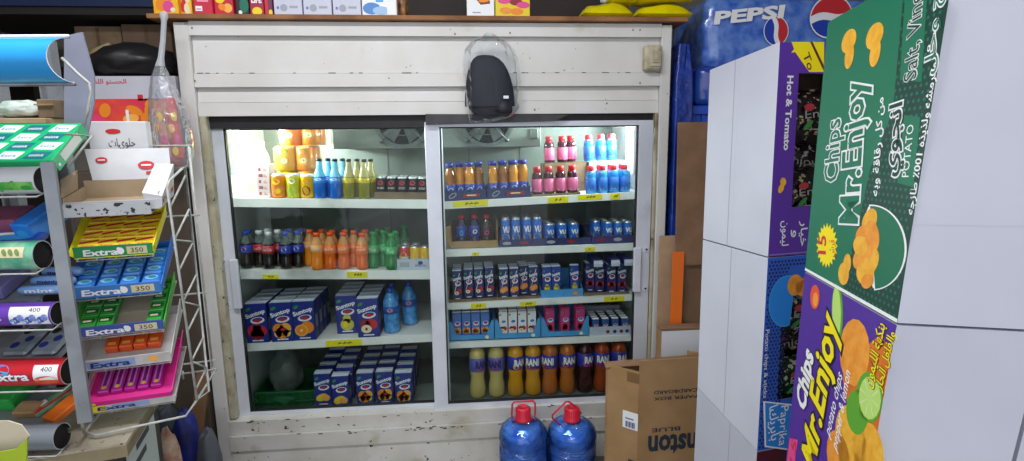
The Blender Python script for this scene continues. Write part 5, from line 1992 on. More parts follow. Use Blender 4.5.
def globe(b, fr, u, v, r, rot=0.2):
    b.ell(fr, u, v, r, r * .92, P_WHITE, .0010, n=28, rot=rot)
    for s, m in ((1, P_RED), (-1, M('globe_blue', '#1b3fae', .4))):
        pts = []
        for k in range(15):
            a = PI * k / 14
            pts.append((math.cos(a) * r * .95, s * (math.sin(a) * r * .86 + 0)))
        wave = [(r * .95 * (1 - 2 * k / 10) * -1, s * (r * .16) + r * .10 * math.sin(PI * 2 * k / 10)) for k in range(11)]
        pp = pts[1:-1] + [(wave[k][0] * .97, wave[k][1]) for k in range(11)]
        if s < 0:
            pp = pp[::-1]
        cr, sr = math.cos(rot), math.sin(rot)
        b.poly(fr, [(u + x * cr - y * sr, v + x * sr + y * cr) for x, y in pp], m, .0014)


def pep_upper(b):
    fr = Fr((x0, yp - .0135, zb3), (1, 0, 0), (0, 0, 1))
    u0, v0 = uvf(fr, 715, 24)
    u1, v1 = uvf(fr, 784, 17)
    rot = math.atan2(v1 - v0, u1 - u0)
    _, vh = uvf(fr, 715, 11.5)
    b.text(fr, 'PEPSI', u0, v0, abs(vh - v0), P_WHITE, al='L', rot=rot, bold=.045, shear=.1, w=math.hypot(u1 - u0, v1 - v0), l=.0016)
    globe(b, fr, *uvf(fr, 831, 17), .105, .15)
    globe(b, fr, *uvf(fr, 776, 31), .066, -1.3)


film_box('soda_pack', x0, x1 + .05, yp, yp + .4, zb3, zb3 + .30, PEPL, 'shrink-wrapped blue soda pack lettered in white, topmost behind the white cartons', 'soda pack', 3, pep_upper, group='stacked blue soda packs')


def pep_lower(b):
    fr = Fr((x0, yp - .0135, zlo - .1), (1, 0, 0), (0, 0, 1))
    u, v = uvf(fr, 777, 30)
    for px, py in ((714, 48), (721, 55), (712, 58), (726, 50), (741, 60)):
        u, v = uvf(fr, px, py)
        b.ell(fr, u, v, .022, .012, P_GREY, .0010)
        b.ell(fr, u, v, .015, .007, PEP, .0014)


zmid = at(703, 66, y=yp).z
film_box('soda_pack', x0 - .03, x1 + .03, yp - .005, yp + .4, zmid - .175, zmid - .003, PEP, 'shrink-wrapped dark blue soda pack under the lettered one', 'soda pack', 8, None, group='stacked blue soda packs')
# crates under the packs
ztop = zmid - .178
nC = 4
hC = (ztop - .002) / nC
for k in range(nC):
    b = B()
    z0, z1 = .002 + k * hC, .002 + (k + 1) * hC - .002
    xc0, xc1 = x0 - .05, x1
    b.box(xc0, xc1, yp + .0, yp + .4, z0, z1 - .03, CRATE_B, .006)
    b.box(xc0 - .012, xc1 + .012, yp - .014, yp + .412, z1 - .045, z1, CRATE_B, .006)
    for i in range(22):
        x = xc0 + .01 + (xc1 - xc0 - .02) * i / 21
        b.box(x - .006, x + .006, yp - .010, yp, z0 + .004, z1 - .045, CRATE_B)
    tag(b.build('plastic_crate'), 'blue ribbed plastic crate, %s, in the stack behind the white cartons' % ('lowest', 'second from the floor', 'third from the floor', 'topmost')[k], 'crate', 'stacked blue crates')
# tall bundle in wrinkled blue film beside the fridge
xa, xb = FX1 + .035, x0 - .075
film_box('wrapped_bundle', xa, xb, .02, .40, .003, at(684, 22, y=.02).z - .09, FILM_B, 'tall bundle in wrinkled dark blue film standing against the fridge side', 'bundle', 5, amp=.02)
# ------------------------------------------------------------------ the board on top of the fridge and the goods on it
WOOD = M('raw_board', '#9a6a42', .75, var=1, col2='#7a5030', scale=8, bump=.08)
BT = at(430, 15.2, y=-.035).z
xl0 = at(146, 17, y=-.035).x
b = B()
b.box(xl0, FX1 + .06, -.035, .60, max(FTOP, zf(22.5)) + .003, BT, WOOD, .002)
tag(b.build('wooden_board'), 'long raw wooden board lying across the top of the fridge', 'board')
zb = BT + .001


def boxpx(name, label, cat, p0, p1, h, d, m, y=-.02, prints=None, side=None, rz=0.0, group=None, bev=.002):
    """a packet on the board from pixel column p0 to p1"""
    x0, x1 = at(p0, 14, y=y).x, at(p1, 14, y=y).x
    w = x1 - x0
    b = B()
    b.box(-w / 2, w / 2, 0, d, 0, h, side or m, bev, {2: m})
    if prints:
        prints(b, Fr((-w / 2, 0, 0), (1, 0, 0), (0, 0, 1)), w, h)
    o = b.build(name, loc=(0, 0, 0))
    o.location = ((x0 + x1) / 2, y, zb)
    o.rotation_euler = (0, 0, rz)
    return tag(o, label, cat, group)


JELLY_Y = M('jelly_box_yellow', '#f0a818', .4, var=1, col2='#f6c428', scale=20)
JELLY_R = M('jelly_box_red', '#d02440', .4, var=1, col2='#b81c38', scale=14)


def jelly(c1, c2, word=None):
    def f(b, fr, w, h):
        for k, (u, v, r, m) in enumerate(((.35, .28, .24, c1), (.6, .22, .22, c2), (.45, .6, .26, c1), (.7, .55, .2, c2))):
            b.ell(fr, w * u, h * v, w * r, h * r * .8, m, .0005 + .0001 * k)
        b.ell(fr, w * .78, h * .12, w * .10, h * .07, P_CREAM, .001)
        if word:
            b.text(fr, word, w * .5, h * .3, h * .14, P_WHITE, w=w * .7, bold=.03, l=.0014)
    return f


boxpx('jelly_box', 'yellow dessert box with orange picture at the left end of the board', 'box', 154, 179, .13, .05, JELLY_Y, prints=jelly(P_ORANGE, P_PINK))
boxpx('jelly_box', 'orange-yellow dessert box half hidden between the yellow and red ones', 'box', 180, 192.5, .12, .05, JELLY_Y, y=.005, prints=jelly(P_RED, P_CREAM))


def redbox(b, fr, w, h):
    b.rect(fr, w * .10, h * .10, w * .45, h * .26, P_WHITE)
    b.rect(fr, w * .14, h * .14, w * .40, h * .18, P_GREY, .0008)
    b.rect(fr, w * .2, h * .40, w * .8, h * .45, M('print_light_pink', '#f0a0b8', .5))


boxpx('jelly_box', 'crimson dessert box with small white panel, third on the board', 'box', 194.5, 213, .12, .06, JELLY_R, prints=redbox, rz=.05)
boxpx('jelly_box', 'red dessert box with yellow banana-like fruit print', 'box', 215, 234, .13, .05, JELLY_R, y=.0, prints=lambda b, fr, w, h: (b.ell(fr, w * .35, h * .55, w * .28, h * .2, P_YELLOW, rot=-.5), b.ell(fr, w * .7, h * .22, w * .24, h * .14, P_LORANGE, .0007, rot=-.6), b.ell(fr, w * .4, h * .25, w * .2, h * .1, P_ORANGE, .0009, rot=-.6)))
boxpx('dessert_box', 'dark box with green print between the red dessert boxes', 'box', 236, 249.5, .12, .05, M('dark_box', '#2a1a18', .4), y=.01, prints=lambda b, fr, w, h: (b.ell(fr, w * .65, h * .35, w * .34, h * .25, M('print_teal', '#0f6e58', .5)), b.ell(fr, w * .7, h * .75, w * .2, h * .1, P_CREAM), b.ell(fr, w * .35, h * .12, w * .14, h * .07, P_WHITE)))
boxpx('dessert_box', 'maroon box with pink lettering and yellow lemon', 'box', 250.5, 264.5, .12, .05, M('maroon_box', '#a01c3c', .4), y=.0, prints=lambda b, fr, w, h: (b.text(fr, 'LiFE', w * .5, h * .42, h * .2, P_WHITE, w=w * .7, bold=.04, outline=P_PINK), b.ell(fr, w * .5, h * .14, w * .36, h * .14, P_YELLOW, .0006)))
boxpx('dessert_box', 'narrow box with red and yellow print beside the white boxes', 'box', 265.5, 273.2, .11, .05, M('purple_box', '#6a2a4a', .4), y=.0, prints=lambda b, fr, w, h: (b.rect(fr, 0, 0, w * .4, h, P_RED), b.ell(fr, w * .7, h * .12, w * .25, h * .1, P_YELLOW)))
WBOX = M('white_goods_box', '#c6c9da', .5, var=1, col2='#bfc2d3', scale=8)


def white_print(b, fr, w, h):
    b.ell(fr, w * .35, h * .17, w * .13, h * .09, P_GREY)
    b.ell(fr, w * .14, h * .17, w * .05, h * .04, M('print_violet', '#7a78b8', .5))
    [b.rect(fr, w * (.52 + .075 * k), h * .42, w * (.575 + .075 * k), h * .53, M('print_slate', '#7d8296', .5)) for k in range(3)]
    b.rect(fr, w * .55, h * .16, w * .85, h * .22, P_GREY)
    b.ell(fr, w * .3, h * .55, w * .2, h * .12, M('print_pale_grey', '#b4b6c2', .5))


for i, (a, c) in enumerate(((274.4, 302.5), (303.8, 332), (333.3, 361.2))):
    boxpx('tea_box', 'plain white goods box with small grey print, %s of three in a row' % NTH[i], 'box', a, c, .16, .09, WBOX, prints=white_print, group='white goods boxes on the fridge board')
boxpx('tissue_box', 'white and blue wave-printed box next to the three white boxes', 'box', 362.4, 397, .085, .09, P_WHITE, prints=lambda b, fr, w, h: (b.ell(fr, w * .28, h * .32, w * .26, h * .28, M('print_mid_blue', '#4a86c8', .5)), b.ell(fr, w * .55, h * .22, w * .25, h * .2, M('print_pale_blue', '#9cc0e4', .5), .0006), b.rect(fr, w * .72, h * .05, w * .96, h * .9, P_WHITE, .0008), b.ell(fr, w * .16, h * .88, w * .12, h * .08, P_RED, .0007), b.rect(fr, w * .4, h * .62, w * .62, h * .72, P_SKY)))
bb = blob('packet', (at(402.5, 10, y=.03).x, .045, zb + .06), .022, .03, .065, M('brown_red_foil', '#5a2c22', .35, var=1, col2='#b88a50', scale=30, bump=.4), 4, .25)
tag(bb.build('snack_packet'), 'small brown and red foil packet beside the wave-printed box', 'packet')
boxpx('chocolate_box', 'white box with a brown chocolate picture, right of the fridge middle', 'box', 467, 494.5, .12, .05, P_WHITE, prints=lambda b, fr, w, h: (b.poly(fr, [(w * .35, h * .55), (w * .5, h * .38), (w * .85, h * .42), (w * .8, h * .7), (w * .4, h * .75)], M('print_chocolate', '#6a3420', .5)), b.ell(fr, w * .62, h * .52, w * .2, h * .06, P_ORANGE, .0007, rot=.1), b.rect(fr, w * .2, h * .10, w * .5, h * .14, P_GREY)))
boxpx('biscuit_box', 'yellow box with pink and orange round cakes beside the chocolate box', 'box', 495.5, 530, .115, .05, M('bright_yellow_box', '#e6cc1c', .45), prints=lambda b, fr, w, h: [b.ell(fr, w * u, h * v, w * .19, h * .12, m, .0005 + .0001 * k) for k, (u, v, m) in enumerate(((.3, .2, CHIP2_P), (.62, .17, P_ORANGE), (.26, .55, P_PINK), (.6, .5, P_DRED), (.8, .4, P_PINK)))])
SHADEBX = M('shaded_background_brown', '#2c211c', .7, var=1, col2='#221a16', scale=6)  # added cartons, coloured dark to stand in for the shaded background
for i, (a, c, lab) in enumerate(((404, 470, 'added dark carton standing in for shade behind the white chocolate box'), (528, 600, 'added dark carton standing in for shade behind the yellow bags'))):
    boxpx('storage_carton', lab, 'box', a, c, .16, .16, SHADEBX, y=.22)


# yellow bags of snacks
def pillow(cx, cy, cz, w, d, h, m, rz, label, seed, group, prn=None):
    from mathutils import noise
    b = B()
    top, bot = [], []
    for i in range(13):
        s = -1 + 2 * i / 12
        rt, rb = [], []
        for j in range(9):
            t = -1 + 2 * j / 8
            k = (1 - abs(s) ** 4) * (1 - abs(t) ** 3)
            n = noise.noise(V((s * 2 + seed, t * 2, seed)))
            x, y = s * w / 2 * (1 - .05 * abs(t)), t * d / 2
            x, y = x * math.cos(rz) - y * math.sin(rz), x * math.sin(rz) + y * math.cos(rz)
            rt.append(V((cx + x, cy + y, cz + h * .22 + (h * .78) * k * (1 + .25 * n))))
            rb.append(V((cx + x, cy + y, cz + h * .22 * (1 - min(1, k * 3.5)))))
        top.append(rt); bot.append(rb[::-1])
    b.grid(top, m)
    b.grid(bot, m)
    if prn:
        prn(b)
    return tag(b.build('snack_bag'), label, 'snack bag', group)


YB = M('yellow_bag_foil', '#f6e800', .3, var=1, col2='#dccb00', scale=9, coat=.3, bump=.15, bscale=14)
GYB = 'yellow snack bags on the fridge board'
sc = (at(601, 10, y=.05) - at(600, 10, y=.05)).length
for (pa, pc, lev, y, rz, lab) in ((578, 631, 0, .06, .02, 'yellow snack bag lying on the board, left one of the bottom pair'), (631.5, 690, 0, .06, -.02, 'yellow snack bag at the right end of the board, lower one'),
                                  (606, 634, 1, .10, .0, 'small yellow snack bag lying on the left bottom bag'), (633.5, 694, 1, .06, .03, 'yellow snack bag lying on top of the right bottom bag')):
    cx = (at(pa, 8, y=y).x + at(pc, 8, y=y).x) / 2
    w = at(pc, 8, y=y).x - at(pa, 8, y=y).x - .004
    o = pillow(cx, y, zb + .001 + lev * .075, w, .17, .066, YB, rz, lab, cx * 7, GYB)
# shelf on the wall above
b = B()
zs = at(510, 2.2, y=.30).z
b.box(at(408, 1, y=.30).x, at(618, 1, y=.30).x, .30, 1.19, zs, zs + .05, SHELF_WHITE, .003)
tag(b.build('wall_shelf'), 'white shelf edge on the wall above the fridge', 'shelf')
# ------------------------------------------------------------------ left side: gum rack and candy stand on a counter
GREY_STEEL = M('grey_rack_steel', '#8d9298', .45, metal=.35, var=1, col2='#7b8086', scale=12, stain='#5c5a55', stain_amt=.03, stain_scale=14)
WIRE_W = M('white_wire', '#b9bcb8', .45, var=1, col2='#9a9c98', scale=40)
CHIPPED = M('chipped_tray_paint', '#c4c8cc', .5, var=1, col2='#b2b6ba', scale=10, speck='#27282c', speck_amt=.09, speck_scale=55)
COUNTER = M('dirty_counter_top', '#b3ad9c', .6, var=1, col2='#9a937f', scale=9, stain='#7c745e', stain_amt=.08, stain_scale=12, speck='#514a3c', speck_amt=.04, speck_scale=70, bump=.05)
COUNTER_EDGE = M('counter_edge', '#93876a', .7, var=1, col2='#7d7158', scale=12)
PANEL_D = M('dark_counter_body', '#4a443c', .8, var=1, col2='#39342e', scale=5)


class Rk:
    """a rack frame: a along the front, b to the back, c up; the front plane b = 0 passes through o"""
    def __init__(s, o, yaw):
        s.o = V(o)
        s.e1 = V((math.cos(yaw), math.sin(yaw), 0))
        s.e2 = V((-math.sin(yaw), math.cos(yaw), 0))
        s.yaw = yaw

    def w(s, a, b, c):
        return V((s.o.x, s.o.y, 0)) + s.e1 * a + s.e2 * b + V((0, 0, c))

    def px(s, px, py, b=0.0):
        """(a, c) of a pixel on the plane b = const"""
        d = ray(px, py)
        o = s.o + s.e2 * b
        t = (o - CAM).dot(s.e2) / d.dot(s.e2)
        q = CAM + d * t
        return (q - s.o).dot(s.e1), q.z

    def mat(s, a, b, c, pitch=0.0):
        """frame with x along the rack, y to the back tilted up by pitch, z its normal"""
        m = Matrix.Translation(s.w(a, b, c)) @ Matrix.Rotation(s.yaw, 4, 'Z') @ Matrix.Rotation(pitch, 4, 'X')
        return m


RK = Rk(atd(75, 250, 1.35), math.radians(14.7))
LK = Rk(atd(60, 300, 1.245), math.radians(-3.0))
ZC = .722                              # counter height
# counter ---------------------------------------------------------------
cr = atd(157, 416, 1.52)
c_far, c_near = RK.w(RK.px(157, 416, .16)[0], .30, 0), RK.w(RK.px(157, 416, .16)[0], -.10, 0)
d1 = RK.e1
b = B()


def slab(b, far, near, length, z0, z1, m):
    p = [near - d1 * length, near, far, far - d1 * length]
    b.hexa([V((q.x, q.y, z0)) for q in p] + [V((q.x, q.y, z1)) for q in p], m)


ZT = ZC
slab(b, c_far, c_near, .95, ZT - .035, ZT - .004, COUNTER_EDGE)
slab(b, c_far - d1 * .002, c_near - d1 * .002 + RK.e2 * .002, .94, ZT - .004, ZT, COUNTER)
top = b
counter = thing('shop_counter', 'worn stained white counter slab under the gum racks', 'counter', tuple(V(((c_far + c_near) / 2)) * 1)[:2] + (0,))
b.build('worktop', counter)
b = B()
q_far, q_near = c_far - d1 * .03 - RK.e2 * .02, c_near - d1 * .03 + RK.e2 * .02
slab(b, q_far, q_near, .88, .003, ZT - .036, PANEL_D)
b.build('counter_body', counter)
b = B()                                # paper stuck on its end
pe = c_far - d1 * .0285 - RK.e2 * .06
fr = Fr(pe - RK.e2 * .27 + V((0, 0, ZT - .33)), RK.e2, (0, 0, 1))
b.rect(fr, .0, .0, .26, .28, M('pale_notice', '#c7cfce', .7), .001)
for k in range(6):
    b.rect(fr, .03 + .05 * (k % 2), .03 + .04 * k, .12 + .04 * (k % 3), .05 + .04 * k, M('notice_print', '#4a4c50', .7), .0015)
b.build('notice', counter)

# gum rack frame ----------------------------------------------------------
rack = thing('candy_rack', 'grey metal and white wire candy rack with slanted trays, left of the fridge', 'display rack', tuple(RK.w(.08, .08, 0))[:2] + (ZC,))
PB = -.135
aP, cTop = RK.px(39.5, 162, PB)
aP2, cBot = RK.px(77.5, 424, PB)
aL, aL2 = RK.px(43.5, 162, -.034)[0], RK.px(83, 424, -.034)[0]
b = B()
pw = .029
for bb_ in (-.030,):
    x = [RK.w(aP, PB, cTop), RK.w(aP2, PB, cBot)]
    w1, w2 = RK.e1 * pw, RK.e2 * .006
    b.hexa([x[1], x[1] + w1, x[1] + w1 + w2, x[1] + w2, x[0], x[0] + w1 * .85, x[0] + w1 * .85 + w2, x[0] + w2], GREY_STEEL)
    w3 = RK.e1 * .004
    f = RK.e2 * .012
    q_ = RK.px(49, 178, .058)
    b.tube([RK.w(aP + .012, PB + .005, cTop - .03), RK.w(q_[0], .058, q_[1])], .0035, WIRE_W, 6)
    b.tube([RK.w(aP2 + .006, PB + .005, cBot + .015), RK.w(aL2, -.035, ZC + .015)], .0035, WIRE_W, 6)
    b.hexa([x[1] + w1 - w3 + w2, x[1] + w1 + w2, x[1] + w1 + f, x[1] + w1 - w3 + f, x[0] + w1 * .85 - w3 + w2, x[0] + w1 * .85 + w2, x[0] + w1 * .85 + f, x[0] + w1 * .85 - w3 + f], GREY_STEEL)
b.build('post', rack)
b = B()                                # grey plate behind the top of the post
qz = [RK.w(*(lambda q: (q[0], .06, q[1]))(RK.px(px, py, .06))) for px, py in ((47, 200), (57, 200), (55, 158), (40, 158))]
b.hexa([qz[0], qz[1], qz[1] + RK.e2 * .003, qz[0] + RK.e2 * .003, qz[3], qz[2], qz[2] + RK.e2 * .003, qz[3] + RK.e2 * .003], GREY_STEEL)
b.build('side_plate', rack)
aR = RK.px(172, 228)[0] + .016
zw0, zw1 = RK.px(197, 400, .0)[1], RK.px(166, 187, .0)[1]
BD = .275                              # depth of the rack
b = B()                                # right wire side
f0, f1 = RK.w(RK.px(197, 400)[0], 0, max(ZC + .015, zw0)), RK.w(RK.px(167, 187)[0], 0, zw1)
g0, g1 = RK.w(RK.px(209, 391, .07)[0], .07, max(ZC + .02, RK.px(209, 391, .07)[1])), RK.w(RK.px(185, 167, .07)[0], .07, RK.px(185, 167, .07)[1])
b.tube([f0, f1, f1 + (g1 - f1) * .15 + V((0, 0, .008)), g1 + (f1 - g1) * .15 + V((0, 0, .004)), g1, g0], .0034, WIRE_W, 8, closed=True)
for k in range(7):
    t = (k + .35) / 7
    p, q = f0.lerp(f1, t), g0.lerp(g1, min(1, t + .06))
    b.tube([p, q], .0028, WIRE_W, 6)
    if k % 2 == 0 and k < 6:
        b.tube([q, f0.lerp(f1, t + 1 / 7)], .0026, WIRE_W, 6)
b.build('wire_side', rack)
b = B()                                # back rods and bottom frame
for a in (aL + .02, (aL + aR) / 2, aR - .01):
    b.tube([RK.w(a, BD, ZC + .03), RK.w(a, BD, cTop + .03)], .0032, WIRE_W, 6)
for t in (0.03, .35, .7, 1.0):
    z = ZC + .03 + (cTop - ZC) * t
    b.tube([RK.w(aL, BD, z), RK.w(aR, BD, z)], .0032, WIRE_W, 6)
b.tube([RK.w(aL, -.03, ZC + .016), RK.w(aL + .03, -.05, ZC + .012), RK.w(aR - .03, -.02, ZC + .012), f0, RK.w(aR, BD, ZC + .02), RK.w(aL, BD, ZC + .02)], .0034, WIRE_W, 8, closed=True)
for k in range(4):
    a = aL + (aR - aL) * (k + .5) / 4
    b.tube([RK.w(a, BD, ZC + .03), RK.w(a, BD, ZC + .002)], .003, WIRE_W, 6)
b.build('wire_back', rack)
PITCH = math.radians(27)
DEP = .185


def wire_shelf(a0, a1, c, nm='shelf_wires'):
    b = B()
    b.X = RK.mat(a0, .0, c, PITCH)
    w = a1 - a0
    for k in range(5):
        b.tube([(w * k / 4, 0, -.0042), (w * k / 4, DEP + .02, -.0042)], .0022, WIRE_W, 6)
    for y in (.0, DEP * .5, DEP):
        b.tube([(0, y + .006, -.008), (w, y + .006, -.008)], .0018, WIRE_W, 6)
    b.X = None
    b.build(nm, rack)


def gum_tray(label, bl, br, lip, lip_m, inner_m, side_m, txt=None, price=None, flap=.045, tcol=P_WHITE, left=.012, extra=None, back=.03, tw=.42):
    """a cardboard display tray lying on a slanted wire shelf; lip = height of its printed front"""
    a0, c0 = RK.px(*bl)
    a1, c1 = RK.px(*br)
    c = (c0 + c1) / 2
    w = a1 - a0
    roll = math.atan2(c1 - c0, w)
    wire_shelf(a0 + .004, a1 - .004, c - .002)
    M4 = RK.mat((a0 + a1) / 2, 0.0, c, 0.0) @ Matrix.Rotation(0.0, 4, 'Y') @ Matrix.Rotation(PITCH, 4, 'X')
    b = B()
    b.X = M4
    h = w / 2
    t = .0022
    b.box(-h, h, 0, DEP, 0, t, inner_m)
    # front lip leans outward so that it faces the buyer
    lip *= 1.2
    lipv = V((0, lip * .28, lip * .96))
    q = [V((-h, 0, 0)), V((h, 0, 0)), V((h, t, 0)), V((-h, t, 0))]
    b.hexa(q + [p + lipv for p in q], lip_m)
    b.box(-h, h, DEP - t, DEP, t, back, side_m)
    fl = V((-.012, 0, left))
    q = [V((-h, t, t)), V((-h + t, t, t)), V((-h + t, DEP - t, t)), V((-h, DEP - t, t))]
    b.hexa(q + [q[0] + fl, q[1] + fl, q[2] + fl * 1.6, q[3] + fl * 1.6], side_m)
    fr_ = V((.006, 0, flap))
    q = [V((h - t, t, t)), V((h, t, t)), V((h, DEP - t, t)), V((h - t, DEP - t, t))]
    fl2 = V((.003, 0, lip * .8))
    b.hexa(q + [q[0] + fl2, q[1] + fl2, q[2] + fr_, q[3] + fr_], side_m)
    f = Fr(V((-h, 0, 0)), (1, 0, 0), lipv)
    L = lip
    if txt:
        b.text(f, txt, w * .12, L * .22, L * .55, tcol, al='L', bold=.03, w=w * tw, shear=.05)
    if price:
        b.rect(f, w * .66, L * .18, w * .92, L * .84, M('price_pad', '#cfc7a4', .6))
        b.text(f, price, w * .79, L * .30, L * .42, INK, w=w * .16, l=.0008)
        b.ell(f, w * .58, L * .5, L * .26, L * .30, P_WHITE)
        b.ell(f, w * .56, L * .68, L * .13, L * .16, P_WHITE, .0006)
    if extra:
        extra(b, f, w, L)
    b.X = None
    o = b.build('gum_tray', loc=tuple(RK.w((a0 + a1) / 2, 0, c)))
    tag(o, label, 'display tray', 'gum trays in the wire rack')
    return M4, w


LIP_GREEN = M('lip_green', '#1f8a4a', .5)
LIP_BLUE = M('lip_blue', '#3a78bc', .5)
LIP_NAVY = M('lip_navy', '#3b519c', .5)
LIP_WHITE = M('lip_white', '#c9c8c8', .55, var=1, col2='#b5b2ae', scale=20)
TRAY_Y = M('tray_yellow', '#ece01c', .5)
TRAY_B = M('tray_bright_blue', '#2f74cc', .5)
TRAY_P = M('tray_pink', '#e02a92', .5)
TRAY_IN = M('tray_inner_grey', '#a59a86', .7)


def pack(name, cat, w, d, h, m, prn, bev=.002):
    b = B()
    b.box(-w / 2, w / 2, -d / 2, d / 2, 0, h, m, bev)
    prn(b, Fr((-w / 2, -d / 2, h), (1, 0, 0), (0, 1, 0)), w, d)
    o = b.build(name, loc=(0, 0, 0))
    return Stamp(tag(o, None, cat))


def rest(M4, x, y, z, rz=0.0):
    m = M4 @ Matrix.Translation((x, y, z)) @ Matrix.Rotation(rz, 4, 'Z')
    return m.translation.copy(), m.to_euler()


# top tray of chipped metal
a0, c0 = RK.px(60, 216)
a1, c1 = RK.px(152, 215.5)
c = (c0 + c1) / 2
aM, wM = (a0 + a1) / 2, a1 - a0
M0 = RK.mat(aM, 0, c, math.radians(8))
b = B()
b.X = M0
b.box(-wM / 2, wM / 2, 0, .19, 0, .002, GREY_STEEL)
b.box(-wM / 2, wM / 2, -.002, 0, 0, .032, CHIPPED)
b.box(-wM / 2, wM / 2, .188, .19, .002, .03, GREY_STEEL)
b.X = None
b.build('metal_shelf', rack)

# trays and their gum
Mt, w = gum_tray('tray of yellow gum packs with green printed front, second from the rack top', (75, 262), (154, 252), .026, LIP_GREEN, TRAY_Y, TRAY_Y, 'Extra', '350', flap=.036)
jy = pack('gum_pack', 'gum pack', .044, .0355, .017, M('gum_yellow', '#f0d81c', .4), lambda b, fr, w, d: (b.poly(fr, [(w * .05, d * .45), (w * .95, d * .75), (w * .95, d * .98), (w * .05, d * .7)], P_RED), b.rect(fr, w * .1, d * .1, w * .9, d * .34, P_LORANGE), b.text(fr, 'Juicy', w * .5, d * .14, d * .18, P_DRED, w=w * .6)))
for j in range(4):
    for i in range(4):
        p, e = rest(Mt, -w / 2 + .0245 + i * (w - .050) / 3, .036 + j * .037, .0028)
        jy(p, e, 'yellow and red gum pack, %s from the left in %s row of the green-fronted tray' % (NTH[i], ORD[j]), 'yellow gum packs')
Mt, w = gum_tray('bright blue gum tray with blue printed front, below the yellow one', (72, 302), (162, 290), .026, LIP_BLUE, TRAY_B, TRAY_B, 'Extra', '350', flap=.05)
gb = pack('gum_pack', 'gum pack', .043, .0355, .022, M('gum_blue', '#2b80dc', .25, coat=.5), lambda b, fr, w, d: (b.ell(fr, w * .5, d * .5, w * .36, d * .26, M('gum_pale_blue', '#8fc4f0', .3)), b.ell(fr, w * .56, d * .46, w * .22, d * .16, M('gum_teal', '#2f9ab0', .3), .0007)), .004)
for j in range(4):
    for i in range(4):
        p, e = rest(Mt, -w / 2 + .0245 + i * (w - .050) / 3, .036 + j * .037, .0028)
        gb(p, e, 'blue gum pack, %s from the left in %s row of the blue tray' % (NTH[i], ORD[j]), 'blue gum packs')
Mt, w = gum_tray('half-empty tray of green gum packs with navy printed front', (76, 337.5), (165, 331), .024, LIP_NAVY, TRAY_IN, M('tray_side_green', '#4fa83c', .5), 'Extra', '350', flap=.045)
gg = pack('gum_pack', 'gum pack', .036, .0355, .020, M('gum_green', '#2f9c34', .3, coat=.4), lambda b, fr, w, d: (b.rect(fr, w * .1, d * .3, w * .9, d * .75, M('gum_dark_green', '#14602a', .4)), b.rect(fr, w * .2, d * .42, w * .7, d * .6, P_CREAM, .0007)))
for i, xs in enumerate((-w / 2 + .022, -w / 2 + .060, w / 2 - .024)):
    for j in range(4):
        p, e = rest(Mt, xs, .036 + j * .037, .0028)
        gg(p, e, 'green gum pack, %s row of the %s column in the half-empty tray' % (ORD[j], ('left', 'middle', 'right')[i]), 'green gum packs')
Mt, w = gum_tray('white gum tray holding four orange packs', (80, 370), (172, 363), .024, LIP_WHITE, LIP_WHITE, LIP_WHITE, 'Extra', None, flap=.055, tcol=P_NAVY, left=.035, extra=lambda b, f, w, L: (b.rect(f, w * .08, L * .1, w * .6, L * .86, M('lip_pale_blue', '#8fa4d0', .6), .0003), b.ell(f, w * .8, L * .5, .012, .008, P_LORANGE), b.rect(f, 0, 0, w * .05, L, P_RED)))
og = pack('gum_pack', 'gum pack', .030, .100, .022, M('gum_orange', '#e0561e', .4), lambda b, fr, w, d: (b.ell(fr, w * .5, d * .62, w * .36, d * .16, P_LORANGE), b.ell(fr, w * .5, d * .62, w * .24, d * .1, M('gum_deep_orange', '#c83c14', .4), .0007), b.rect(fr, w * .2, d * .1, w * .8, d * .2, P_LORANGE)))
for i in range(4):
    p, e = rest(Mt, -w / 2 + .060 + i * .0325, .100, .0028)
    og(p, e, 'orange gum pack, %s of four lying in the white tray' % NTH[i], 'orange gum packs')
wire_c = RK.px(88, 411)
a0, a1 = RK.px(86, 411)[0], RK.px(176, 403)[0]
# worn box under the pink tray
Mt, w = gum_tray('worn white and yellow gum tray, lowest in the rack under the pink one', (87, 411), (176, 404), .017, LIP_WHITE, LIP_WHITE, LIP_WHITE, 'Extra', None, flap=.016, left=.014, tcol=P_NAVY, back=.016, extra=lambda b, f, w, L: (b.rect(f, 0, 0, w * .2, L, TRAY_Y), b.rect(f, w * .28, L * .15, w * .7, L * .85, M('lip_pale_blue', '#8fa4d0', .6), .0003)))
M4 = Mt @ Matrix.Translation((-.004, .004, .0200))
b = B()
b.X = M4
h = w / 2 - .002
t = .0022
b.box(-h, h, 0, DEP, 0, t, TRAY_P)
b.box(-h, h, 0, t, t, .016, TRAY_P)
b.box(-h, h, DEP - t, DEP, t, .03, TRAY_P)
b.box(-h, -h + t, t, DEP - t, t, .020, M('tray_pale_pink', '#f0a8cc', .5))
q = [V((h - t, t, t)), V((h, t, t)), V((h, DEP - t, t)), V((h - t, DEP - t, t))]
b.hexa(q + [q[0] + V((.004, 0, .016)), q[1] + V((.004, 0, .016)), q[2] + V((.014, 0, .06)), q[3] + V((.014, 0, .06))], TRAY_P)
b.ell(Fr(V((-h, 0, 0)), (1, 0, 0), (0, 0, 1)), .02, .008, .006, .005, TRAY_Y)
b.X = None
o = b.build('gum_tray', loc=tuple(M4.translation))
tag(o, 'hot pink gum tray holding magenta stick packs, near the bottom of the rack', 'display tray', 'gum trays in the wire rack')
pk = pack('gum_pack', 'gum pack', .026, .115, .014, M('gum_magenta', '#b01e94', .35, coat=.3), lambda b, fr, w, d: (b.rect(fr, w * .2, d * .08, w * .8, d * .7, M('gum_lilac', '#d47ccc', .4)), b.rect(fr, w * .35, d * .12, w * .65, d * .62, M('gum_violet', '#7a1a7c', .4), .0007), b.ell(fr, w * .5, d * .82, w * .3, d * .07, P_PINK), b.ell(fr, w * .5, d * .12, w * .2, d * .05, P_YELLOW, .001)))
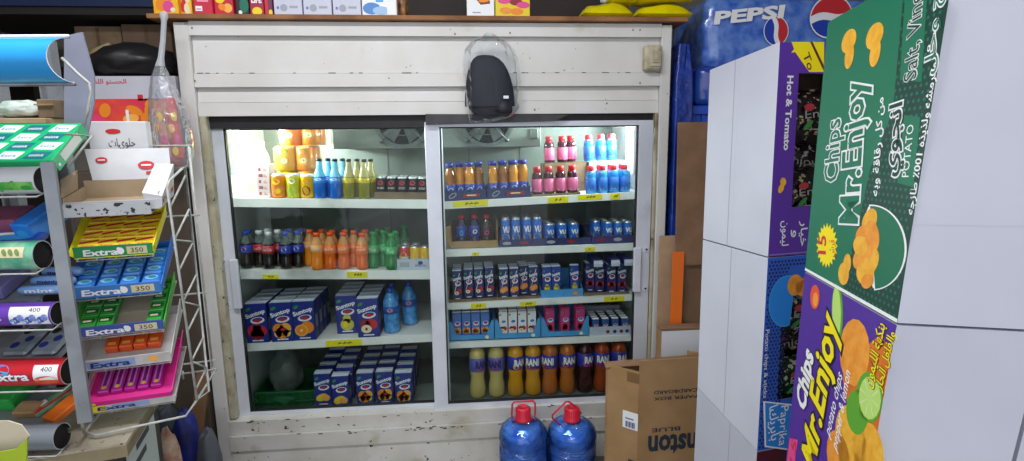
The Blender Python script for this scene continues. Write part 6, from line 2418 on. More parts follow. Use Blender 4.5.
for i in range(5):
    p, e = rest(M4, -h + .036 + i * .030, .088, .0028)
    pk(p, e, 'magenta stick gum pack, %s from the left in the hot pink tray' % NTH[i], 'magenta stick packs')

# open white carton on the top tray ---------------------------------------
ca = thing('open_carton', 'opened empty white candy carton on the chipped top tray', 'carton', tuple(RK.w(aM + .012, .09, c + .02)), None)
CW = M('white_candy_carton', '#d2d3d6', .6, var=1, col2='#c2c3c7', scale=10)
CIN = M('carton_inside_tan', '#b7a48a', .75, var=1, col2='#a8957a', scale=10)
Mc = RK.mat(aM + .012, .012, c + .010, math.radians(8))


def cpart(name, quads, fn=None):
    b = B()
    b.X = Mc
    for q, m in quads:
        q = [V(p) for p in q]
        n = (q[1] - q[0]).cross(q[3] - q[0]).normalized() * .0022
        b.hexa([q[0], q[1], q[1] - n, q[0] - n, q[3], q[2], q[2] - n, q[3] - n], m)
    if fn:
        fn(b)
    b.X = None
    return b.build(name, ca)


hw, dd = .102, .15
OVAL = lambda b, f, u, v, r=.014: (b.ell(f, u, v, r, r * .62, P_RED, .0012), b.rect(f, u - r * .6, v - r * .1, u + r * .6, v + r * .12, P_WHITE, .0016))
b = B()
b.X = Mc
b.box(-hw, hw, 0, dd, 0, .002, CIN)
b.box(-hw, hw, 0, .002, .002, .026, CW)
b.box(-hw, hw, dd - .002, dd, .002, .05, CIN)
b.box(-hw, -hw + .002, .002, dd - .002, .002, .035, CIN)
b.box(hw - .002, hw, .002, dd - .002, .002, .045, CW)
f = Fr((-hw, 0, 0), (1, 0, 0), (0, 0, 1))
b.ell(f, .035, .013, .010, .008, P_ORANGE)
b.ell(f, .115, .015, .014, .006, P_LORANGE)
b.X = None
b.build('carton_body', ca)
cpart('carton_flap', [(((-hw - .002, .01, .036), (-hw - .002, dd - .04, .036), (-hw + .002, dd - .03, .085), (-hw - .012, .05, .075)), CIN)])
cpart('carton_flap', [(((-hw + .02, dd + .001, .050), (hw + .002, dd + .001, .050), (hw - .005, dd + .045, .128), (-hw + .0, dd + .045, .128)), CW)],
      lambda b: (OVAL(b, Fr((-hw + .01, dd + .0, .052), (1, 0, 0), (0, .045, .078)), .03, .055), OVAL(b, Fr((-hw + .01, dd, .052), (1, 0, 0), (0, .045, .078)), .135, .038, .02), b.rect(Fr((-hw + .01, dd, .052), (1, 0, 0), (0, .045, .078)), .135, .012, .17, .020, P_RED, .0012)))
b = B()                                # thick folded right wall with print on its outer side
b.X = Mc
FLW = M('flap_white', '#dcdde0', .55)
q = [V((hw - .030, .004, .004)), V((hw + .004, .0, .004)), V((hw + .004, dd - .012, .004)), V((hw - .030, dd - .012, .004)), V((hw - .036, .004, .044)), V((hw + .008, .0, .034)), V((hw + .014, dd - .012, .092)), V((hw - .030, dd - .012, .094))]
b.hexa(q, CW, {1: FLW})
f = QFr(q[1], q[2], q[6], q[5], .14, .06)
b.ell(f, .020, .026, .013, .010, P_RED, .0008)
b.ell(f, .020, .026, .008, .006, P_LORANGE, .0011)
b.ell(f, .085, .040, .020, .009, P_LORANGE, .0008, rot=.2)
b.rect(f, .045, .012, .075, .026, P_GREY, .0008)
b.rect(f, .100, .012, .128, .022, P_RED, .0008)
b.X = None
b.build('carton_flap', ca)
# flap of a second carton standing behind
Mf = RK.mat(RK.px(113, 140, .175)[0], .178, 0, 0)
a0, cz0 = RK.px(86, 148, .175)
a1, cz1 = RK.px(146, 146, .175)
_, cz2 = RK.px(115, 121, .175)
b = B()
zb_ = RK.w(0, 0, 0).z
b.X = RK.mat((a0 + a1) / 2, .200, 0, 0)
h = (a1 - a0) / 2
z0 = c + .058
b.box(-h, h, 0, .045, z0, cz2, CW, .002)
f = Fr((-h, 0, z0), (1, 0, 0), (0, 0, 1))
hh = cz2 - z0
b.ell(f, h * .85, hh * .85, .018, .007, P_RED, .001)
b.ell(f, h * .95, hh * .40, .020, .007, P_RED, .001)
b.text(f, AR('\uFEA3\uFEE0\uFEEE\uFEF1\uFE8E\uFE95'), h * 1.1, hh * .62, hh * .13, INK, w=h * .9, l=.001)
b.X = None
o = tag(b.build('candy_carton'), 'small white candy carton with red oval marks, standing behind the open carton', 'carton')
# ------------------------------------------------------------------ candy stand at the left edge
stand = rack                            # the left bay of the same rack
LXA = -.36                              # left end, out of the frame
b = B()
for a, zl in ((LXA, ZC + .002), (LK.px(52, 100, .34)[0], 1.36)):
    b.X = LK.mat(a, .34, 0)
    b.box(-.014, .014, 0, .028, zl, 1.74, GREY_STEEL)
    b.box(-.014, -.011, -.02, 0, zl, 1.74, GREY_STEEL)
b.X = None
b.build('upright', stand)
b = B()
q_ = [LK.w(*(lambda q: (q[0], .19, q[1]))(LK.px(px, py, .19))) for px, py in ((64, 36), (82, 32), (94, 76), (94, 104), (86, 140), (64, 140))][::-1]
n = len(q_)
b.add(q_ + [p + LK.e2 * .004 for p in q_], [tuple(range(n)), tuple(range(n, 2 * n))[::-1]] + [(k, n + k, n + (k + 1) % n, (k + 1) % n) for k in range(n)], M('lilac_grey_panel', '#8f93a6', .5, var=1, col2='#7f8396', scale=6))
b.build('side_panel', stand)
b = B()
pw_ = [LK.w(*(lambda q: (q[0], bb, q[1]))(LK.px(px, py, bb))) for px, py, bb in ((62, 58, .04), (76, 72, .035), (89, 83, .03), (91, 92, .03), (88, 110, .03), (84, 126, .03))]
b.tube(pw_, .0032, WIRE_W, 8)
q0_ = [LK.w(*(lambda q: (q[0], bb, q[1]))(LK.px(px, py, bb))) for px, py, bb in ((68, 167, .02), (92, 136, .03), (66, 134, .06))]
b.tube(q0_, .0028, WIRE_W, 8)
b.build('wire_arm', stand)


def strip(px1, ptop, pbot, m, prints=None, half=True):
    """a rolled printed shelf front: a half round sheet along the shelf edge, its end hole painted dark as shade"""
    a1, ct = LK.px(px1, ptop, 0)
    _, cb = LK.px(px1, pbot, 0)
    r = (ct - cb) / 2
    cz = (ct + cb) / 2
    b = B()
    t = .0018
    rows = []
    K = 22
    for rr in (r, r - t):
        for a in (LXA, a1):
            rows.append([LK.w(a, r * .9 - math.cos(th) * rr * .9, cz + math.sin(th) * rr) for th in [(-.93 + 1.86 * k / K) * PI for k in range(K + 1)]])
    o0, o1, i0, i1 = rows
    b.grid([o0, o1], m)
    b.grid([i1, i0], M('strip_hole_shade', '#1b1819', .9))
    b.grid([o1, i1], M('strip_edge', '#b9bcc0', .6))

    class SF:
        def p(s, u, v, l=0.0):
            th = (v - r) / r
            return LK.w(u, r * .9 - math.cos(th) * (r + l) * .9, cz + math.sin(th) * (r + l))
    cd_ = [LK.w(a1 - .007, r * .9 - math.cos(2 * PI * k / 20) * (r - t) * .9, cz + math.sin(2 * PI * k / 20) * (r - t)) for k in range(20)]
    b.add(cd_, [tuple(range(20))], M('strip_hole_shade', '#1b1819', .9))  # dark disc painted in as the shade of the hollow end
    if prints:
        prints(b, SF(), a1, r)
    o = b.build('shelf_front', stand)
    # slanted shelf plate behind it
    p = B()
    p.X = LK.mat(0, r * 1.95, cz + r * .25, math.radians(24))
    p.box(LXA, a1 - (.086 if 250 < ptop < 320 or ptop > 420 else .056), 0, .125, -.003, 0, GREY_STEEL)
    p.X = None
    p.build('shelf_plate', stand)
    p = B()
    p.tube([LK.w(LXA, -.002, max(ZC + .004, cb - .004)), LK.w(a1 + .004, -.002, max(ZC + .004, cb - .004)), LK.w(a1 + .006, .02, max(ZC + .008, cb + .004))], .0022, WIRE_W, 8)
    p.build('shelf_rod', stand)
    return LK.mat(0, r * 1.95, cz + r * .25, math.radians(24)), a1 + .024, r


ST_W = M('strip_white', '#c8ccd0', .4)
ST_T = M('strip_teal', '#4fb08c', .4, var=1, col2='#a4d4b4', scale=30)
ST_P = M('strip_purple', '#6a3fb0', .4)
ST_R = M('strip_red', '#c4222e', .4)
ST_S = M('strip_silver', '#9aa4b0', .35, metal=.3)


def pr_green(b, f, a1, r):
    b.rect(f, a1 - .36, r * .3, a1 - .004, r * .95, M('strip_leaf_green', '#3fa040', .5, var=1, col2='#7cc45c', scale=40), .0004, nu=2, nv=8)
    for k in range(8):
        b.ell(f, a1 - .02 - .03 * k, r * (.5 + .2 * (k % 2)), .012, .006, P_GREEN, .0007, rot=k)


def pr_teal(b, f, a1, r):
    b.rect(f, a1 - .10, r * 1.0, a1 - .02, r * 1.75, P_CREAM, .0004, nu=2, nv=10)
    for k in range(5):
        b.ell(f, a1 - .09 + .014 * k, r * 1.35, .005, .009, M('strip_scribble', '#7d9a5a', .5), .0007, rot=.5)


def pr_purple(b, f, a1, r):
    b.rect(f, a1 - .092, r * .2, a1 - .004, r * 1.9, P_WHITE, .0004, nu=2, nv=10)
    for k in range(9):
        b.ell(f, a1 - .085 + .009 * k, r * (.55 + .18 * (k % 3)), .008, .008, (P_SKY, M('strip_berry', '#4a5cb8', .5), M('strip_berry_lt', '#7f90d8', .5))[k % 3], .0006 + .0001 * (k % 3))
    b.text(f, '400', a1 - .035, r * 1.42, .010, INK, w=.026, l=.0008)
    b.text(f, 'Extra', a1 - .145, r * .75, .018, P_WHITE, w=.07, bold=.03, l=.0008)


def pr_red(b, f, a1, r):
    b.text(f, 'Extra', a1 - .115, r * .72, .020, P_WHITE, w=.085, bold=.03, l=.0008, outline=P_NAVY)
    b.rect(f, a1 - .062, r * .7, a1 - .006, r * 1.85, P_WHITE, .0004, nu=2, nv=10)
    b.ell(f, a1 - .034, r * .65, .028, .012, M('strip_flame', '#e0582a', .5), .0006)
    b.ell(f, a1 - .138, r * 1.45, .022, .016, P_SKY, .0005)
    b.text(f, '400', a1 - .032, r * 1.35, .011, INK, w=.026, l=.0008)


M1, e1_, r1 = strip(31, 167, 195, ST_W, pr_green)
M2, e2_, r2 = strip(30, 243, 272, ST_T, pr_teal)
M3, e3_, r3 = strip(48, 305, 328, ST_P, pr_purple)
M4_, e4_, r4 = strip(58, 363, 389, ST_R, pr_red)
M5, e5_, r5 = strip(51, 430, 455, ST_S)


def lie(M4, x, y, z, rx=0.0, rz=0.0, ry=0.0):
    m = M4 @ Matrix.Translation((x, y, z)) @ Matrix.Rotation(rz, 4, 'Z') @ Matrix.Rotation(ry, 4, 'Y') @ Matrix.Rotation(rx, 4, 'X')
    return m.translation.copy(), m.to_euler()


# big green gum display carton on the top shelf
GRN = M('spearmint_green', '#12a868', .35, coat=.2)
x1 = LK.px(60, 150, .07)[0]
M1b = M1 @ Matrix.Translation((0, .012, .004)) @ Matrix.Rotation(math.radians(15), 4, 'X')
bw, bd_, bh = .26, .140, .034
b = B()
b.box(-bw / 2, bw / 2, 0, bd_, 0, bh, GRN, .002)
f = Fr((-bw / 2, 0, bh), (1, 0, 0), (0, 1, 0))
for j in range(4):
    for i in range(4):
        u, v = bw * (.12 + .24 * i + .03 * (j % 2)), bd_ * (.14 + .235 * j)
        b.poly(f, [(u - .028, v - .012), (u + .020, v - .014), (u + .030, v + .012), (u - .018, v + .014)], (M('mint_white', '#d4ecec', .4), M('mint_teal', '#0c6c74', .4))[(i + j) % 2], .0004)
        b.text(f, 'Extra' if (i + j) % 2 == 0 else 'mint', u, v - .005, .010, P_NAVY if (i + j) % 2 == 0 else P_WHITE, w=.032, l=.0008, rot=.0)
fs = Fr((bw / 2, 0, 0), (0, 1, 0), (0, 0, 1))
b.rect(fs, .03, .006, .11, .028, M('mint_bar_label', '#cfd4cc', .5))
b.ell(fs, .012, .012, .004, .004, P_WHITE)
o = b.build('gum_carton', loc=(0, 0, 0))
o.location, o.rotation_euler = lie(M1b, x1 - bw / 2 - .006, .0, .0)
tag(o, 'large green mint gum carton slanting on the top shelf of the candy stand', 'gum carton')


def stick(name, cat, label, M4, x, y, z, w, d, h, m, prn=None, rz=0.0, group=None, bev=.003, ry=0.0):
    b = B()
    b.box(-w / 2, w / 2, -d / 2, d / 2, 0, h, m, bev)
    if prn:
        prn(b, Fr((-w / 2, -d / 2, h), (1, 0, 0), (0, 1, 0)), Fr((-w / 2, -d / 2, 0), (1, 0, 0), (0, 0, 1)), w, d, h)
    o = b.build(name, loc=(0, 0, 0))
    o.location, o.rotation_euler = lie(M4, x, y, z, rz=rz, ry=ry)
    return tag(o, label, cat, group)


# second shelf: blue and maroon packets with bar codes
stick('candy_box', 'box', 'maroon and white candy box with bar code on the second stand shelf', M2, e2_ - .20, .09, .001, .13, .075, .045, M('candy_maroon', '#7a3a5c', .5, var=1, col2='#8c4c6c', scale=14),
      lambda b, t, f, w, d, h: (b.rect(f, w * .05, h * .45, w * .55, h * .95, P_WHITE), [b.rect(f, w * (.08 + .055 * k), h * .5, w * (.10 + .055 * k), h * .9, INK, .0007) for k in range(8)], b.rect(f, 0, 0, w, h * .3, M('candy_lilac', '#9aa0d8', .5))))
stick('candy_box', 'box', 'bright blue candy box beside the maroon one on the stand', M2, e2_ - .098, .080, .001, .045, .11, .05, M('candy_blue', '#1f6fd0', .4, var=1, col2='#2c86e4', scale=14), lambda b, t, f, w, d, h: b.ell(f, w * .5, h * .5, w * .3, h * .2, P_SKY), rz=-.1)
stick('candy_box', 'box', 'flat blue and white candy packet lying in front of the maroon box', M2, e2_ - .14, .026, .001, .15, .04, .018, M('candy_deep_blue', '#2a4fa8', .4), lambda b, t, f, w, d, h: (b.ell(t, w * .4, d * .5, w * .3, d * .4, P_WHITE, rot=.1), b.ell(t, w * .6, d * .4, w * .3, d * .3, P_SKY, .0006)))
# third shelf: mint rolls
ROLLB = M('mint_roll_blue', '#6f9ad8', .35, var=1, col2='#86aee4', scale=18)


def roll(label, M4, x, y, z, w, r, m, txt, tm, rz=0.0):
    b = B()
    for s in range(1):
        prof = [(0, 0), (r * .6, .001), (r * .7, .006), (r, .012), (r, w - .012), (r * .7, w - .006), (r * .6, w - .001), (0, w)]
        b.lathe(prof, m, n=16)
    b.v = [Matrix.Rotation(PI / 2, 3, 'Y') @ p for p in b.v]
    b.v = [p + V((-w / 2, 0, r)) for p in b.v]

    class RF:
        def p(s, u, v, l=0.0):
            a = v / r
            return V((u - w / 2, -math.cos(a) * (r + l), r + math.sin(a) * (r + l)))
    b.text(RF(), txt, w * .52, .001, r * .8, tm, w=w * .62, bold=.03, l=.0006)
    o = b.build('mint_roll', loc=(0, 0, 0))
    o.location, o.rotation_euler = lie(M4, x, y, z, rz=rz)
    return tag(o, label, 'mint roll', 'mint rolls on the candy stand')


roll('upper pale blue mint roll on the third stand shelf', M3, e3_ - .105, .085, .001, .105, .0125, ROLLB, 'mentos', P_NAVY)
roll('lower pale blue mint roll, in front of the upper one', M3, e3_ - .110, .050, .001, .11, .0115, ROLLB, 'mint', P_WHITE)
roll('pale blue mint roll at the back of the third stand shelf', M3, e3_ - .105, .122, .001, .10, .0125, ROLLB, 'mentos', P_NAVY)
stick('candy_box', 'box', 'lavender candy box at the left on the third stand shelf', M3, e3_ - .235, .08, .001, .09, .10, .03, M('candy_lavender', '#7f7ab0', .5))
# fourth shelf: pouch packs with dark dots
POUCH = M('pouch_silver', '#98a2ac', .35, metal=.3, var=1, col2='#7d8790', scale=14)
for i, (dx, m, lab) in enumerate(((-.192, POUCH, 'silver candy pouch with blue dots, left one on the fourth stand shelf'), (-.122, POUCH, 'silver candy pouch with dark dots, right one on the fourth stand shelf'))):
    stick('candy_pouch', 'pouch', lab, M4_, e4_ + dx, .075, .001, .06, .11, .014, m, lambda b, t, f, w, d, h: [b.ell(t, w * u, d * v, w * .17, d * .10, mm, .0006, n=14) for u, v, mm in ((.3, .25, P_NAVY), (.65, .45, P_NAVY), (.3, .7, INK), (.7, .8, M('pouch_green', '#3a7a4c', .5)))], group='silver candy pouches', bev=.006)
# fifth shelf
stick('candy_box', 'box', 'bright green candy box at the left on the lowest stand shelf', M5, e5_ - .25, .095, .001, .11, .09, .04, M('candy_green', '#1f9a3c', .5, var=1, col2='#2fae4c', scale=20))
stick('candy_box', 'box', 'small brown cardboard box on the lowest stand shelf', M5, e5_ - .155, .045, .001, .055, .04, .022, KRAFT)
stick('candy_packet', 'packet', 'red, white and green candy packet lying on the lowest stand shelf', M5, e5_ - .112, .075, .001, .03, .10, .016, M('candy_mint_green', '#4a8a60', .4, var=1, col2='#7ab08a', scale=30), lambda b, t, f, w, d, h: (b.rect(t, 0, 0, w, d * .2, P_RED), b.rect(t, 0, d * .2, w * .5, d * .38, P_WHITE), b.rect(t, w * .75, 0, w, d, P_RED, .0006)), rz=-.5)
stick('candy_packet', 'packet', 'orange candy packet on the lowest stand shelf by the post', M5, e5_ - .068, .045, .001, .04, .08, .02, M('candy_orange', '#e0701e', .4), rz=-.35)
# curved card lying in front at the bottom left
CREAM_C = M('cream_card', '#cdc3ac', .6)
cb_ = thing('open_box', 'open lime and cream cardboard box at the bottom left on the counter', 'box', tuple(LK.w(LK.px(5, 445, -.10)[0], -.11, 0))[:2] + (ZC,))


def slabpx(name, pts, bb, m, parent, th=.003):
    q = [LK.w(*(lambda z: (z[0], bb, max(z[1], ZC + .002)))(LK.px(px, py, bb))) for px, py in pts][::-1]
    n = len(q)
    b = B()
    b.add(q + [p + LK.e2 * th for p in q], [tuple(range(n)), tuple(range(n, 2 * n))[::-1]] + [(k, n + k, n + (k + 1) % n, (k + 1) % n) for k in range(n)], m)
    return b.build(name, parent)


slabpx('back_flap', ((-30, 421), (8, 421), (21, 425), (29, 436), (22, 452), (-30, 462)), -.10, CREAM_C, cb_)
slabpx('front_panel', ((-30, 452), (0, 452), (16, 449), (27, 438), (26, 470), (-30, 480)), -.135, M('lime_card', '#a8bf2e', .5), cb_)

# upper part: curved blue sign, little shelf with bag
a1s, cts = LK.px(69, 38, -.02)
_, cbs = LK.px(66, 83, -.02)
b = B()
r = (cts - cbs) / 2
rows = []
for dz in (0, .003):
    for a in (LXA, a1s):
        rows.append([LK.w(a - (.018 * math.cos((k / 16 - .5) * PI) if a > LXA else 0), -.02 + dz - .045 * math.cos((k / 16 - .5) * PI), (cts + cbs) / 2 + r * math.sin((k / 16 - .5) * PI)) for k in range(17)])
SIGN = M('blue_sign', '#1f8fd8', .3, var=1, col2='#2f9ee4', scale=4, coat=.2)
b.grid([rows[0], rows[1]], SIGN)
b.grid([rows[3], rows[2]], M('sign_back', '#8a92a0', .5))
b.grid([rows[1], rows[3]], P_WHITE)
b.tube([rows[0][16] + V((0, 0, .003)), rows[1][16] + V((0, 0, .003))], .0045, M('sign_trim_white', '#d4d6dc', .5), 8)
b.tube([rows[0][0] - V((0, 0, .002)), rows[1][0] - V((0, 0, .002))], .0045, GREY_STEEL, 8)
b.X = None
sg = b.build('header_sign', stand)
B().tube([LK.w(LXA + .01, .0, (cts + cbs) / 2), LK.w(LXA + .01, .22, (cts + cbs) / 2)], .006, GREY_STEEL, 8).build('sign_arm', stand)
a_, zsh = LK.px(48, 118, .17)
b = B()
b.X = LK.mat(0, 0, 0)
b.box(LXA, a_, .16, .30, zsh - .014, zsh, M('stand_shelf_wood', '#b49a78', .7, var=1, col2='#9c8262', scale=10), .002)
b.X = None
b.build('upper_shelf', stand)
q = LK.px(20, 100, .21)
bb2 = blob('bag', tuple(LK.w(q[0], .215, zsh + .022)), .055, .045, .024, M('frosted_green_bag', '#a9c4b4', .3, var=1, col2='#d0dcd6', scale=30, bump=.6, bscale=40, coat=.4), 6, .3)
tag(bb2.build('plastic_bag'), 'small frosted greenish plastic bag on the upper shelf of the candy stand', 'plastic bag')
q = LK.px(44, 106, .19)
b = B()
b.X = LK.mat(q[0] + .010, .18, zsh + .001)
b.box(-.020, .018, 0, .08, 0, .045, KRAFT_DK, .002)
b.box(-.024, .022, -.004, .002, .03, .034, KRAFT)
b.X = None
tag(b.build('cardboard_box'), 'small brown cardboard box beside the frosted bag on the stand', 'box')
b = B()
b.X = LK.mat(LK.px(0, 124, .14)[0], .12, 0)
zu = LK.px(20, 131, .14)[1]
b.box(-.16, .05, .15, .18, zu - .03, zsh - .018, KRAFT_DK, .002)
b.box(.055, .085, .13, .18, zu - .03, zsh - .02, M('olive_box', '#6a6a48', .7), .002)
b.X = None
b.build('shelf_support', stand)

# ------------------------------------------------------------------ between rack and fridge
# tall support carton with the orange-drink carton and black bag on it
yb = .0
p0 = at(101, 166, y=yb)
p1 = at(190, 166, y=yb)
zc2, zt2 = p0.z - .02, at(100, 76, y=yb).z
b = B()
xr = FX0 - .012
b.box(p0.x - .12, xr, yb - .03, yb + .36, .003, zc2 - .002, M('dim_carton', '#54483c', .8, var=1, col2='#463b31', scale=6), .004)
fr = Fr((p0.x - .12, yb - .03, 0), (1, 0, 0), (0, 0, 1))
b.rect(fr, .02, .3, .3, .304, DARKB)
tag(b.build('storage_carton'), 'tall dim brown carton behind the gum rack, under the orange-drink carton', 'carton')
ODC = M('drink_carton_white', '#c3c4cf', .5, var=1, col2='#b7b8c4', scale=6)
b = B()
xb1 = xr - .004
b.box(p0.x - .02, xb1, yb, yb + .28, zc2, zt2, ODC, .003)
w, h = xb1 - p0.x + .02, zt2 - zc2
fr = Fr((p0.x - .02, yb, zc2), (1, 0, 0), (0, 0, 1))
zp = at(100, 99, y=yb).z - zc2
b.rect(fr, .002, .01, w - .002, zp, M('drink_print_red', '#d8324a', .5, var=1, col2='#e8502e', scale=18))
for k in range(26):
    u, v = rnd.uniform(.03, w - .03), rnd.uniform(.03, zp - .02)
    b.ell(fr, u, v, rnd.uniform(.018, .04), rnd.uniform(.014, .03), (P_ORANGE, P_YELLOW, P_LORANGE, M('print_hot_pink', '#e83a6e', .5))[k % 4], .0005 + .00005 * k, rot=rnd.uniform(0, 3))
for u in (.10, .20):
    b.ell(fr, w * .08 + u, zp * .40, .040, .045, P_WHITE, .0024, a0=-.4, a1=PI + .4)
    b.ell(fr, w * .08 + u, zp * .38, .026, .030, M('print_amber', '#c88a1e', .5), .0028, a0=-.4, a1=PI + .4)
    b.rect(fr, w * .08 + u - .012 + .03, zp * .3, w * .08 + u + .03, zp * .85, P_WHITE, .0026)
b.text(fr, AR('\uFE8D\uFEDF\uFEA4\uFEB4\uFEE8\uFEEE \uFE8D\uFEDF\uFEE0\uFEAC\uFEF3\uFEAC'), .012, h - .030, .018, P_RED, al='L', w=.15, bold=.02)
b.rect(fr, w * .56, h - .10, w * .62, h - .075, P_RED)
b.rect(fr, w * .63, h - .10, w * .80, h - .09, M('print_rose', '#d86a7c', .5))
tag(b.build('drink_carton'), 'white drink carton with bright orange fruit picture, under the black bag', 'carton')
BAG = M('black_bag', '#121114', .45, var=1, col2='#1d1c20', scale=5, bump=.35, bscale=9)
q0, q1 = at(86, 60, y=yb), at(186, 60, y=yb)
zbt, ztt = zt2 + .002, at(130, 41, y=yb).z
bl_ = blob('bag', ((q0.x + xb1) / 2 - .03, yb + .11, (zbt + ztt) / 2 + .0), (xb1 - q0.x) / 2 - .01, .16, (ztt - zbt) / 2 * 1.1, BAG, 2, .16, 28, 16)
for k, p in enumerate(bl_.v):
    p.z = max(p.z, zbt)
    p.x = min(p.x, xr)
tag(bl_.build('black_bag'), 'bulging black bag lying on the orange-drink carton', 'bag')
# red packets right of it are inside the hanging bag
CLEAR_BAG = clear_mat('hanging_bag_film', '#f2f4f6', .05, .16, '#dadee4', rough=.2, bump=.8, bscale=26, fk=.6)
NECK = clear_mat('hanging_bag_neck', '#e6e9ec', .05, .55, '#d6dae0', rough=.3, fk=.5)
yb2 = -.125
rows = []
for py, cx, r in ((12, 164, 3.4), (16, 164, 4.2), (21, 164, 2.6), (40, 163, 2.6), (58, 161, 3.0), (66, 160, 4.5), (78, 161, 9), (92, 164, 13), (112, 168, 17), (140, 171, 19), (158, 173, 18), (166, 174, 14), (171, 175, 5)):
    q = at(cx, py, y=yb2)
    rr = r * (at(cx + 1, py, y=yb2) - q).length
    rows.append([V((q.x + math.cos(2 * PI * k / 28) * rr * (1 + .13 * math.sin(5 * k + py * .02)), yb2 + math.sin(2 * PI * k / 28) * min(rr, .062) * .85 * (1 + .16 * math.cos(3.1 * k)), q.z)) for k in range(28)])
b = B()
b.grid(rows[5:], CLEAR_BAG, True, True)
b.grid(rows[:6], NECK, True, True)
b.add(rows[-1], [tuple(range(28))], CLEAR_BAG)
tag(b.build('hanging_bag'), 'clear plastic bag with twisted neck hanging at the left corner of the fridge', 'plastic bag')
q = at(176, 160, y=yb2)
for k, (dx, dz, m, lab) in enumerate(((-.030, .006, M('packet_flower', '#d8805a', .4, var=1, col2='#d8a0a0', scale=24), 'orange-pink packet inside the clear hanging bag, left one'), (.018, .006, M('packet_red', '#c8243c', .4, var=1, col2='#e0503a', scale=20), 'red packet inside the clear hanging bag, right one'))):
    b = B()
    b.X = Matrix.Translation((q.x + dx, yb2, q.z + dz)) @ Matrix.Rotation(-.10 + .04 * k, 4, 'Y')
    b.box(-.017, .017, -.008, .008, 0, .20 + .04 * k, m, .004)
    f = Fr((-.02, -.010, 0), (1, 0, 0), (0, 0, 1))
    for kk in range(4):
        b.ell(f, .012 + .016 * (kk % 2), .03 + .045 * kk, .012, .018, (P_YELLOW, P_PINK, P_LORANGE)[kk % 3], .0006)
    b.X = None
    tag(b.build('snack_packet'), lab, 'packet', 'packets in the hanging bag')
# behind and above: dark shelf, brown cartons
b = B()
zs2 = at(110, 62, y=.50).z
xs0, xs1 = -2.45, FX0 - .03
b.box(xs0, xs1, .46, .95, zs2 - .03, zs2, M('dark_shelf_board', '#2c2622', .7), .002)
b.box(xs0, xs1, .46, .49, .002, .03, M('dark_shelf_board', '#2c2622', .7))
for x in (xs0 + .02, xs1 - .02):
    b.box(x - .02, x + .02, .49, .93, .002, zs2 - .031, M('dark_shelf_board', '#2c2622', .7))
tag(b.build('storage_rack'), 'dark wooden storage rack in the corner behind the black bag', 'rack')
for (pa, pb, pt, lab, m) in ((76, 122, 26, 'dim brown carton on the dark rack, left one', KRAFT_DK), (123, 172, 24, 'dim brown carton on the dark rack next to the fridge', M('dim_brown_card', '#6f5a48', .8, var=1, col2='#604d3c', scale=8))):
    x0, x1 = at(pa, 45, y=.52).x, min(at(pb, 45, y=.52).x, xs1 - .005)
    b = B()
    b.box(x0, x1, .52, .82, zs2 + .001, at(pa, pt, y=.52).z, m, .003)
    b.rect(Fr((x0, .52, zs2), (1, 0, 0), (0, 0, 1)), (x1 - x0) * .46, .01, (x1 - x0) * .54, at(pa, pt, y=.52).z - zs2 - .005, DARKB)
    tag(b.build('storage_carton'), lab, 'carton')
q = at(98, 38, y=.49)
b = B()
b.lathe([(0, 0), (.028, 0), (.028, .10), (0, .10)], M('pale_roll', '#b9a678', .7), n=16)
b.v = [Matrix.Rotation(1.2, 3, 'Y') @ p for p in b.v]
b.v = [p + V((q.x - .03, .49, zs2 + .030)) for p in b.v]
tag(b.build('paper_roll'), 'pale tan paper roll lying in front of the dim cartons', 'roll')
# upper dark blue beam of an awning shelf at top left
b = B()
zz0, zz1 = at(110, 7, y=.40).z, at(110, 2, y=.40).z + .05
b.box(-2.45, FX0 - .10, .40, .95, zz0 - .035, zz0 - .001, M('dark_plank', '#231f1f', .7))
b.box(-2.45, FX0 - .10, .385, .40, zz0, zz1, M('dark_blue_trim', '#1a2c52', .5))
b.box(-2.45, FX0 - .10, .40, .95, zz0, zz0 + .02, M('dark_plank', '#231f1f', .7))
tag(b.build('wall_shelf'), 'dark wall shelf with blue front edge at the top left', 'shelf')

# ------------------------------------------------------------------ things on the floor between counter and fridge
FLOR = M('floral_cloth', '#a8786a', .8, var=1, col2='#c9b49a', scale=22, stain='#7a3a34', stain_amt=.06, stain_scale=18, bump=.2)
def floor_bag(name, label, cat, px, py, y, rpx, m, seed, amp=.14):
    """a soft bag standing on the floor whose top shows at (px, py)"""
    q = at(px, py, y=y)
    r = rpx * (at(px + 1, py, y=y) - q).length
    hz = q.z / 2 * 1.06
    bb = blob('bag', (q.x, y, hz * .86 + .003), r, r * .85, hz, m, seed, amp, 24, 18)
    lo = min(p.z for p in bb.v)
    k = q.z / (max(p.z for p in bb.v) - lo)
    for p in bb.v:
        p.z = .003 + (p.z - lo) * k
    return tag(bb.build(name), label, cat)


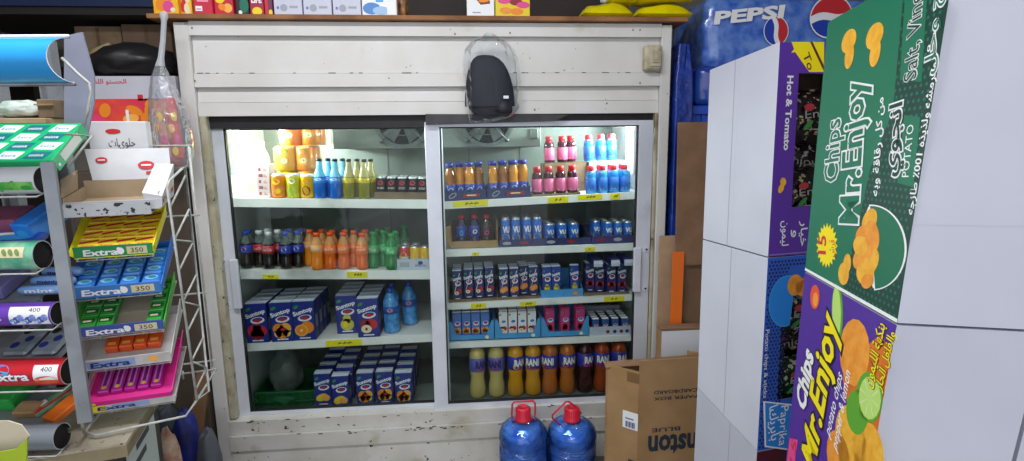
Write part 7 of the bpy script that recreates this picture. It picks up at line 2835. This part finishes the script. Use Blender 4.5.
FLOR = M('floral_cloth', '#b08a78', .8, var=1, col2='#7d3a3a', scale=26, stain='#cdbf9c', stain_amt=.10, stain_scale=30, speck='#3d5a3a', speck_amt=.12, speck_scale=34, bump=.2)
floor_bag('cloth_sack', 'floral reddish cloth sack standing beside the counter end', 'sack', 165, 426, -.66, 16, FLOR, 9)
floor_bag('cloth_bag', 'royal blue bag standing behind the floral sack', 'bag', 183, 408, -.38, 17, M('royal_blue_bag', '#14249a', .55, var=1, col2='#0c164c', scale=8, bump=.3), 12)
floor_bag('cloth_bag', 'dark slate bag in the shade behind the royal blue one', 'bag', 165, 402, -.16, 17, M('slate_bag', '#34404a', .6, var=1, col2='#283038', scale=8, bump=.3), 15)
q0, q1 = at(192, 455, y=-.20), at(207, 375, y=-.20)
b = B()
b.hexa([V((q0.x - .035, -.29, .003)), V((q0.x + .015, -.29, .003)), V((q0.x + .015, -.278, .003)), V((q0.x - .035, -.278, .003)), V((q1.x - .06, -.16, q1.z)), V((q1.x - .005, -.16, q1.z)), V((q1.x - .005, -.148, q1.z)), V((q1.x - .06, -.148, q1.z))], M('brown_plank', '#7a5a3e', .8, var=1, col2='#6a4c32', scale=8))
tag(b.build('cardboard_sheet'), 'narrow brown cardboard strip leaning beside the fridge corner', 'cardboard')
floor_bag('cloth_bag', 'grey bag on the floor at the fridge corner', 'bag', 206, 428, -.46, 14, M('grey_bag', '#5a5f68', .5, var=1, col2='#484c54', scale=9, bump=.3), 19)

# ------------------------------------------------------------------ dark cap in a clear bag hanging on the fridge header
yc = -.055
q = at(491, 86, y=yc)
CAPM = M('navy_cap_cloth', '#11141f', .75, var=1, col2='#191d2c', scale=30, bump=.15, bscale=60)
cap_t = thing('baseball_cap', 'dark navy cap inside the clear bag on the fridge header', 'cap', (q.x, yc, q.z - .12))
b = B()
rows = []
R_ = .088
for i in range(9):
    t = i / 8
    rows.append([V((q.x - .006 - .022 * t * t + math.cos(2 * PI * k / 24) * (.106 * math.cos(t * PI / 2) ** .70 + .001), yc + math.sin(2 * PI * k / 24) * (.030 * math.cos(t * PI / 2) ** .6 + .001), q.z - .085 + .212 * math.sin(t * PI / 2))) for k in range(24)])
b.grid(rows, CAPM, True, True)
b.add(rows[0], [tuple(range(24))[::-1]], CAPM)
for k in (0, 4, 8, 16, 20):
    b.tube([rows[i][(k + 3) % 24] + V((0, -.0008, 0)) for i in range(9)], .0015, M('cap_seam', '#232840', .7), 6)
b.build('crown', cap_t)
b = B()
rows = []
for i in range(7):
    t = i / 6
    rows.append([V((q.x - .02 + .09 * s * (1 - .35 * t), yc - .028 * math.cos(s * 1.3) * .7 + .006 * t, q.z - .074 - .048 * t * (1 - .55 * s * s) - .018 * (s < 0) * t * -s)) for s in [-1 + 2 * k / 10 for k in range(11)]])
b.grid(rows, CAPM)
b.grid([[p + V((0, .006, 0)) for p in r][::-1] for r in rows], CAPM)
b.build('brim', cap_t)
b = B()
b.lathe([(0, 0), (.034, 0), (.036, .02), (.03, .05), (0, .06)], M('cap_dark', '#111320', .6), (q.x + .055, yc - .002, q.z - .115), 16)
b.build('ear_flap', cap_t)
b = B()
b.rect(Fr((q.x + .05, yc - .036, q.z - .055), (1, 0, 0), (0, 0, 1)), 0, 0, .022, .012, P_WHITE)
b.build('tag', cap_t)
CB = clear_mat('clear_cap_bag', '#f8fafb', .008, .008, '#dfe4ea', rough=.05, bump=.6, bscale=18, fk=.42)
b = B()
from mathutils import noise as _nz
rows = []
for py, l, r_ in ((33, 487, 492), (37, 480, 499), (42, 470, 507), (50, 464, 514), (62, 462, 518), (78, 463, 520), (95, 465, 521), (108, 466, 519), (117, 468, 512), (123, 470, 490)):
    a0 = at(l, py, y=yc)
    a1 = at(r_, py, y=yc)
    cx, hw_ = (a0.x + a1.x) / 2, (a1.x - a0.x) / 2
    row = []
    for k in range(60):
        an = 2 * PI * k / 60
        pl = .035 * math.sin(11 * an + py * .02) * max(0, 1 - abs(py - 60) / 70)
        n_ = pl + .05 * _nz.noise(V((math.cos(an) * 2, math.sin(an) * 2, py * .06)))
        dep = .056 if 40 < py < 119 else .014
        row.append(V((cx + math.cos(an) * hw_ * (1 + n_), min(yc + math.sin(an) * dep * (1 + n_), -.0215), a0.z)))
    rows.append(row)
b.grid(rows, CB, True, True)
tag(b.build('plastic_bag'), 'clear plastic bag stuck to the fridge header, holding the navy cap', 'plastic bag')
# ------------------------------------------------------------------ carry the feet of everything that stands on the floor down to it
done = set()
for o in list(COL.objects):
    root = o
    while root.parent:
        root = root.parent
    if root.get('kind') == 'structure' or o.type != 'MESH' or o.data.name in done:
        continue
    off = Vector((0, 0, 0))
    q = o
    while q:
        off += Vector(q.location)
        q = q.parent
    if off.z < 0.5 and not root.rotation_euler.x and not root.rotation_euler.y:
        low = [v for v in o.data.vertices if v.co.z + off.z < 0.025]
        if low:
            done.add(o.data.name)
            for v in low:
                v.co.z -= DROP
for o in list(COL.objects):             # and the base points of those things with them
    if o.parent is None and o.get('kind') != 'structure' and abs(o.location.z) < 0.01:
        o.location.z -= DROP
        if o.type == 'MESH':
            for v in o.data.vertices:
                v.co.z += DROP
        for ch in o.children:
            ch.location.z += DROP

# ------------------------------------------------------------------ camera, light
cd = bpy.data.cameras.new('camera')
cd.sensor_fit = 'HORIZONTAL'
cd.sensor_width = 36.0
cd.lens = 36.0 * F / 1024.0
cd.clip_start = 0.02
cam = bpy.data.objects.new('camera', cd)
COL.objects.link(cam)
R = Matrix((AX, AY, AZ))
rot = Matrix((R @ Vector((1, 0, 0)), R @ Vector((0, -1, 0)), R @ Vector((0, 0, -1)))).transposed()
cam.matrix_world = Matrix.Translation(CAM) @ rot.to_4x4()
SC.camera = cam


def area(name, loc, rot, sx, sy, energy, color=(1, 1, 1)):
    L = bpy.data.lights.new(name, 'AREA')
    L.shape = 'RECTANGLE'
    L.size, L.size_y, L.energy, L.color = sx, sy, energy, color
    o = bpy.data.objects.new(name, L)
    COL.objects.link(o)
    o.location, o.rotation_euler = loc, rot
    return o


area('ceiling_tube_light', (-0.6, -1.5, 2.93), (0, 0, 0), 1.6, .25, 46, (.97, .97, 1.0))
area('ceiling_tube_light', (-0.3, -3.2, 2.93), (0, 0, 0), 1.6, .25, 18, (.97, .97, 1.0))
w = bpy.data.worlds.new('world')
SC.world = w
w.use_nodes = True
w.node_tree.nodes['Background'].inputs[0].default_value = (.90, .93, 1.0, 1)
w.node_tree.nodes['Background'].inputs[1].default_value = 1.45
SC.view_settings.view_transform = 'Standard'
SC.view_settings.look = 'None'
SC.view_settings.gamma = 1.0
SC.view_settings.use_curve_mapping = False
SC.view_settings.exposure = 0.12
SC.cycles.use_denoising = True
SC.cycles.transparent_max_bounces = 24
